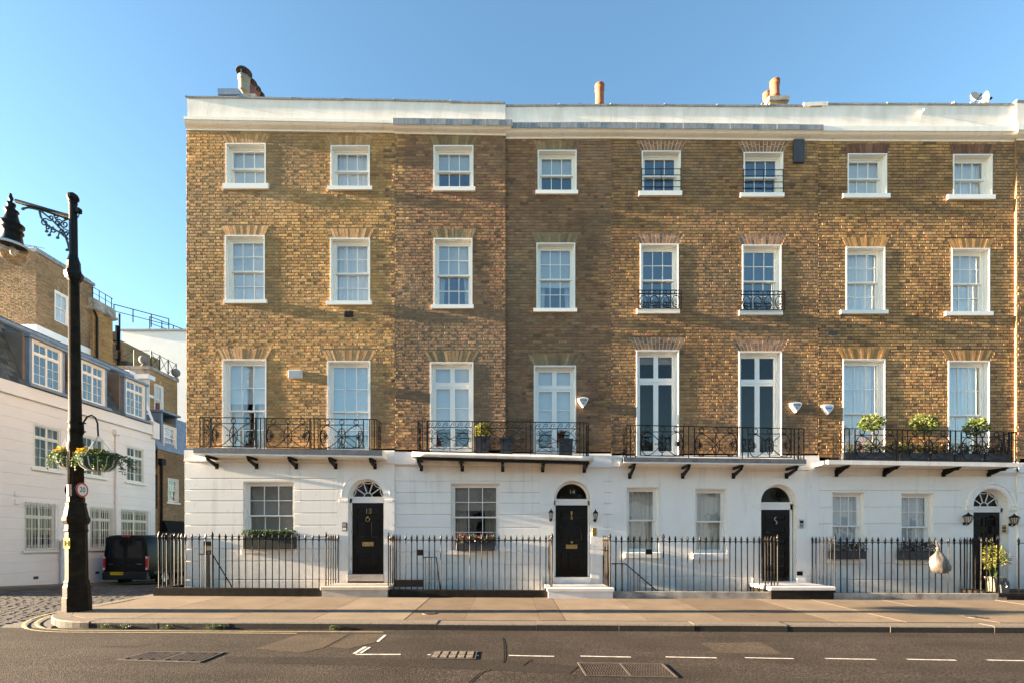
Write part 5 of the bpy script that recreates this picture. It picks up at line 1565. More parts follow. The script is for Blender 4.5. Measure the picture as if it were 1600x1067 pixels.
def alarm(label, px0, px1, py0, py1, Y0, face, textmat):
    Yw = Y0-0.012
    cx = PX((px0+px1)/2, Yw-0.08); hw = (px1-px0)/2/scale_at(Yw-0.08); z1, z0 = PZ(py0, Yw-0.08), PZ(py1, Yw-0.08); H = z1-z0
    t = thing('alarm_box', (cx, Yw, z0), label, 'alarm', 'white shield-shaped burglar alarms')
    def shield(k):
        P_ = []
        for i in range(9):
            q = -1+2*i/8; P_.append((cx+hw*k*q, z0+H*0.5+H*k*(0.5-0.10*abs(q)**2-0.5+0.5)-0.0 if False else z0+H*0.55+H*k*(0.45-0.13*q*q)))
        for i in range(1, 9):
            q = i/8; P_.append((cx+hw*k*(1-q**1.7), z0+H*0.55+H*k*(0.32-0.87*q)))
        for i in range(7, 0, -1):
            q = i/8; P_.append((cx-hw*k*(1-q**1.7), z0+H*0.55+H*k*(0.32-0.87*q)))
        return P_
    def hull(poly, ya, yb, sc):
        b = MB(); n = len(poly); mx = cx; mzz = z0+H*0.55
        back = [(x_, ya, z_) for x_, z_ in poly]; front = [(mx+(x_-mx)*sc, yb, mzz+(z_-mzz)*sc) for x_, z_ in poly]
        b.add(back+front, [tuple(range(n, 2*n))]+[(i, (i+1) % n, (i+1) % n+n, i+n) for i in range(n)])
        return b
    hull(shield(1.0), Yw, Yw-0.08, 0.94).build('body', M['alarmwhite'], t)
    hull(shield(0.74), Yw-0.0795, Yw-0.088, 0.96).build('face', M[face], t)
    inst('lettering', text_mesh('BANHAM', 0.046, M[textmat], 'lettering', 0.001), t, (cx, Yw-0.0895, z0+H*(0.68 if face != 'alarmblue' else 0.60)))
    if face != 'alarmblue':
        b = MB(); b.sphere((cx, Yw-0.088, z0+H*0.46), 0.012, 8, 5); b.box(cx-0.02, cx+0.02, Yw-0.092, Yw-0.0885, z0+H*0.34, z0+H*0.37); b.build('emblem', M['black'], t)
alarm('white shield alarm beside the French window of house 14', 902.5, 919.8, 619, 636, S2, 'alarmgrey', 'black')
alarm('white shield alarm with grey face, right of the dark French windows', 1235.6, 1254, 626.7, 643.4, S2, 'alarmgrey', 'black')
alarm('white shield alarm with pale blue face, left of tall sash window', 1285, 1303.7, 630.5, 647, S2, 'alarmblue', 'navy')

def lantern(label, pxc, py0, py1, Y0, k=1.0, slim=True):
    Yl = Y0-0.17
    cx = PX(pxc, Yl); z1, z0 = PZ(py0, Yl), PZ(py1, Yl); H = z1-z0; r = H*0.20 if slim else H*0.33
    t = thing('wall_lantern', (cx, Y0-0.05, z0), label, 'lantern')
    b = MB(); b.lathe([(0.012, z0), (0.02, z0+H*0.08), (r*0.55, z0+H*0.16), (r*0.6, z0+H*0.20)], 6, cx, Yl); b.build('base', M['iron'], t)
    b = MB(); b.lathe([(r*0.55, z0+H*0.21), (r*0.95, z0+H*0.68)], 6, cx, Yl); b.build('glass', M['globe'], t)
    for q in range(6):
        a = 2*math.pi*(q+0.5)/6; fb = MB()
        fb.tube([(cx+r*0.56*math.cos(a), Yl+r*0.56*math.sin(a), z0+H*0.20), (cx+r*0.97*math.cos(a), Yl+r*0.97*math.sin(a), z0+H*0.69)], 0.006, 4); fb.build('frame_bar', M['iron'], t)
    b = MB(); b.lathe([(r*1.12, z0+H*0.68), (r*1.12, z0+H*0.71), (r*0.6, z0+H*0.84), (r*0.28, z0+H*0.88), (r*0.30, z0+H*0.91), (0.01, z0+H)], 6, cx, Yl); b.build('cap', M['iron'], t)
    b = MB(); b.lathe([(0.018, z0+H*0.22), (0.02, z0+H*0.45), (0.006, z0+H*0.6)], 6, cx, Yl); b.build('bulb', M['blind'], t)
    zb = z0+H*0.12
    b = MB(); b.tube([(cx, Yl, zb), (cx, Yl+0.05, zb-0.05), (cx, Y0-0.06, zb-0.02)], 0.011, 5); b.lathe([(0.001, 0), (0.04, 0), (0.04, 0.015), (0.001, 0.015)], 8, 0, 0)
    n8 = len(b.v)-32
    for i in range(n8, len(b.v)):
        x_, y_, z_ = b.v[i]; b.v[i] = (cx+x_, Y0-0.051-z_, zb+y_)
    b.build('arm', M['iron'], t)
lantern('slim black lantern left of the door numbered 14', 861, 794, 813.5, S2)
lantern('slim black lantern right of door 14, above brass nameplate', 930.5, 795, 814.5, S2)
lantern('squat black lantern left of the bamboo doorway, over the railing tips', 1513, 800, 819.5, S2, slim=False)
lantern('squat black lantern right of the bamboo doorway, above single railing bar', 1585, 802, 821, S2, slim=False)

# planters and window boxes
def trough(name, label, cat, x0, x1, y0, y1, z0, z1, mat, fills, group=None):
    t = thing(name, ((x0+x1)/2, (y0+y1)/2, z0), label, cat, group)
    b = MB(); b.bevbox(x0, x1, y0, y1, z0, z1, 0.01); b.build('box', M[mat], t)
    b = MB(); b.box(x0+0.02, x1-0.02, y0+0.02, y1-0.02, z1-0.01, z1+0.006); b.build('soil', M['soil'], t)
    rg = random.Random(hash(label) & 0xfff)
    for (m_, nm, dens, h, size, spread) in fills:
        lb = MB(); L = x1-x0; n = max(2, int(L/0.16))
        for i in range(n):
            cx = x0+L*(i+0.5)/n+rg.uniform(-0.03, 0.03)
            leaves(lb, (cx, (y0+y1)/2-0.02, z1+h*0.42), (0.12, (y1-y0)/2+spread, h*rg.uniform(0.45, 0.75)), int(dens/n), size, rg, zmin=z1-0.03)
        lb.build(nm, M[m_], t)
    return t
Yb = -0.21
trough('window_box', 'dark green window box with clipped hedge, ground floor of golden brick house', 'window box', PX(379.5, Yb), PX(460, Yb), -0.22, -0.063, PZ(857, Yb), PZ(837.5, Yb), 'planterblack', [('leafdark', 'foliage', 900, 0.17, 0.05, 0.05), ('leaf', 'foliage', 500, 0.20, 0.045, 0.03)])
trough('window_box', 'black window box with purple and white flowers behind gated railing', 'window box', PX(713, -0.16), PX(773, -0.16), -0.18, -0.02, PZ(859.5, -0.16), PZ(847, -0.16), 'planter', [('leafdark', 'foliage', 400, 0.20, 0.06, 0.04), ('flowers', 'flowers', 260, 0.22, 0.05, 0.05), ('flowerwhite', 'flowers', 26, 0.14, 0.045, 0.07)])
trough('window_box', 'dark window box of purple heather, ground window with closed voile, nearer door 13', 'window box', PX(1300, -0.16), PX(1352, -0.16), -0.18, -0.02, PZ(872.5, -0.16), PZ(860, -0.16), 'planter', [('leafdark', 'foliage', 380, 0.26, 0.06, 0.05), ('flowers', 'flowers', 200, 0.26, 0.05, 0.05)])
trough('window_box', 'dark window box of purple heather beside the hanging bag', 'window box', PX(1408, -0.16), PX(1460, -0.16), -0.18, -0.02, PZ(873.5, -0.16), PZ(860.5, -0.16), 'planter', [('leafdark', 'foliage', 380, 0.26, 0.06, 0.05), ('flowers', 'flowers', 200, 0.26, 0.05, 0.05)])
def zs12(px): return bz12(PX(px, Yr12))+0.004
tr12 = [(1321, 1400, 'grey balcony trough with rust and yellow flowers at the end by the pale blue alarm'), (1405, 1452, 'grey balcony trough with yellow flowers under the middle bay ball'), (1455, 1490, 'grey balcony trough of rust flowers between middle and end bay balls'), (1496, 1538, 'grey balcony trough with orange flowers under the end bay ball'), (1541, 1582, 'grey balcony trough with dark red flowers at the far end of the balcony')]
for i, (p0, p1, lab) in enumerate(tr12):
    y0 = Yr12+0.05; z0 = zs12((p0+p1)/2)
    trough('balcony_trough', lab, 'planter', PX(p0, y0), PX(p1, y0), y0, y0+0.2, z0, z0+0.225, 'planter', [('leafdark', 'foliage', 260+int((p1-p0)*2), 0.24, 0.06, 0.04), ('flowersorange' if i != 4 else 'flowers', 'flowers', 130+int((p1-p0)), 0.27, 0.05, 0.04)] + ([('leafyellow', 'foliage', 110, 0.27, 0.06, 0.04)] if i in (0, 1) else []), group='troughs along the flowered balcony')
def bay_ball(label, pxc, pyc, rpx, Y, zb, seed):
    cx, cz, r = PX(pxc, Y), PZ(pyc, Y), rpx/scale_at(Y)
    t = thing('bay_tree', (cx, Y, zb), label, 'bay tree', 'bay trees on the flowered balcony')
    b = MB(); b.tube([(cx, Y, zb), (cx+0.01, Y+0.01, (zb+cz)/2), (cx, Y, cz)], [0.017, 0.014, 0.012], 6)
    for k in range(7):
        a = k*0.9; b.tube([(cx, Y, cz-r*0.4), (cx+r*0.6*math.cos(a), Y+r*0.6*math.sin(a), cz+r*(0.1+0.08*k))], 0.006, 4)
    b.build('trunk', M['soil'], t)
    rg = random.Random(seed); lb = MB()
    leaves(lb, (cx, Y, cz), (r*1.0, r*0.9, r*0.78), 420, 0.085, rg, 0.35, 0.42)
    for k in range(9):
        a, e = rg.uniform(0, 6.28), rg.uniform(-0.6, 1.2)
        leaves(lb, (cx+r*0.85*math.cos(a)*math.cos(e), Y+r*0.75*math.sin(a)*math.cos(e), cz+r*0.66*math.sin(e)), (r*0.32, r*0.32, r*0.28), 34, 0.08, rg, 0.8, 0.42)
    lb.build('crown', M['leafbay'], t)
Yb12 = Yr12+0.15
bay_ball('bay ball on stem by the window nearest the pale blue alarm', 1361, 660, 16.5, Yb12, zs12(1361)+0.229, 1)
bay_ball('bay ball on stem in front of brick between two tall sash windows', 1444, 662, 18.5, Yb12, zs12(1444)+0.229, 2)
bay_ball('bay ball on stem in front of window above the bamboo doorway side', 1526, 667, 17.5, Yb12, zs12(1526)+0.229, 3)
def pot_box(label, p0, p1, py0, Y, zb, mat='planter'):
    cx0, cx1 = PX(p0, Y), PX(p1, Y); z1 = PZ(py0, Y); w = cx1-cx0; i = 0.02
    t = thing('planter', ((cx0+cx1)/2, Y, zb), label, 'planter')
    b = MB(); b.hexa([(cx0+i,Y-w/2+i,zb),(cx1-i,Y-w/2+i,zb),(cx1-i,Y+w/2-i,zb),(cx0+i,Y+w/2-i,zb),(cx0,Y-w/2,z1),(cx1,Y-w/2,z1),(cx1,Y+w/2,z1),(cx0,Y+w/2,z1)]); b.build('pot', M[mat], t)
    b = MB(); b.box(cx0-0.008, cx1+0.008, Y-w/2-0.008, Y+w/2+0.008, z1+0.001, z1+0.03); b.build('rim', M[mat], t)
    return t, (cx0+cx1)/2, z1+0.03
Yp = Yr14+0.22
zb = bz14(PX(754, Yp))+0.003
t, cx, zt = pot_box('dark square planter with clipped golden shrub on balcony 14', 743.5, 764.5, 684.5, Yp, zb)
lb = MB(); rg = random.Random(5); rbl = 13.5/scale_at(Yp); czz = PZ(673, Yp)
leaves(lb, (cx, Yp, czz), (rbl, rbl, rbl*0.95), 1500, 0.045, rg, 0.15, 0.55)
lb.build('foliage', M['leafyellow'], t)
b = MB(); b.tube([(cx, Yp, zt-0.03), (cx, Yp, czz)], 0.02, 6); b.build('stem', M['soil'], t)
pot_box('empty dark planter in the middle of balcony 14', 781, 802, 687, Yp, bz14(PX(790, Yp))+0.003)
pot_box('empty dark planter before the French window on balcony 14', 873, 894, 688.5, Yp, bz14(PX(883, Yp))+0.003)
# bamboo in a pot by door 12 and a slate plaque
t = thing('potted_bamboo', (PX(1552, -0.6), -0.6, PZ(926, -1.0)), 'leafy bamboo in a pale pot beside the black door at the end', 'plant')
cx, cy, z0 = PX(1552, -0.6), -0.6, PZ(926, -1.0)+0.002
b = MB(); b.lathe([(0.12, z0), (0.15, z0+0.32), (0.165, z0+0.33), (0.165, z0+0.36), (0.14, z0+0.36), (0.13, z0+0.32)], 14, cx, cy); b.build('pot', M['buffpot'], t)
st = MB(); lb = MB(); rg = random.Random(8)
for k in range(16):
    a = rg.uniform(0, 6.28); sp = rg.uniform(0.05, 0.26); h = rg.uniform(0.35, 0.85)
    tip = (cx+sp*math.cos(a)+0.08, cy+sp*math.sin(a)*0.7, z0+0.34+h)
    st.tube([(cx+0.05*math.cos(a), cy+0.05*math.sin(a), z0+0.30), (cx+sp*0.5*math.cos(a), cy+sp*0.4*math.sin(a), z0+0.34+h*0.6), tip], 0.006, 4)
    leaves(lb, (tip[0], tip[1], tip[2]-h*0.18), (0.13, 0.11, h*0.36), 34, 0.11, rg, 0.8, 0.2)
st.build('stem', M['leaf'], t); lb.build('foliage', M['leafyellow'], t)
t = thing('house_plaque', (PX(1568, -0.9), -0.9, PZ(926, -1.0)), 'small dark shaped plaque with pale curl, standing on the end step', 'plaque')
xa, xb, zz0, zz1 = PX(1562, -0.9), PX(1576, -0.9), PZ(926, -1.0)+0.002, PZ(902, -0.9)
cxx = (xa+xb)/2; H = zz1-zz0
b = MB(); b.prism([(xa+0.02, zz0), (xb-0.02, zz0), (xb-0.01, zz0+H*0.3), (xb, zz0+H*0.5), (xb-0.02, zz0+H*0.75), (cxx+0.04, zz0+H*0.82), (cxx+0.03, zz0+H*0.95), (cxx, zz1), (cxx-0.03, zz0+H*0.95), (cxx-0.04, zz0+H*0.82), (xa+0.02, zz0+H*0.75), (xa, zz0+H*0.5), (xa+0.01, zz0+H*0.3)], -0.93, -0.90)
b.build('board', M['planter'], t)
b = MB(); b.tube([(cxx+0.012+0.02*math.sin(q*0.8), -0.934, zz0+H*(0.35+0.045*q)) for q in range(9)], 0.007, 5); b.build('emblem', M['blind'], t)
# bag hung on the railing
t = thing('hanging_bag', (PX(1466, -1.0), -1.0, PZ(896, -1.0)), 'pale tied sack hanging from the railing spears', 'bag')
cx, cz = PX(1466, -1.0), PZ(878, -1.0); r = 14.5/scale_at(-1.0)
b = MB(); b.cur = True; n = 34; prof = [(0.02, -1.24), (0.55, -1.18), (0.92, -0.85), (1.02, -0.4), (0.95, 0.05), (0.72, 0.55), (0.42, 0.95), (0.22, 1.25), (0.12, 1.40), (0.22, 1.52), (0.16, 1.66)]
vs = []; fs = []
for i, (q, h) in enumerate(prof):
    for k in range(n):
        a = 2*math.pi*k/n; w_ = 1+0.10*math.sin(a*5+h*2.3)*(0.6+0.5*max(0, h))+0.09*math.sin(a*3-h*4+1)+0.05*math.sin(a*11-h*3)+0.22*mnoise.noise((math.cos(a)*2.2, math.sin(a)*2.2, h*2.6))
        vs.append((cx+0.05*(1.2-h)*0.5+r*q*w_*math.cos(a), -1.0+r*q*0.62*w_*math.sin(a), cz+r*h*0.98))
for i in range(len(prof)-1):
    for k in range(n): fs.append((i*n+k, i*n+(k+1) % n, (i+1)*n+(k+1) % n, (i+1)*n+k))
b.add(vs, fs); b.build('sack', M['sack'], t)
b = MB(); zt = cz+r*1.45; b.tube([(cx+0.01, -1.0, zt), (cx-0.03, -0.98, zt+0.10), (PX(1461, RY), RY-0.025, PZ(843, RY)), (cx+0.04, -0.98, zt+0.10), (cx+0.015, -1.0, zt)], 0.013, 5); b.build('strap', M['sack'], t)

# ------------------------------------------------------------------ chimneys and roof things
def clay_pot(parent, pxc, py0, py1, wpx, Y, mat, cowl=False):
    cx, z1, z0, r = PX(pxc, Y), PZ(py0, Y), PZ(py1, Y), wpx/2/scale_at(Y); H = z1-z0
    b = MB(); b.cur = True
    b.lathe([(r*1.05, z0), (r*0.92, z0+H*0.1), (r*0.86, z0+H*0.72), (r*1.0, z0+H*0.76), (r*1.0, z0+H*0.82), (r*0.88, z0+H*0.84), (r*0.92, z0+H*0.95), (r*1.02, z0+H*0.96), (r*1.02, z1), (r*0.8, z1), (r*0.75, z1-0.1)], 16, cx, Y)
    o = b.build('chimney_pot', M[mat], parent)
    if cowl:
        cb = MB(); cb.lathe([(0.001, z1+0.30), (r*0.7, z1+0.27), (r*1.35, z1+0.17), (r*1.35, z1+0.15), (r*0.7, z1+0.22), (0.001, z1+0.25)], 18, cx, Y, lean=(0, 0), cap=False)
        cb.build('cowl', M['darkmetal'], o)
        for a in (0.6, 2.7, 4.7):
            lb = MB(); lb.tube([(cx+r*0.9*math.cos(a), Y+r*0.9*math.sin(a), z1-0.08), (cx+r*1.0*math.cos(a), Y+r*1.0*math.sin(a), z1+0.18)], 0.014, 4); lb.build('cowl_leg', M['steel'], o)
def stack(parent, p0, p1, py, Ya, Yb_, mat='sidebrick'):
    b = MB(); x0, x1, z = PX(p0, Ya), PX(p1, Ya), PZ(py, Ya)
    b.box(x0, x1, Ya, Yb_, 12.2, z-0.13); st = b.build('chimney_stack', M[mat], parent)
    b = MB(); b.box(x0-0.05, x1+0.05, Ya-0.05, Yb_+0.05, z-0.129, z); b.build('stack_cap', M['coping'], parent)
def house_chimneys():
    stack(r15, 377, 398, 149, 2.6, 5.9)
    clay_pot(r15, 381.5, 122, 146, 17, 2.85, 'buffpot', True)
    clay_pot(r15, 391, 137.5, 155, 15, 3.7, 'maroonpot', True)
    clay_pot(r15, 398.5, 146, 158, 13, 4.6, 'terracotta', True)
    clay_pot(r15, 405, 155, 166, 12, 5.5, 'maroonpot', True)
    b = MB(); Y = 1.6; x0, x1, z1, z0 = PX(340, Y), PX(374, Y), PZ(138.5, Y), PZ(148, Y)
    b.hexa([(x0,Y,z0),(x1,Y,z0),(x1+0.05,Y+0.8,z0),(x0-0.03,Y+0.8,z0),(x0,Y,z1),(x1-0.02,Y,z1),(x1+0.03,Y+0.8,z1+0.02),(x0,Y+0.8,z1+0.02)])
    b.build('roof_vent', M['leadblue'], r15)
    b = MB(); b.box(x0+0.12, x1-0.1, Y+0.1, Y+0.7, 12.2, z0-0.001); b.build('vent_shaft', M['darkmetal'], r15)
    stack(r14, 926, 948, 170, 2.4, 3.6); clay_pot(r14, 937, 134.5, 169, 15, 2.7, 'terracotta')
    stack(r13, 1203, 1230, 152, 2.4, 3.4); clay_pot(r13, 1210.5, 128, 153, 15, 2.75, 'terracotta'); clay_pot(r13, 1198, 147, 170, 12, 3.9, 'terracotta')
    b = MB(); b.box(PX(1193, 3.6), PX(1202, 3.6), 3.7, 4.1, 12.2, PZ(169, 3.9)); b.build('chimney_stack', M['sidebrick'], r13)
    b = MB(); b.tube([(PX(1491, 2.2), 2.2, 12.2), (PX(1491, 2.2), 2.2, PZ(160, 2.2))], 0.04, 6); b.build('flue', M['buffpot'], r12)
house_chimneys()
def dish(label, pxc, pyc, rpx, Y, turn, mat):
    cx, cz, r = PX(pxc, Y), PZ(pyc, Y), rpx/scale_at(Y)
    t = thing('satellite_dish', (cx, Y+0.2, 12.15), label, 'satellite dish')
    b = MB(); b.cur = True; n = 18; vs = []; fs = []
    for i in range(5):
        q = i/4
        for k in range(n):
            a = 2*math.pi*k/n; vs.append((r*q*math.cos(a), 0.12*q*q*-1.0, r*0.85*q*math.sin(a)))
    for i in range(4):
        for k in range(n): fs.append((i*n+k, i*n+(k+1) % n, (i+1)*n+(k+1) % n, (i+1)*n+k))
    Mx = Matrix.Translation((cx, Y, cz)) @ Matrix.Rotation(turn, 4, 'Z') @ Matrix.Rotation(R(-15), 4, 'X')
    b.add([tuple(Mx @ Vector(v)) for v in vs], fs); b.build('reflector', M[mat], t)
    b = MB(); b.tube([(cx, Y+0.03, cz), (cx, Y+0.2, cz-0.1), (cx, Y+0.2, 12.15)], 0.02, 6); b.build('mast', M['steel'], t)
    p = Mx @ Vector((0, -0.2, -0.08)); q_ = Mx @ Vector((0, 0, -r*0.8))
    b = MB(); b.tube([tuple(q_), tuple(p)], 0.012, 5); b.sphere(tuple(p), 0.035, 8, 5); b.build('feed_arm', M['iron'], t)
dish('grey satellite dish facing the street above the parapet', 1519, 158, 10.5, 1.2, R(8), 'dish')
dish('pale satellite dish turned aside, behind the grey dish', 1533, 158, 10, 1.6, R(60), 'buffpot')
t = thing('tv_aerial', (PX(906, 2.0), 2.0, 12.1), 'thin rooftop aerial tip beside the single terracotta chimney pot', 'aerial')
b = MB(); x_, z_ = PX(906, 2.0), PZ(162, 2.0); b.tube([(x_, 2.0, 12.1), (x_, 2.0, z_)], 0.015, 5); b.tube([(x_-0.15, 2.0, z_-0.03), (x_+0.15, 2.0, z_-0.03)], 0.008, 4); b.build('mast', M['iron'], t)

# ------------------------------------------------------------------ lamp post with its signs and baskets
LY = -3.05
LS = scale_at(LY)
def lx(px): return PX(px, LY)
def lz(py): return PZ(py, LY)
LBX = lx(120.5); LBZ = gz(LBX, LY)
LEAN = (lx(114) - lx(120.5)) / (lz(303) - LBZ)
def lax(z): return LBX + LEAN*(z - LBZ)
lamp = thing('street_lamp', (LBX, LY, LBZ), 'tall cast-iron lamp post with scrolled arm on the pavement corner', 'street lamp')
def ring_lathe(rows, n, mat, name, parent, smooth=False):
    b = MB(); b.cur = smooth
    vs = []; fs = []
    for (w, py) in rows:
        z = lz(py) if py is not None else LBZ
        r = w/2/LS
        for k in range(n):
            a = 2*math.pi*(k+(0.0 if n == 8 else 0.5))/n
            vs.append((lax(z)+r*math.cos(a), LY+r*math.sin(a), z))
    m = len(rows)
    for i in range(m-1):
        for k in range(n): fs.append((i*n+k, i*n+(k+1) % n, (i+1)*n+(k+1) % n, (i+1)*n+k))
    fs += [tuple(reversed(range(n))), tuple(range((m-1)*n, m*n))]
    b.add(vs, fs)
    return b.build(name, mat, parent)
MI = M['ironbrown']
ring_lathe([(36, 966), (36, 933), (33.5, 931), (33.5, 916), (31, 912), (31, 908), (28.5, 905), (28.5, 903)], 8, MI, 'base', lamp)
ring_lathe([(28, 903), (27, 831), (29, 829), (29, 826)], 8, MI, 'pedestal', lamp)
ring_lathe([(27.5, 826), (27.5, 819), (30, 818), (34, 813), (34, 809), (31, 806), (27, 795), (25, 790), (25.5, 788), (25.5, 785.5), (22, 784), (22, 776)], 8, M['ironbrown'], 'collar', lamp)
ring_lathe([(20, 776), (19, 705), (20.5, 703), (21.5, 699), (21.5, 694), (18.5, 690), (17.6, 675), (19, 674), (19, 671.5), (17, 670), (16.6, 662), (18.2, 661), (18.2, 658.5), (16.6, 657), (13.5, 440)], 16, MI, 'shaft', lamp, True)
# thin fillets on the shaft
for a in (0.3, 1.1, 1.9, 2.7, 3.5, 4.3, 5.1, 5.9):
    b = MB(); z0, z1 = lz(768), lz(706); r = 9.7/LS
    b.tube([(lax(z0)+r*math.cos(a), LY+r*math.sin(a), z0), (lax(z1)+r*math.cos(a)*0.96, LY+r*math.sin(a)*0.96, z1)], 0.012, 4); b.build('fillet', MI, lamp)
ring_lathe([(14, 441), (20, 437), (24, 431), (24, 427), (19, 424), (17.5, 419), (17, 410), (13, 404), (11.5, 400)], 8, M['iron'], 'capital', lamp)
ring_lathe([(10.8, 401), (10.4, 330), (10.2, 320), (11.5, 319), (11.5, 317), (10, 316), (15.5, 312), (15.5, 308), (12.5, 305), (4, 302)], 12, M['iron'], 'top_post', lamp, False)
def lp(px, py, dy=0.0): return (lx(px), LY+dy, lz(py))
b = MB(); b.tube([lp(112, 341), lp(95, 336), lp(60, 325), lp(25, 314.5)], [0.055, 0.05, 0.042, 0.036], 8); b.build('arm', M['iron'], lamp)
sc = MB()
def sp_(pts, r=0.014): sc.tube([lp(x_, y_) for x_, y_ in pts], r, 5)
sp_([(61, 328), (64, 340), (72, 350), (82, 358), (94, 364), (103, 372), (107, 384), (108, 392)], 0.02)
sp_([(61, 328), (80, 343), (95, 358), (106, 374)], 0.018)
sp_([(109, 342), (98, 346), (90, 356)], 0.012); sp_([(109, 362), (100, 358), (92, 350), (84, 338)], 0.012)
for (cx_, cy_, r_, a_) in ((70, 348, 6.5, 40), (79, 341, 5, 200), (91, 348, 5.5, 20), (101, 351, 5.5, 180), (84, 360, 5, 90), (96, 362, 4.5, 270), (104, 366, 4, 0), (88, 338, 4, 120), (75, 356, 4, 10), (103, 341, 4, 60)):
    sc.tube([(lx(cx_)+r_/LS*(1-.7*i/12)*math.cos(R(a_)+i*0.62), LY, lz(cy_)+r_/LS*(1-.7*i/12)*math.sin(R(a_)+i*0.62)) for i in range(13)], 0.013, 5)
for (x_, y_) in ((73, 362), (77, 368), (90, 372), (36, 327), (105, 391)): sc.sphere(lp(x_, y_), 0.035, 6, 4, (1.2, 0.5, 0.8))
sp_([(73, 362), (72, 352)], 0.011); sp_([(77, 368), (81, 359)], 0.011); sp_([(90, 372), (93, 363)], 0.011)
sp_([(36, 326), (44, 325), (54, 327), (61, 329)], 0.018)
sc.build('scrollwork', M['scrollgreen'], lamp)
b = MB(); b.box(lx(121), lx(126.5), LY-0.05, LY+0.03, lz(334), lz(327)); b.tube([lp(119, 342), lp(122, 340), lp(124, 334)], 0.008, 4); b.build('light_sensor', M['iron'], lamp)
# lantern head, hanging slightly tilted from the arm
HX = 17.5
def head_rows(rows, name, mat, n=20, hollow=False, sm=True):
    b = MB(); b.cur = sm; vs = []; fs = []; tilt = 0.075
    for (w, py) in rows:
        z = lz(py); cx = lx(HX)+(z-lz(320))*-tilt*0.5
        for k in range(n):
            a = 2*math.pi*k/n; r = w/2/LS
            vs.append((cx+r*math.cos(a), LY+r*math.sin(a), z-r*math.cos(a)*tilt))
    m = len(rows)
    for i in range(m-1):
        for k in range(n): fs.append((i*n+k, i*n+(k+1) % n, (i+1)*n+(k+1) % n, (i+1)*n+k))
    if not hollow: fs += [tuple(reversed(range(n))), tuple(range((m-1)*n, m*n))]
    b.add(vs, fs); return b.build(name, mat, lamp)
head_rows([(3, 303), (3.5, 306), (6, 309), (6, 312), (3.5, 314), (3.5, 317), (11, 318), (11, 321), (9, 323), (9, 326), (18, 329), (18, 331), (14, 333), (17, 341), (20, 347), (30, 350), (30, 353), (24, 356), (25, 359), (27.5, 361), (27.5, 363), (23, 365), (25.5, 377), (27, 379), (38, 382.5)], 'lantern_hood', M['iron'])
head_rows([(38, 382.6), (58, 389), (60, 390.5), (59, 391), (36, 386.5)], 'reflector', M['curtain'], 24, True)
head_rows([(36, 388), (36, 394), (33, 402), (26, 409), (14, 413.5), (1, 415)], 'globe', M['globe'], 20, True)
head_rows([(6, 386), (8, 392), (7, 398), (2, 400)], 'bulb', M['blind'], 10)

t = thing('hydrant_sign', (lx(109), LY, lz(857)), 'small yellow hydrant plate with black H on the lamp post', 'sign')
ax = lax(lz(848)); a = R(264); rr_ = 14.4/LS
nx_, ny_ = math.cos(a), math.sin(a); tx, ty = -ny_, nx_
def sgn(u, v, w): return (ax+nx_*(rr_+w)+tx*u, LY+ny_*(rr_+w)+ty*u, v)
b = MB(sgn); b.box(-0.065, 0.065, lz(856), lz(840), 0.0, 0.008); b.build('plate', M['signyellow'], t)
b = MB(sgn); zc = lz(848)
b.box(-0.045, -0.03, zc-0.05, zc+0.05, 0.009, 0.012); b.box(0.03, 0.045, zc-0.05, zc+0.05, 0.009, 0.012); b.box(-0.03, 0.03, zc-0.008, zc+0.008, 0.009, 0.012); b.build('letter', M['black'], t)
def round_sign(label, cx, cy, cz, r, ang, front):
    t = thing('speed_limit_sign', (cx, cy, cz-r), label, 'sign')
    nx_, ny_ = math.cos(ang), math.sin(ang); tx, ty = -ny_, nx_
    T = lambda u, v, w: (cx+nx_*w+tx*u, cy+ny_*w+ty*u, cz+v)
    def disc(r0, w0, w1, mat, nm):
        b = MB(T); n = 28; vs = [(r0*math.cos(6.2832*k/n), r0*math.sin(6.2832*k/n), w) for w in (w0, w1) for k in range(n)]
        b.add(vs, [tuple(range(n)), tuple(range(n, 2*n))]+[(k, (k+1) % n, (k+1) % n+n, k+n) for k in range(n)]); b.build(nm, mat, t)
    disc(r, -0.004, 0.0, M['steel'] if front else M['black'], 'back_plate'); disc(r, 0.0005, 0.003, M['signred'], 'border'); disc(r*0.78, 0.0035, 0.005, M['signwhite'], 'face')
    me = text_mesh('20', r*0.98, M['black'], 'numerals', 0.001)
    o = inst('numerals', me, t, T(0, 0, 0.0065)); o.rotation_euler = (0, 0, ang+R(90))
    b = MB(T); b.box(-0.10, 0.10, -0.04, 0.04, -0.03, -0.0045); b.build('bracket', M['iron'], t)
round_sign('round red-bordered 20 speed sign on the lamp post', lx(130.5), LY-0.03, lz(765), 11.5/LS, R(4), True)
round_sign('black back of a round sign on the far side of the lamp post', lx(108), LY+0.06, lz(765), 12.0/LS, R(178), False)
b = MB(); b.lathe([(0.135, lz(775)), (0.135, lz(757))], 12, lax(lz(766)), LY); b.build('sign_band', M['iron'], lamp)
for (py, nm) in ((661, 0), (674, 0)):
    b = MB(); z = lz(py); b.tube([lp(106, py), lp(134, py)], 0.014, 5); b.build('clamp', M['iron'], lamp)

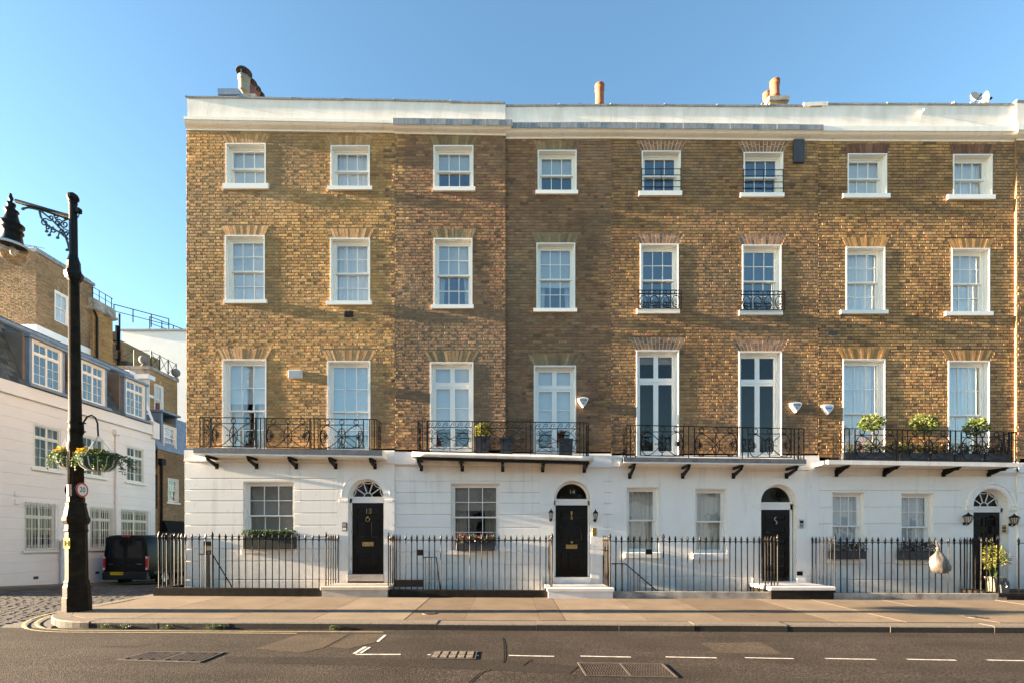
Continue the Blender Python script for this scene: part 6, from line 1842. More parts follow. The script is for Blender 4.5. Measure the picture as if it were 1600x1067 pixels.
def basket(label, pxc, pyt, pyb, wpx, Y, hook, seed, dens=1.0):
    s = scale_at(Y); cx, z1, z0, r = PX(pxc, Y), PZ(pyt, Y), PZ(pyb, Y), wpx/2/s
    t = thing('hanging_basket', (cx, Y, z0), label, 'hanging basket', 'flower baskets on the lamp post')
    b = MB(); b.cur = True; b.lathe([(0.02, z0), (r*0.55, z0+0.02), (r*0.85, z0+(z1-z0)*0.35), (r, z1)], 18, cx, Y, cap=False); b.build('liner', M['basketgreen'], t)
    for k in range(14):
        a = 6.2832*k/14; wb = MB()
        wb.tube([(cx+r*0.1*math.cos(a), Y+r*0.1*math.sin(a), z0-0.005), (cx+r*0.58*math.cos(a), Y+r*0.58*math.sin(a), z0+0.012), (cx+r*0.88*math.cos(a), Y+r*0.88*math.sin(a), z0+(z1-z0)*0.35), (cx+r*1.03*math.cos(a), Y+r*1.03*math.sin(a), z1)], 0.010, 4); wb.build('rib', M['greenish'], t)
    rg = random.Random(seed)
    lb = MB(); leaves(lb, (cx, Y, z1+0.05), (r*1.05, r*1.0, 0.13), int(500*dens), 0.06, rg, 0.6)
    for k in range(18):
        a = rg.uniform(0, 6.28); L = rg.uniform(0.12, 0.34); ox = rg.uniform(0.0, 0.22)
        for q in range(9):
            u = q/8; leaves(lb, (cx+(r*0.98+ox*u)*math.cos(a), Y+(r*0.98+ox*u)*math.sin(a), z1+0.05-L*u*u), (0.035, 0.035, 0.035), 4, 0.045, rg, 0.8)
    for k in range(9):
        a = rg.uniform(-0.5, 0.5); L = rg.uniform(0.15, 0.40)
        for q in range(10):
            u = q/9; leaves(lb, (cx+(r*0.95+0.38*u)*math.cos(a), Y+(r*0.9+0.1*u)*math.sin(a), z1+0.08-L*u*u), (0.04, 0.04, 0.035), 5, 0.045, rg, 0.8)
    lb.build('foliage', M['leaf'], t)
    fb = MB(); leaves(fb, (cx-r*0.35, Y-0.02, z1+0.10), (r*0.75, r*0.8, 0.11), int(380*dens), 0.05, rg, 0.6, 0.8); fb.build('flowers', M['flowersyellow'], t)
    if hook:
        hb = MB(); hx, hy = PX(hook[0], Y), PZ(hook[1], Y)
        for a in (0.5, 2.6, 4.7): hb.tube([(hx, Y, hy), (cx+r*math.cos(a), Y+r*math.sin(a), z1)], 0.007, 4)
        hb.build('chain', M['greenish'], t)
    return t
basket('flower basket hanging from the crook on the lamp post, yellow blooms and trailing leaves', 153.5, 716, 735.5, 50, LY, (153, 680), 21)
basket('half-hidden flower basket on the far side of the lamp post', 105, 713, 730, 30, LY+0.42, (104, 684), 22, 0.55)
b = MB(); b.tube([lp(128, 677), lp(130, 660), lp(136, 651), lp(143, 648), lp(149, 652), lp(152.5, 661), lp(153, 672), lp(153.5, 681)], 0.016, 6); b.tube([lp(124, 654), lp(130, 662), lp(131, 676), lp(125, 684)], 0.012, 5); b.build('basket_crook', M['iron'], lamp)

# ------------------------------------------------------------------ road markings and covers
def road_sheet(poly, name, mat, label=None, cat=None, dz=0.004, kind=None):
    b = MB(); n = len(poly)
    b.add([(x_, y_, rz(x_, y_)+dz) for x_, y_ in poly], [tuple(range(n))])
    o = b.build(name, mat)
    if kind: tag(o, kind=kind)
    else: tag(o, label, cat)
    return o
def rp(px, py):                    # photo point on the road
    y = -6.0
    for _ in range(30):
        h = EYE-rz((px-800)/F*(y+D), y)
        y = F*h/(py-HY)-D
    return ((px-800)/F*(y+D), y)
def strip(pts, w, name, mat, dz=0.004, label=None, cat=None, kind=None, group=None):
    b = MB(); vs = []
    for i, (x_, y_) in enumerate(pts):
        a = pts[max(0, i-1)]; c = pts[min(len(pts)-1, i+1)]
        dx, dy = c[0]-a[0], c[1]-a[1]; L = math.hypot(dx, dy) or 1
        nx_, ny_ = -dy/L*w/2, dx/L*w/2
        for s in (-1, 1):
            X_, Y_ = x_+nx_*s, y_+ny_*s
            vs.append((X_, Y_, max(rz(X_, Y_), mz(X_, Y_) if Y_ > KERB_Y+0.06 and X_ < -7.5 else -9)+dz))
    b.add(vs, [(2*i, 2*i+1, 2*i+3, 2*i+2) for i in range(len(pts)-1)])
    o = b.build(name, mat)
    return tag(o, label, cat, group, kind)
def rim(off, x_end):
    pts = []
    for y in (-1.9, -2.2): pts.append((EDGE_X-off, y))
    for k in range(0, 15):
        a = math.pi+(math.pi/2)*k/14
        pts.append((EDGE_X+CR+(CR+off)*math.cos(a), KERB_Y+CR+(CR+off)*math.sin(a)))
    n = 16
    for i in range(1, n+1): pts.append((EDGE_X+CR+(x_end-EDGE_X-CR)*i/n, KERB_Y-off))
    return pts
strip(rim(0.20, -2.2), 0.05, 'yellow_line', M['painty'], 0.006, kind='structure')
strip(rim(0.36, -3.6), 0.05, 'yellow_line', M['painty'], 0.006, kind='structure')
# parking bay marks
p1, p2, p3, p4 = rp(552, 1021.5), rp(626, 1022.5), rp(573, 1009), rp(600, 991)
strip([rp(556, 1022), rp(626, 1022)], 0.055, 'bay_marking', M['paintw'], kind='structure')
strip([rp(553, 1021), rp(571, 1010)], 0.05, 'bay_marking', M['paintw'], kind='structure')
strip([rp(563, 1020), rp(578, 1010.5)], 0.04, 'bay_marking', M['paintw'], kind='structure')
strip([rp(590, 1002), rp(602, 991.5)], 0.045, 'bay_marking', M['paintw'], kind='structure')
for (a, c) in ((668, 748), (795, 866), (907, 986), (1040, 1120), (1164, 1240), (1289, 1369), (1417, 1494), (1542, 1625)):
    t0 = (a-795)/830
    strip([rp(a, 1023.5+8*t0), rp((a+c)/2, 1024+8*(t0+0.05)), rp(c, 1024.3+8*((c-795)/830))], 0.045, 'bay_line', M['paintw'], kind='structure')
# sunlit patches painted in as lighter asphalt, and one dark repair
road_sheet([rp(400, 1013), rp(465, 991), rp(545, 990), rp(505, 1012), rp(470, 1019)], 'asphalt_patch', M['patch'], dz=0.003, kind='structure')
road_sheet([rp(515, 1010), rp(555, 991), rp(600, 990), rp(586, 1003), rp(545, 1013)], 'asphalt_patch', M['patch'], dz=0.0035, kind='structure')
road_sheet([rp(1095, 1004), rp(1190, 1003), rp(1225, 1022), rp(1120, 1019)], 'asphalt_patch', M['patch'], dz=0.003, kind='structure')
road_sheet([rp(350, 1025), rp(790, 1031), rp(905, 1040), rp(890, 1052), rp(600, 1040), rp(352, 1034)], 'asphalt_patch', M['patchdark'], dz=0.003, kind='structure')
for pts in ([rp(733, 1067), rp(752, 1050), rp(768, 1046)], [rp(788, 1036), rp(789, 1010), rp(786, 996)], [rp(160, 1010), rp(215, 1010), rp(236, 1005)], [rp(818, 1040), rp(830, 1030)]):
    strip(pts, 0.018, 'road_crack', M['black'], 0.0045, kind='structure')
def cover(label, quad, style):
    P_ = [Vector((*rp(*q), 0)) for q in quad]        # tl, tr, br, bl
    c = sum(P_, Vector())/4
    t = thing('manhole_cover', (c.x, c.y, rz(c.x, c.y)), label, 'manhole cover')
    def pt(u, v, dz): 
        q = P_[0]*(1-u)*(1-v)+P_[1]*u*(1-v)+P_[2]*u*v+P_[3]*(1-u)*v
        return (q.x, q.y, rz(q.x, q.y)+dz)
    def pad(b, u0, u1, v0, v1, z0, z1):
        b.hexa([pt(u0,v0,z0), pt(u1,v0,z0), pt(u1,v1,z0), pt(u0,v1,z0), pt(u0,v0,z1), pt(u1,v0,z1), pt(u1,v1,z1), pt(u0,v1,z1)])
    b = MB(); pad(b, 0, 1, 0, 1, -0.02, 0.004); b.build('bed', M['black'], t)
    b = MB()
    for (u0, u1, v0, v1) in ((0, 1, 0, 0.06), (0, 1, 0.94, 1), (0, 0.025, 0.06, 0.94), (0.975, 1, 0.06, 0.94), (0.485, 0.515, 0.06, 0.94)): pad(b, u0, u1, v0, v1, 0.004, 0.012)
    b.build('frame', M['cover'], t)
    if style == 'studs':
        for h in (0, 1):
            b = MB(); n, m = 15, 9
            for i in range(n):
                for j in range(m):
                    u = 0.04+h*0.49+(i+0.2*(j % 2))*0.44/n; v = 0.09+j*0.84/m
                    pad(b, u, u+0.44/n*0.55, v, v+0.84/m*0.55, 0.0045, 0.0105)
            b.build('lid', M['cover'], t)
    elif style == 'bars':
        for h in (0, 1):
            b = MB(); n = 9
            for i in range(n):
                u = 0.035+h*0.49+i*0.45/n; lo = 0.10+0.06*((i*7) % 3); hi = 0.9-0.05*((i*5) % 3)
                pad(b, u, u+0.45/n*0.45, lo, hi, 0.0045, 0.013)
            b.build('lid', M['cover'], t)
    else:
        for h in range(5):
            for v0 in (0.10, 0.52):
                b = MB(); pad(b, 0.05+h*0.185, 0.05+h*0.185+0.14, v0, v0+0.36, 0.0045, 0.016); b.build('rib', M['kerb'], t)
    return t
cover('double iron cover of parallel bars in the road near the corner', [(232, 1018), (352, 1019), (312, 1035), (182, 1031)], 'bars')
cover('small ribbed gully cover on the white bay line', [(677, 1017.5), (746, 1017.5), (743, 1030), (668, 1029)], 'ribs')
cover('double studded iron cover in the road beyond the bay line', [(902, 1035), (1036, 1037), (1060, 1059), (915, 1056)], 'studs')
def pave_pt(px, py):
    y = -2.5
    for _ in range(30):
        y = F*(EYE-gz((px-800)/F*(y+D), y))/(py-HY)-D
    return ((px-800)/F*(y+D), y)
def pave_cover(label, px, py, r):
    x_, y_ = pave_pt(px, py); z_ = gz(x_, y_)
    t = thing('stopcock_cover', (x_, y_, z_), label, 'cover')
    b = MB(); b.lathe([(r, z_-0.02), (r, z_+0.007), (r*0.86, z_+0.007), (r*0.84, z_+0.004)], 20, x_, y_); b.build('rim', M['cover'], t)
    b = MB()
    for k in range(4): b.box(x_-r*0.55, x_+r*0.55, y_-r*0.5+k*r*0.3, y_-r*0.5+k*r*0.3+r*0.12, z_+0.0045, z_+0.009)
    b.build('lid', M['cover'], t)
pave_cover('small round iron cover in the pavement before the gated railing', 670, 957.5, 0.13)
pave_cover('small round iron cover in the pavement below the hanging bag', 1524, 963.5, 0.17)
# weeds in the gutter
for i, (px_, lab) in enumerate(((165, 'weed tuft in the gutter under the lamp post'), (194, 'weed tuft in the gutter, second from lamp post'), (335, 'weed clump in the gutter before the hedge window box'), (262, 'weed tuft in the gutter before the corner railing'), (522, 'weed tuft in the gutter before the stone doorstep'))):
    x_ = PX(px_, KERB_Y-0.03); y_ = KERB_Y-0.03; z_ = rz(x_, y_)
    t = thing('gutter_weed', (x_, y_, z_), lab, 'weed', 'weeds growing in the gutter')
    lb = MB(); leaves(lb, (x_, y_, z_+0.04), (0.12 if i != 2 else 0.22, 0.03, 0.05), 60 if i != 2 else 120, 0.04, random.Random(i), 0.8, 0.35, zmin=z_+0.01); lb.build('foliage', M['leaf'], t)

# ------------------------------------------------------------------ white mews house on the left
MX = -17.2
def md(px): return -MX*F/(800.0-px)                 # depth from the camera along the mews wall
def mu(px): return md(px)-D
def mzv(px, py): return EYE+(HY-py)*md(px)/F
mews_house = thing('mews_house', (MX, 6.0, -0.35), 'white boarded mews house with slate mansard and three dormers', 'house')
plm = Plane(sideT(MX), T0S, 'S')
UW = [(17.37, 18.42), (19.3, 20.38), (21.55, 22.58)]
GW = [(17.05, 18.2), (19.7, 20.8), (21.25, 22.86)]
mops = [(a-D, c-D, 3.98, 5.56) for a, c in UW]+[(a-D, c-D, 1.01, 2.70) for a, c in GW]+[(18.62-D, 19.35-D, -1.0, 2.25)]
stucco(mews_house, plm, 0.15, 23.3-D, -0.9, 6.35, mops, [-0.2+0.385*k for k in range(18)], 0.0, -0.2, M['mewswhite'], 0.02, 'wall_board', 0.012)
gm = random.Random(77)
for a, c in UW: window(mews_house, plm, a-D+0.001, c-D-0.001, 3.98, 5.559, style='casement', split=0.28, kind='drapes', sill=(a-D-0.1, c-D+0.1, 0.10, 0.07), mat='greenish', gl='glassdark', rg=gm, depth=0.06, lin=0.01, proud=0.004)
for a, c in GW:
    w_ = window(mews_house, plm, a-D+0.001, c-D-0.001, 1.01, 2.699, style='casement', split=0.28, kind='dark', sill=(a-D-0.1, c-D+0.1, 0.10, 0.07), mat='greenish', gl='glassdark', rg=gm, depth=0.08, lin=0.01, proud=0.004)
    gb = MB(); y0, y1 = a-D-0.03, c-D+0.03; xg = MX+0.08
    n = 11
    for i in range(n+1): gb.tube([(xg, y0+(y1-y0)*i/n, 0.99), (xg, y0+(y1-y0)*i/n, 2.74)], 0.009, 4)
    for zz in (1.02, 1.18, 1.75, 2.52, 2.70): gb.tube([(xg+0.008, y0, zz), (xg+0.008, y1, zz)], 0.009, 4)
    for i in range(n):
        for zz in (1.10, 2.61): gb.tube([(xg, y0+(y1-y0)*(i+0.5)/n+0.04*math.cos(q*0.9), zz+0.06*math.sin(q*0.9)) for q in range(7)], 0.006, 4, True)
    gb.build('window_grille', M['greenish'], mews_house)
b = MB(); b.box(MX-0.12, MX-0.08, 18.62-D, 19.35-D, -0.5, 2.24); b.build('door', M['planter'], mews_house)
b = MB(); slope_box(b, MX-0.2, MX+0.06, 0.15, 23.3-D, 6.351, 6.80, 6.351, 6.80); b.box(MX, MX+0.09, 0.15, 23.3-D, 6.36, 6.42); b.build('eaves_band', M['mewswhite'], mews_house)
yd = md(180)-D
b = MB(); b.tube([(MX+0.06, yd, -0.5), (MX+0.06, yd, 5.9)], 0.05, 8); b.box(MX+0.005, MX+0.16, yd-0.12, yd+0.12, 5.9, 6.12); b.tube([(MX+0.06, yd, 2.9), (MX+0.06, yd, 3.0)], 0.065, 8); b.build('drainpipe', M['mewswhite'], mews_house)
yd2 = md(95)-D
b = MB(); b.lathe([(0.13, -0.5), (0.13, 1.25), (0.15, 1.27), (0.15, 1.34), (0.09, 1.42)], 10, MX+0.16, yd2); b.build('boxed_pipe', M['mewswhite'], mews_house)
for (px_, py0, py1) in ((25.5, 767, 775), (25.5, 779, 787)):
    b = MB(); yy = mu(px_); b.box(MX+0.001, MX+0.05, yy-0.07, yy+0.07, mzv(px_, py1), mzv(px_, py0)); b.build('vent', M['mewswhite'], mews_house)
for (px_, py_) in ((56, 902), (152, 894)):
    b = MB(); yy = mu(px_); zz = mzv(px_, py_); b.box(MX-0.01, MX+0.004, yy-0.09, yy+0.09, zz-0.05, zz+0.05); b.build('air_brick', M['planter'], mews_house)
# mansard of slates
ridge_x, ridge_z, eave_z = MX-0.95, 9.12, 6.82
b = MB(); b.quad((MX-0.06,0.15,eave_z),(MX-0.06,23.0-D,eave_z),(ridge_x-0.06,23.0-D,ridge_z),(ridge_x-0.06,0.15,ridge_z)); b.build('roof_deck', M['planter'], mews_house)
sl_len = math.hypot(MX-ridge_x, ridge_z-eave_z); sx_, sz_ = (ridge_x-MX)/sl_len, (ridge_z-eave_z)/sl_len
srg = random.Random(5); ncs = 0; rest = MB(); row = 0; s = 0.0
smesh = []
for q in range(5):
    bb = MB(); w_, h_ = 0.315, 0.36
    j = lambda: srg.uniform(-0.006, 0.006)
    # thin slate, lying on the slope: local (y along the eaves, s up the slope, t out)
    loc = lambda y_, s_, t_: (sx_*s_+sz_*t_, y_, sz_*s_-sx_*t_)
    bb.T = loc
    bb.add([(-w_/2+j(),j(),0.022),(w_/2+j(),j(),0.022),(w_/2,h_,0.004),(-w_/2,h_,0.004),(-w_/2,0,0.008),(w_/2,0,0.008)], [(0,1,2,3),(4,5,1,0),(0,3,4),(1,5,2)])
    smesh.append(bb.mesh('slate', M['slate']))
dorm = [(17.2, 18.56), (19.18, 20.5), (21.4, 22.72)]
cands = []
while s < sl_len-0.1:
    y_ = 3.2+(0.16 if row % 2 else 0)
    while y_ < 23.05-D:
        z_ = eave_z+sz_*s
        if not any(a-D-0.05 < y_ < c-D+0.05 and z_ < 8.75 for a, c in dorm): cands.append((y_, s))
        y_ += 0.322
    s += 0.215; row += 1
for i, (y_, s) in enumerate(cands[:300]):
    inst('slate', smesh[i % 5], mews_house, (MX-0.02+sx_*s, y_, eave_z+sz_*s))
b = MB(); b.tube([(ridge_x, 0.15, ridge_z+0.02), (ridge_x, 23.1-D, ridge_z+0.02)], 0.10, 8); b.box(ridge_x-0.3, ridge_x+0.05, 0.15, 23.0-D, ridge_z-0.05, ridge_z+0.06); b.build('ridge_lead', M['leadblue'], mews_house)
b = MB(); b.box(ridge_x-4.2, ridge_x-0.05, 0.15, 23.0-D, -0.6, ridge_z-0.06); b.build('rear_block', M['mewswhite'], mews_house)
b = MB(); b.box(MX-0.9, MX-0.21, 23.0-D, 23.25-D, -0.6, 6.8); b.build('end_wall', M['mewswhite'], mews_house)
b = MB(); b.prism([(MX-0.001, -0.6), (MX-0.001, 6.78), (ridge_x-0.02, ridge_z-0.02), (ridge_x-4.3, ridge_z-0.02), (ridge_x-4.3, -0.6)], 0.02, 0.148); b.build('street_wall', M['mewswhite'], mews_house)
tag(sheet(-70, -16.41, KERB_Y, 0.3, lambda x_, y_: 0.05-0.004*abs(y_), 30, 3).build('corner_pavement', M['slab']), kind='structure')
b = MB(); b.prism([(0,0)]*0 or [(MX+0.12, 6.2), (MX+0.12, 6.95), (MX-0.15, 7.1), (ridge_x-0.1, 9.45), (ridge_x-1.0, 9.45), (ridge_x-1.0, 6.2)], 23.02-D, 23.42-D); b.build('gable_wall', M['mewswhite'], mews_house)
for (a, c) in dorm:
    a0, c0 = a-D, c-D; xf = MX+0.0
    pld = Plane(sideT(xf), T0S, 'S')
    window(mews_house, pld, a0+0.1, c0-0.1, 6.97, 8.55, style='casement', split=0.26, kind='dark', mat='white', rg=gm, depth=0.05, lin=0.03, proud=0.02)
    b = MB()
    xt = lambda z_: MX-0.06+(ridge_x-MX)*(z_-eave_z)/(ridge_z-eave_z)
    for yy0, yy1 in ((a0, a0+0.095), (c0-0.095, c0)):
        b.prism([(xf+0.02, 6.84), (xf+0.02, 8.62), (xt(8.62)-0.05, 8.62), (xt(6.84)-0.05, 6.84)], yy0, yy1)
    b.hexa([(xf+0.10,a0-0.06,8.56),(xf+0.10,c0+0.06,8.56),(xt(8.7)-0.1,c0+0.06,8.56),(xt(8.7)-0.1,a0-0.06,8.56),(xf+0.10,a0-0.06,8.66),(xf+0.10,c0+0.06,8.66),(xt(8.9)-0.1,c0+0.06,8.80),(xt(8.9)-0.1,a0-0.06,8.80)])
    b.box(xf-0.1, xf+0.16, a0-0.08, c0+0.08, 6.83, 6.93)
    b.build('dormer', M['leadblue'], mews_house)
# mews pavement along the white wall
b = MB(); vs = []; fs = []; n = 24
for i in range(n+1):
    y_ = 0.3+i*1.0
    vs += [(-16.4, y_, mz(-16.4, y_)-0.1), (-16.4, y_, mz(-16.4, y_)+0.09), (-16.28, y_, mz(-16.4, y_)+0.085), (MX, y_, mz(MX, y_)+0.10)]
    vs[-4] = (-16.27, y_, mz(-16.4, y_)-0.1); vs[-3] = (-16.27, y_, mz(-16.4, y_)+0.085)
for i in range(n):
    for k in (0, 1, 2): a = i*4+k; fs.append((a, a+1, a+5, a+4))
tag(b.add(vs, fs).build('mews_pavement', M['kerb']), kind='structure')

# ---- brick mews house beyond
U0, U1 = 23.45-D, 33.0-D
mb2 = thing('brick_mews_house', (MX, U0, -0.6), 'small ochre brick mews house with slate attic, beyond the white one', 'house')
w2 = (md(262)-D, md(278.5)-D, mzv(262, 783), mzv(262, 746))
brick_wall(mb2, plm.T, plm.T0, 'S', U0, 27.5-D, -0.8, 5.75, [w2], [], 'drab', M['mortar15'], 0, 91, gain=1.0)
window(mb2, plm, *w2, style='sash', up=(2,2), lo=(2,2), kind='drapes', sill=(w2[0]-0.1, w2[1]+0.1, 0.1, 0.06), rg=gm, depth=0.08)
b = MB(); b.box(MX-5, MX-0.02, U0+0.0, U1, -0.8, 5.74); 
b2 = MB(); b2.box(MX-5.0, MX-0.3, U0, U1, 5.0, 5.74); b2.build('wall', M['sidebrick'], mb2)
b = MB(); b.prism([(MX+0.05, 5.75), (MX-0.95, 7.85), (MX-5, 7.85), (MX-5, 5.75)], U0, U1); b.build('roof', M['leadblue'], mb2)
d3 = (md(258)-D, md(278)-D)
pl3 = Plane(sideT(MX-0.1), T0S, 'S')
window(mb2, pl3, d3[0], d3[1], mzv(258, 702)+0.12, mzv(258, 662), style='sash', up=(3,2), lo=(3,2), kind='blind0.5', rg=gm, depth=0.05, lin=0.05, proud=0.03)
b = MB(); b.box(MX-1.0, MX-0.11, d3[0]-0.12, d3[0]-0.001, 5.9, 7.65); b.box(MX-1.0, MX-0.11, d3[1]+0.001, d3[1]+0.12, 5.9, 7.65); b.box(MX-1.1, MX+0.02, d3[0]-0.2, d3[1]+0.2, 7.651, 7.75); b.build('dormer', M['leadblue'], mb2)
yd = md(250)-D
b = MB(); b.tube([(MX+0.08, yd, -0.6), (MX+0.08, yd, 5.0)], 0.055, 8); b.box(MX+0.01, MX+0.2, yd-0.13, yd+0.13, 5.0, 5.3); b.build('drainpipe', M['iron'], mb2)
ya = md(249)-D
b = MB(); b.hexa([(MX+0.02,ya,mzv(250,830)),(MX+0.45,ya,mzv(250,830)),(MX+0.45,ya+3.0,mzv(250,830)),(MX+0.02,ya+3.0,mzv(250,830)),(MX+0.02,ya,mzv(250,812)),(MX+0.25,ya,mzv(250,814)),(MX+0.25,ya+3.0,mzv(250,814)),(MX+0.02,ya+3.0,mzv(250,812))]); b.build('shop_canopy', M['black'], mb2)
b = MB(); b.box(MX+0.005, MX+0.03, ya+0.1, ya+2.9, -0.7, mzv(250, 830)-0.01); b.build('garage_door', M['planter'], mb2)
b = MB(); b.lathe([(0.10, 7.8), (0.10, 8.5)], 10, MX-1.4, md(288)-D); b.build('chimney_pot', M['maroonpot'], mb2)

# ------------------------------------------------------------------ taller buildings behind the mews
def side_building(name, label, X0, da, db, zt, depthx, pal, zb, seed, front=True, base=None):
    t = thing(name, (X0-depthx/2, da-D, -0.6), label, 'building')
    pls = Plane(sideT(X0), T0S, 'S')
    return t, pls
XB = -22.5
d1, d2 = 22.5*F/743, 22.5*F/655
bh, plb = side_building('brown_brick_building', 'tall brown brick block with flat roof and one sash window behind the lamp post', XB, d1, d2, 15, 8, 'drab', 11.5, 31)
wz = (22.5*F/715-D, 22.5*F/692-D, 12.12, 13.62)
brick_wall(bh, plb.T, T0S, 'S', d1-D, d2-D, 11.5, 14.9, [wz], [(wz[0], wz[1], 13.62, 13.9, 0.06)], 'drab', M['mortar15'], 0, 31, gain=0.95)
voussoirs(bh, plb.T, wz[0], wz[1], 13.62, 0.27, 0.06, ARCHC['brown'], M['mortar14'], gm, 0.09)
window(bh, plb, *wz, style='sash', up=(2,1), lo=(2,1), kind='blind', rg=gm, depth=0.06)
plbf = Plane(planeT(d1-D), T0F, 'F')
brick_wall(bh, plbf.T, T0F, 'F', XB-5.0, XB, 11.5, 14.9, [], [], 'drab', M['mortar15'], 0, 32, gain=0.8)
b = MB(); b.box(XB-8, XB-0.28, d1-D+0.28, d2-D, -0.6, 14.88); b.build('core', M['sidebrick'], bh)
b = MB(); b.box(XB-8, XB+0.05, d1-D-0.05, d2-D, 8.2, 11.49); b.build('white_storey', M['mewswhite'], bh)
b = MB(); b.box(XB-8.1, XB+0.12, d1-D-0.12, d2-D+0.02, 14.901, 15.05); b.build('parapet_coping', M['lead'], bh)
b = MB(); y_ = d1-D
for k in range(8): b.tube([(XB-0.1, y_+0.4*k, 15.05), (XB-0.1, y_+0.4*k, 15.2)], 0.02, 4)
b.tube([(XB-0.1, y_, 15.2), (XB-0.1, d2-D, 15.2)], 0.02, 4); b.tube([(XB-5, y_, 15.2), (XB-0.1, y_, 15.2)], 0.02, 4); b.tube([(XB-2.4, y_, 15.05), (XB-2.4, y_, 15.7)], 0.02, 4); b.tube([(XB-2.4, y_, 15.65), (XB-0.1, y_+0.5, 15.4)], 0.015, 4); b.build('roof_rail', M['lead'], bh)
for (q0, q1, zz0, zz1) in ((22.5*F/730-D, 22.5*F/715-D, 10.65, 11.1), (22.5*F/712-D, 22.5*F/693-D, 10.65, 11.1)):
    b = MB()
    for k in range(6): b.box(XB+0.051, XB+0.09, q0, q1, zz0+0.075*k, zz0+0.075*k+0.045)
    b.build('louvre', M['lead'], bh)
# ochre brick wing
d3_, d4 = 22.3*F/655, 22.3*F/624
ow, plo = side_building('ochre_brick_building', 'ochre brick wing with stone parapet and black pipe, beside brown block', -22.3, d3_, d4, 14, 6, 'ochre', 9, 33)
brick_wall(ow, plo.T, T0S, 'S', d3_-D, d4-D, 9.5, 13.55, [], [], 'ochre', M['mortar15'], 0, 33)
b = MB(); b.box(-28, -22.33, d3_-D+0.05, d4-D, -0.6, 13.54); b.build('core', M['sidebrick'], ow)
b = MB(); b.box(-28, -22.2, d3_-D-0.05, d4-D+0.1, 13.551, 14.15); b.box(-28, -22.12, d3_-D-0.1, d4-D+0.15, 13.6, 13.72); b.build('parapet', M['coping'], ow)
b = MB(); y_ = d3_-D+0.15; b.tube([(-22.2, y_, 9.0), (-22.2, y_, 13.2), (-22.2, y_-0.2, 13.5)], 0.06, 8); b.build('drainpipe', M['iron'], ow)
b = MB()
for k in range(4): b.tube([(-22.3, d3_-D+0.4*k, 14.15), (-22.3, d3_-D+0.4*k, 14.75)], 0.02, 4)
b.tube([(-22.3, d3_-D, 14.75), (-22.3, d4-D, 14.75)], 0.02, 4); b.tube([(-22.3, d3_-D, 14.45), (-22.3, d4-D, 14.45)], 0.015, 4); b.build('roof_rail', M['iron'], ow)
# dark link with pipes, then the cream corner building with balls, then the big white wall
d5 = 28.6
lk = thing('brick_link_building', (-23.0, d5-D, -0.6), 'dark brick sliver covered in black pipes below roof railings', 'building')
pll = Plane(planeT(d5-D), T0F, 'F')
brick_wall(lk, pll.T, T0F, 'F', (175-800)/F*d5-0.3, (191-800)/F*d5, 8.5, 13.1, [], [], 'drab', M['mortar14'], 0, 34, gain=0.75)
b = MB(); b.box(-25.0, (191-800)/F*d5, d5-D+0.1, d5-D+3, -0.6, 13.08); b.build('core', M['sidebrick'], lk)
for (px_, r_, za, zb_) in ((186, 0.09, 9.0, 13.9), (190, 0.05, 9.0, 14.6), (181, 0.06, 9.0, 11.5)):
    b = MB(); x_ = (px_-800)/F*d5; b.tube([(x_, d5-D-0.15, za), (x_, d5-D-0.15, zb_)], r_, 6); b.build('pipe', M['iron'], lk)
for (px_, py_, w_, h_) in ((184, 528, 0.35, 0.5), (183.5, 545, 0.3, 0.35), (186, 556, 0.3, 0.5)):
    b = MB(); x_, z_ = (px_-800)/F*d5, EYE+(HY-py_)*d5/F; b.box(x_-w_/2, x_+w_/2, d5-D-0.3, d5-D-0.05, z_-h_/2, z_+h_/2); b.build('plant_box', M['iron'], lk)
XC = -21.0
d6, d7 = 21*F/566, 21*F/523
cb_ = thing('cream_corner_building', (XC, d6-D, -0.6), 'low ochre brick building with white cornice, roof rail and stone balls', 'building')
plc = Plane(sideT(XC), T0S, 'S')
wc = (21*F/559-D, 21*F/545-D, EYE+(HY-645)*21*F/559/F, EYE+(HY-598)*21*F/559/F)
brick_wall(cb_, plc.T, T0S, 'S', d6-D, d7-D, 5.0, 11.2, [wc], [(wc[0], wc[1], wc[3], wc[3]+0.3, 0.08)], 'ochre', M['mortar15'], 0, 35, gain=1.05)
voussoirs(cb_, plc.T, wc[0], wc[1], wc[3], 0.29, 0.08, ARCHC['gold'], M['mortar15'], gm, 0.1)
window(cb_, plc, *wc, style='sash', up=(2,1), lo=(2,1), kind='blind', rg=gm, depth=0.06)
b = MB(); b.box(XC-6, XC-0.25, d6-D+0.05, d7-D, -0.6, 11.19); b.build('core', M['sidebrick'], cb_)
b = MB(); b.box(XC-6, XC-0.001, d6-D-0.03, d6-D+0.04, -0.6, 10.6); b.build('front_wall', M['mewswhite'], cb_)
b = MB(); b.box(XC-6, XC+0.10, d6-D-0.25, d6-D+0.3, 10.601, 10.85); b.box(XC-6, XC+0.02, d6-D-0.1, d6-D+0.3, 9.6, 9.75); b.build('cornice', M['mewswhite'], cb_)
b = MB(); b.box(XC-6, XC+0.08, d6-D-0.1, d7-D+0.05, 11.201, 11.38); b.build('coping', M['coping'], cb_)
b = MB(); b.box(XC-6, XC-0.002, d6-D-0.04, d6-D+0.04, 10.851, 11.2); b.build('attic', M['coping'], cb_)
rbm = MB(); zt = 11.38
ys_ = [d6-D+0.1+(d7-d6-0.2)*k/3 for k in range(4)]
for y_ in ys_: rbm.tube([(XC, y_, zt), (XC, y_, zt+0.95)], 0.03, 5)
for a, c in zip(ys_, ys_[1:]):
    rbm.tube([(XC, a, zt+0.9), (XC, c, zt+0.05)], 0.014, 4); rbm.tube([(XC, a, zt+0.05), (XC, c, zt+0.9)], 0.014, 4)
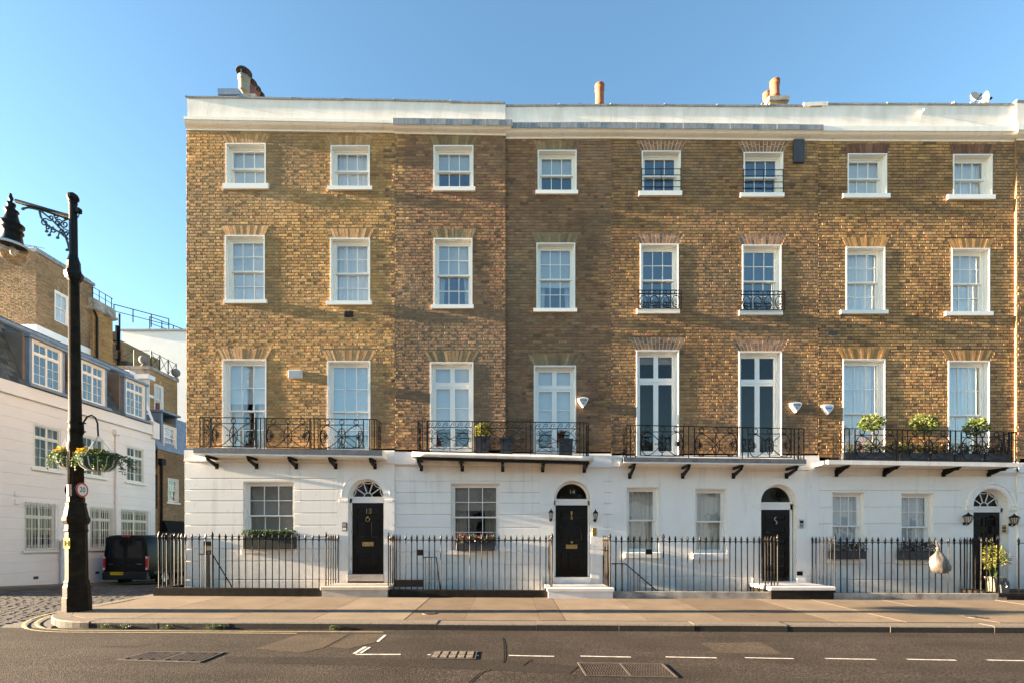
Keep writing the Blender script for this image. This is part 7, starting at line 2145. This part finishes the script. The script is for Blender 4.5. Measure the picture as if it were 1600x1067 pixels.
rbm.tube([(XC, ys_[0], zt+0.9), (XC, ys_[-1], zt+0.9)], 0.016, 4)
xs_ = [XC-0.9-k*1.6 for k in range(4)]
for x_ in xs_: rbm.tube([(x_, d6-D, zt), (x_, d6-D, zt+0.95)], 0.03, 5)
for a, c in zip(xs_, xs_[1:]):
    rbm.tube([(a, d6-D, zt+0.9), (c, d6-D, zt+0.05)], 0.014, 4); rbm.tube([(a, d6-D, zt+0.05), (c, d6-D, zt+0.9)], 0.014, 4)
rbm.tube([(XC, d6-D, zt+0.9), (xs_[-1], d6-D, zt+0.9)], 0.016, 4); rbm.build('roof_rail', M['iron'], cb_)
for (x_, y_) in ((XC-0.35, d6-D), (XC+0.02, d7-D-0.15)):
    b = MB(); b.cur = True; b.lathe([(0.16, zt), (0.10, zt+0.05), (0.08, zt+0.12)], 10, x_, y_); b.sphere((x_, y_, zt+0.36), 0.25, 14, 8); b.build('ball_finial', M['stoneball'], cb_)
b = MB(); b.box(XC-2.3, XC-1.6, d6-D+0.4, d6-D+0.9, zt, zt+0.45); b.build('roof_vent', M['planter'], cb_)
DW = 38.0
wb = thing('white_rear_building', ((240-800)/F*DW, DW-D, -0.6), 'plain tall white wall rising behind the mews roofs', 'building')
x0, x1, zt = (191-800)/F*DW, -8.0, EYE+(HY-518)*DW/F
b = MB(); b.box(x0, x1, DW-D, DW-D+8, -0.6, zt); b.build('wall', M['mewswhite'], wb)
b = MB(); b.box(x0-0.1, x1, DW-D-0.1, DW-D+8, zt+0.001, zt+0.16); b.build('coping', M['lead'], wb)
b = MB()
for (pa, pb_, y_) in ((178, 228, DW-D-2.0), (234, 256, DW-D-0.0)):
    s_ = F/(y_+D); xa, xb = (pa-800)/s_, (pb_-800)/s_; zz = zt+0.16
    for k in range(4): b.tube([(xa+(xb-xa)*k/3, y_+k*0.8, zz-0.4*(k > 0)*0), (xa+(xb-xa)*k/3, y_+k*0.8, zz+1.0)], 0.035, 4)
    b.tube([(xa, y_, zz+1.0), (xb, y_+2.4, zz+1.0)], 0.035, 4); b.tube([(xa, y_, zz+0.5), (xb, y_+2.4, zz+0.5)], 0.03, 4)
b.build('roof_rail', M['iron'], wb)

# ------------------------------------------------------------------ van in the mews
VD = 19.6                                             # depth of its rear
vx = ((161.5+232)/2-800)/F*VD
vy = VD-D
vz = mz(vx, vy+1.5)-0.0
VW = 0.91                                             # half width
van = thing('black_van', (vx, vy+2.4, vz), 'black panel van with yellow rear plate parked in the cobbled mews', 'van')
VH = PZ(835, vy)-vz
def van_section(hw, z0, z1, tum, n=5):
    """rounded cross-section, starting bottom left"""
    pts = [(-hw*0.96, z0), (-hw, z0+0.18), (-hw*1.0, z0+(z1-z0)*0.45), (-hw*(1-tum*0.5), z0+(z1-z0)*0.75), (-hw*(1-tum)+0.0, z1-0.14), (-hw*(1-tum)+0.09, z1-0.03), (-hw*0.45, z1+0.0)]
    return pts+[(-x_, z_) for x_, z_ in reversed(pts)]
b = MB(); b.cur = True
secs = [(0.0, VW*0.985, 0.34, VH-0.04, 0.13), (0.05, VW, 0.30, VH-0.005, 0.12), (0.6, VW, 0.28, VH+0.0, 0.11), (3.0, VW, 0.28, VH, 0.11), (3.4, VW, 0.28, VH-0.06, 0.13), (4.2, VW, 0.28, 1.16, 0.10), (4.75, VW*0.95, 0.30, 1.02, 0.10), (4.98, VW*0.80, 0.36, 0.78, 0.08)]
vs = []; fs = []
for (yy, hw, z0, z1, tm) in secs:
    for (x_, z_) in van_section(hw, z0, z1, tm): vs.append((vx+x_, vy+yy, vz+z_))
n = 14
for i in range(len(secs)-1):
    for k in range(n): fs.append((i*n+k, i*n+(k+1) % n, (i+1)*n+(k+1) % n, (i+1)*n+k))
b.add(vs, fs); b.cur = False
b.add(vs[:n], [tuple(range(n))]); b.add(vs[-n:], [tuple(reversed(range(n)))])
b.build('body', M['vanpaint'], van)
def vb_box(name, x0, x1, y0, y1, z0, z1, mat, bev=0.01):
    bb = MB(); bb.bevbox(vx+x0, vx+x1, vy+y0, vy+y1, vz+z0, vz+z1, bev); return bb.build(name, mat, van)
vb_box('bumper', -VW*0.99, VW*0.99, -0.09, 0.12, 0.30, 0.62, M['vanplastic'], 0.03)
for s in (-1, 1):
    d_ = vb_box('rear_door', min(s*0.012, s*0.80), max(s*0.012, s*0.80), -0.022, 0.0, 0.66, VH-0.10, M['vanpaint'], 0.008)
    bb = MB(); bb.prism([(vx+s*0.08, vz+VH*0.56), (vx+s*0.70, vz+VH*0.56), (vx+s*0.66, vz+VH-0.24), (vx+s*0.08, vz+VH-0.22)], vy-0.028, vy-0.0225); bb.build('window', M['vanglass'], d_)
    lx0, lx1 = sorted((s*0.815, s*(VW*0.995)))
    l_ = vb_box('tail_light', lx0, lx1, -0.035, 0.06, 0.70, 1.24, M['red_reflect'], 0.008)
    for (za, zb_) in ((0.70, 0.79), (1.16, 1.25)):
        bb = MB(); bb.box(vx+lx0+0.01, vx+lx1-0.01, vy-0.042, vy-0.0355, vz+za, vz+zb_); bb.build('lens', M['lens'], l_)
    for yy in (0.95, 4.05):
        wl = MB(); wl.lathe([(0.02, -0.1), (0.30, -0.1), (0.33, -0.07), (0.33, 0.07), (0.30, 0.1), (0.02, 0.1)], 22)
        wl.v = [(vx+s*(VW-0.12)+z_, vy+yy+x_, vz+0.33+y_) for x_, y_, z_ in wl.v]
        w_ = wl.build('wheel', M['tyre'], van)
        rm = MB(); rm.lathe([(0.02, 0.0), (0.20, 0.0), (0.205, 0.02), (0.19, 0.025), (0.05, 0.012)], 16)
        rm.v = [(vx+s*(VW-0.12)+s*(0.1005+z_), vy+yy+x_, vz+0.33+y_) for x_, y_, z_ in rm.v]; rm.build('rim', M['steel'], w_)
        ar = MB(); ar.cur = True
        ar.tube([(vx+s*(VW+0.004), vy+yy+0.39*math.cos(R(a)), vz+0.33+0.39*math.sin(R(a))) for a in range(-4, 185, 18)], 0.03, 6); ar.build('wheel_arch', M['vanplastic'], van)
    bb = MB(); bb.bevbox(vx+s*(VW+0.08)-0.09, vx+s*(VW+0.08)+0.09, vy+3.55, vy+3.72, vz+1.05, vz+1.32, 0.03); bb.box(vx+min(s*(VW-0.05), s*(VW+0.05)), vx+max(s*(VW-0.05), s*(VW+0.05)), vy+3.6, vy+3.66, vz+1.1, vz+1.16); bb.build('wing_mirror', M['vanplastic'], van)
    bb = MB(); x_ = vx+s*(VW+0.002); bb.box(min(x_, x_+s*0.012), max(x_, x_+s*0.012), vy+0.3, vy+3.6, vz+0.52, vz+0.62); bb.build('side_rub_strip', M['vanplastic'], van)
vb_box('brake_light', -0.14, 0.16, -0.03, 0.02, VH-0.085, VH-0.035, M['red_reflect'], 0.004)
pt_ = vb_box('number_plate', -0.56, -0.04, -0.105, -0.092, 0.50, 0.62, M['signyellow'], 0.003)
inst('plate_text', text_mesh('LX17 KWE', 0.105, M['black'], 'plate_text', 0.001), pt_, (vx-0.30, vy-0.1065, vz+0.56))
inst('lettering', text_mesh('TRAFIC', 0.06, M['steel'], 'lettering', 0.002), van, (vx-0.60, vy-0.026, vz+0.93))
inst('lettering', text_mesh('RENAULT', 0.055, M['steel'], 'lettering', 0.002), van, (vx+0.58, vy-0.026, vz+0.93))
vb_box('door_handle', 0.06, 0.20, -0.04, -0.023, 0.86, 0.90, M['vanplastic'], 0.004)

# ------------------------------------------------------------------ the other side of the street (seen only in the panes)
OY = -24.0
tag(sheet(-70, 70, OY, -14.6, lambda x_, y_: rz(x_, -14.6)+0.12, 20, 2).build('opposite_pavement', M['slab']), kind='structure')
hrg = random.Random(4)
OPP = [(-64, -42, 7.6, 'mewswhite', 'far white stucco house across the street, mirrored at the mews end'), (-42, -20, 8.2, 'stucco_old', 'long white stucco house across the street, mirrored in panes near the mews'), (-20, -9, 8.0, 'mewswhite', 'white stucco house across the street mirrored in the golden brick house panes'), (-9, 2, 7.8, 'stucco_old', 'white stucco house across the street mirrored in the middle panes'), (2, 12, 8.4, 'sidebrick', 'brick house across the street mirrored in the dark French windows'), (12, 34, 7.8, 'mewswhite', 'white stucco house across the street mirrored in the panes by the flowered balcony'), (34, 64, 7.8, 'stucco_old', 'far white stucco house across the street, mirrored in the end black door')]
for i, (xa, xb, zt, mt, lab) in enumerate(OPP):
    t = thing('opposite_house', ((xa+xb)/2, OY, 0), lab, 'house')
    b = MB(); b.box(xa+0.01, xb-0.01, OY-8, OY, -0.4, zt); b.build('wall', M[mt], t)
    b = MB(); b.box(xa+0.02, xb-0.02, OY+0.001, OY+0.25, zt-0.9, zt-0.6); b.build('cornice', M['stucco'], t)
    b = MB(); b.box(xa+0.02, xb-0.02, OY+0.001, OY+0.06, -0.3, 4.0); b.build('ground_storey', M['stucco'], t)
    n = int((xb-xa)/2.4)
    for k in range(n):
        cx = xa+(xb-xa)*(k+0.5)/n
        for (z0, z1) in ((1.2, 3.0), (4.4, 6.2)):
            b = MB(); b.box(cx-0.62, cx+0.62, OY+0.061, OY+0.09, z0-0.1, z1+0.06); w_ = b.build('window', M['white'], t)
            b = MB(); m_ = (z0+z1)/2
            for (q0, q1) in ((z0, m_-0.03), (m_+0.03, z1)):
                for (e0, e1) in ((-0.54, -0.02), (0.02, 0.54)): b.box(cx+e0, cx+e1, OY+0.0905, OY+0.1, q0, q1)
            b.build('pane', M['vanglass'], w_)
    for k in range(2):
        cx = xa+(xb-xa)*(0.2+0.6*k); b = MB(); b.box(cx-0.5, cx+0.5, OY-4, OY-3, zt, zt+1.6); b.lathe([(0.14, zt+1.6), (0.11, zt+2.3)], 10, cx-0.2, OY-3.5); b.lathe([(0.14, zt+1.6), (0.11, zt+2.3)], 10, cx+0.2, OY-3.5); b.build('chimney_stack', M['terracotta'], t)
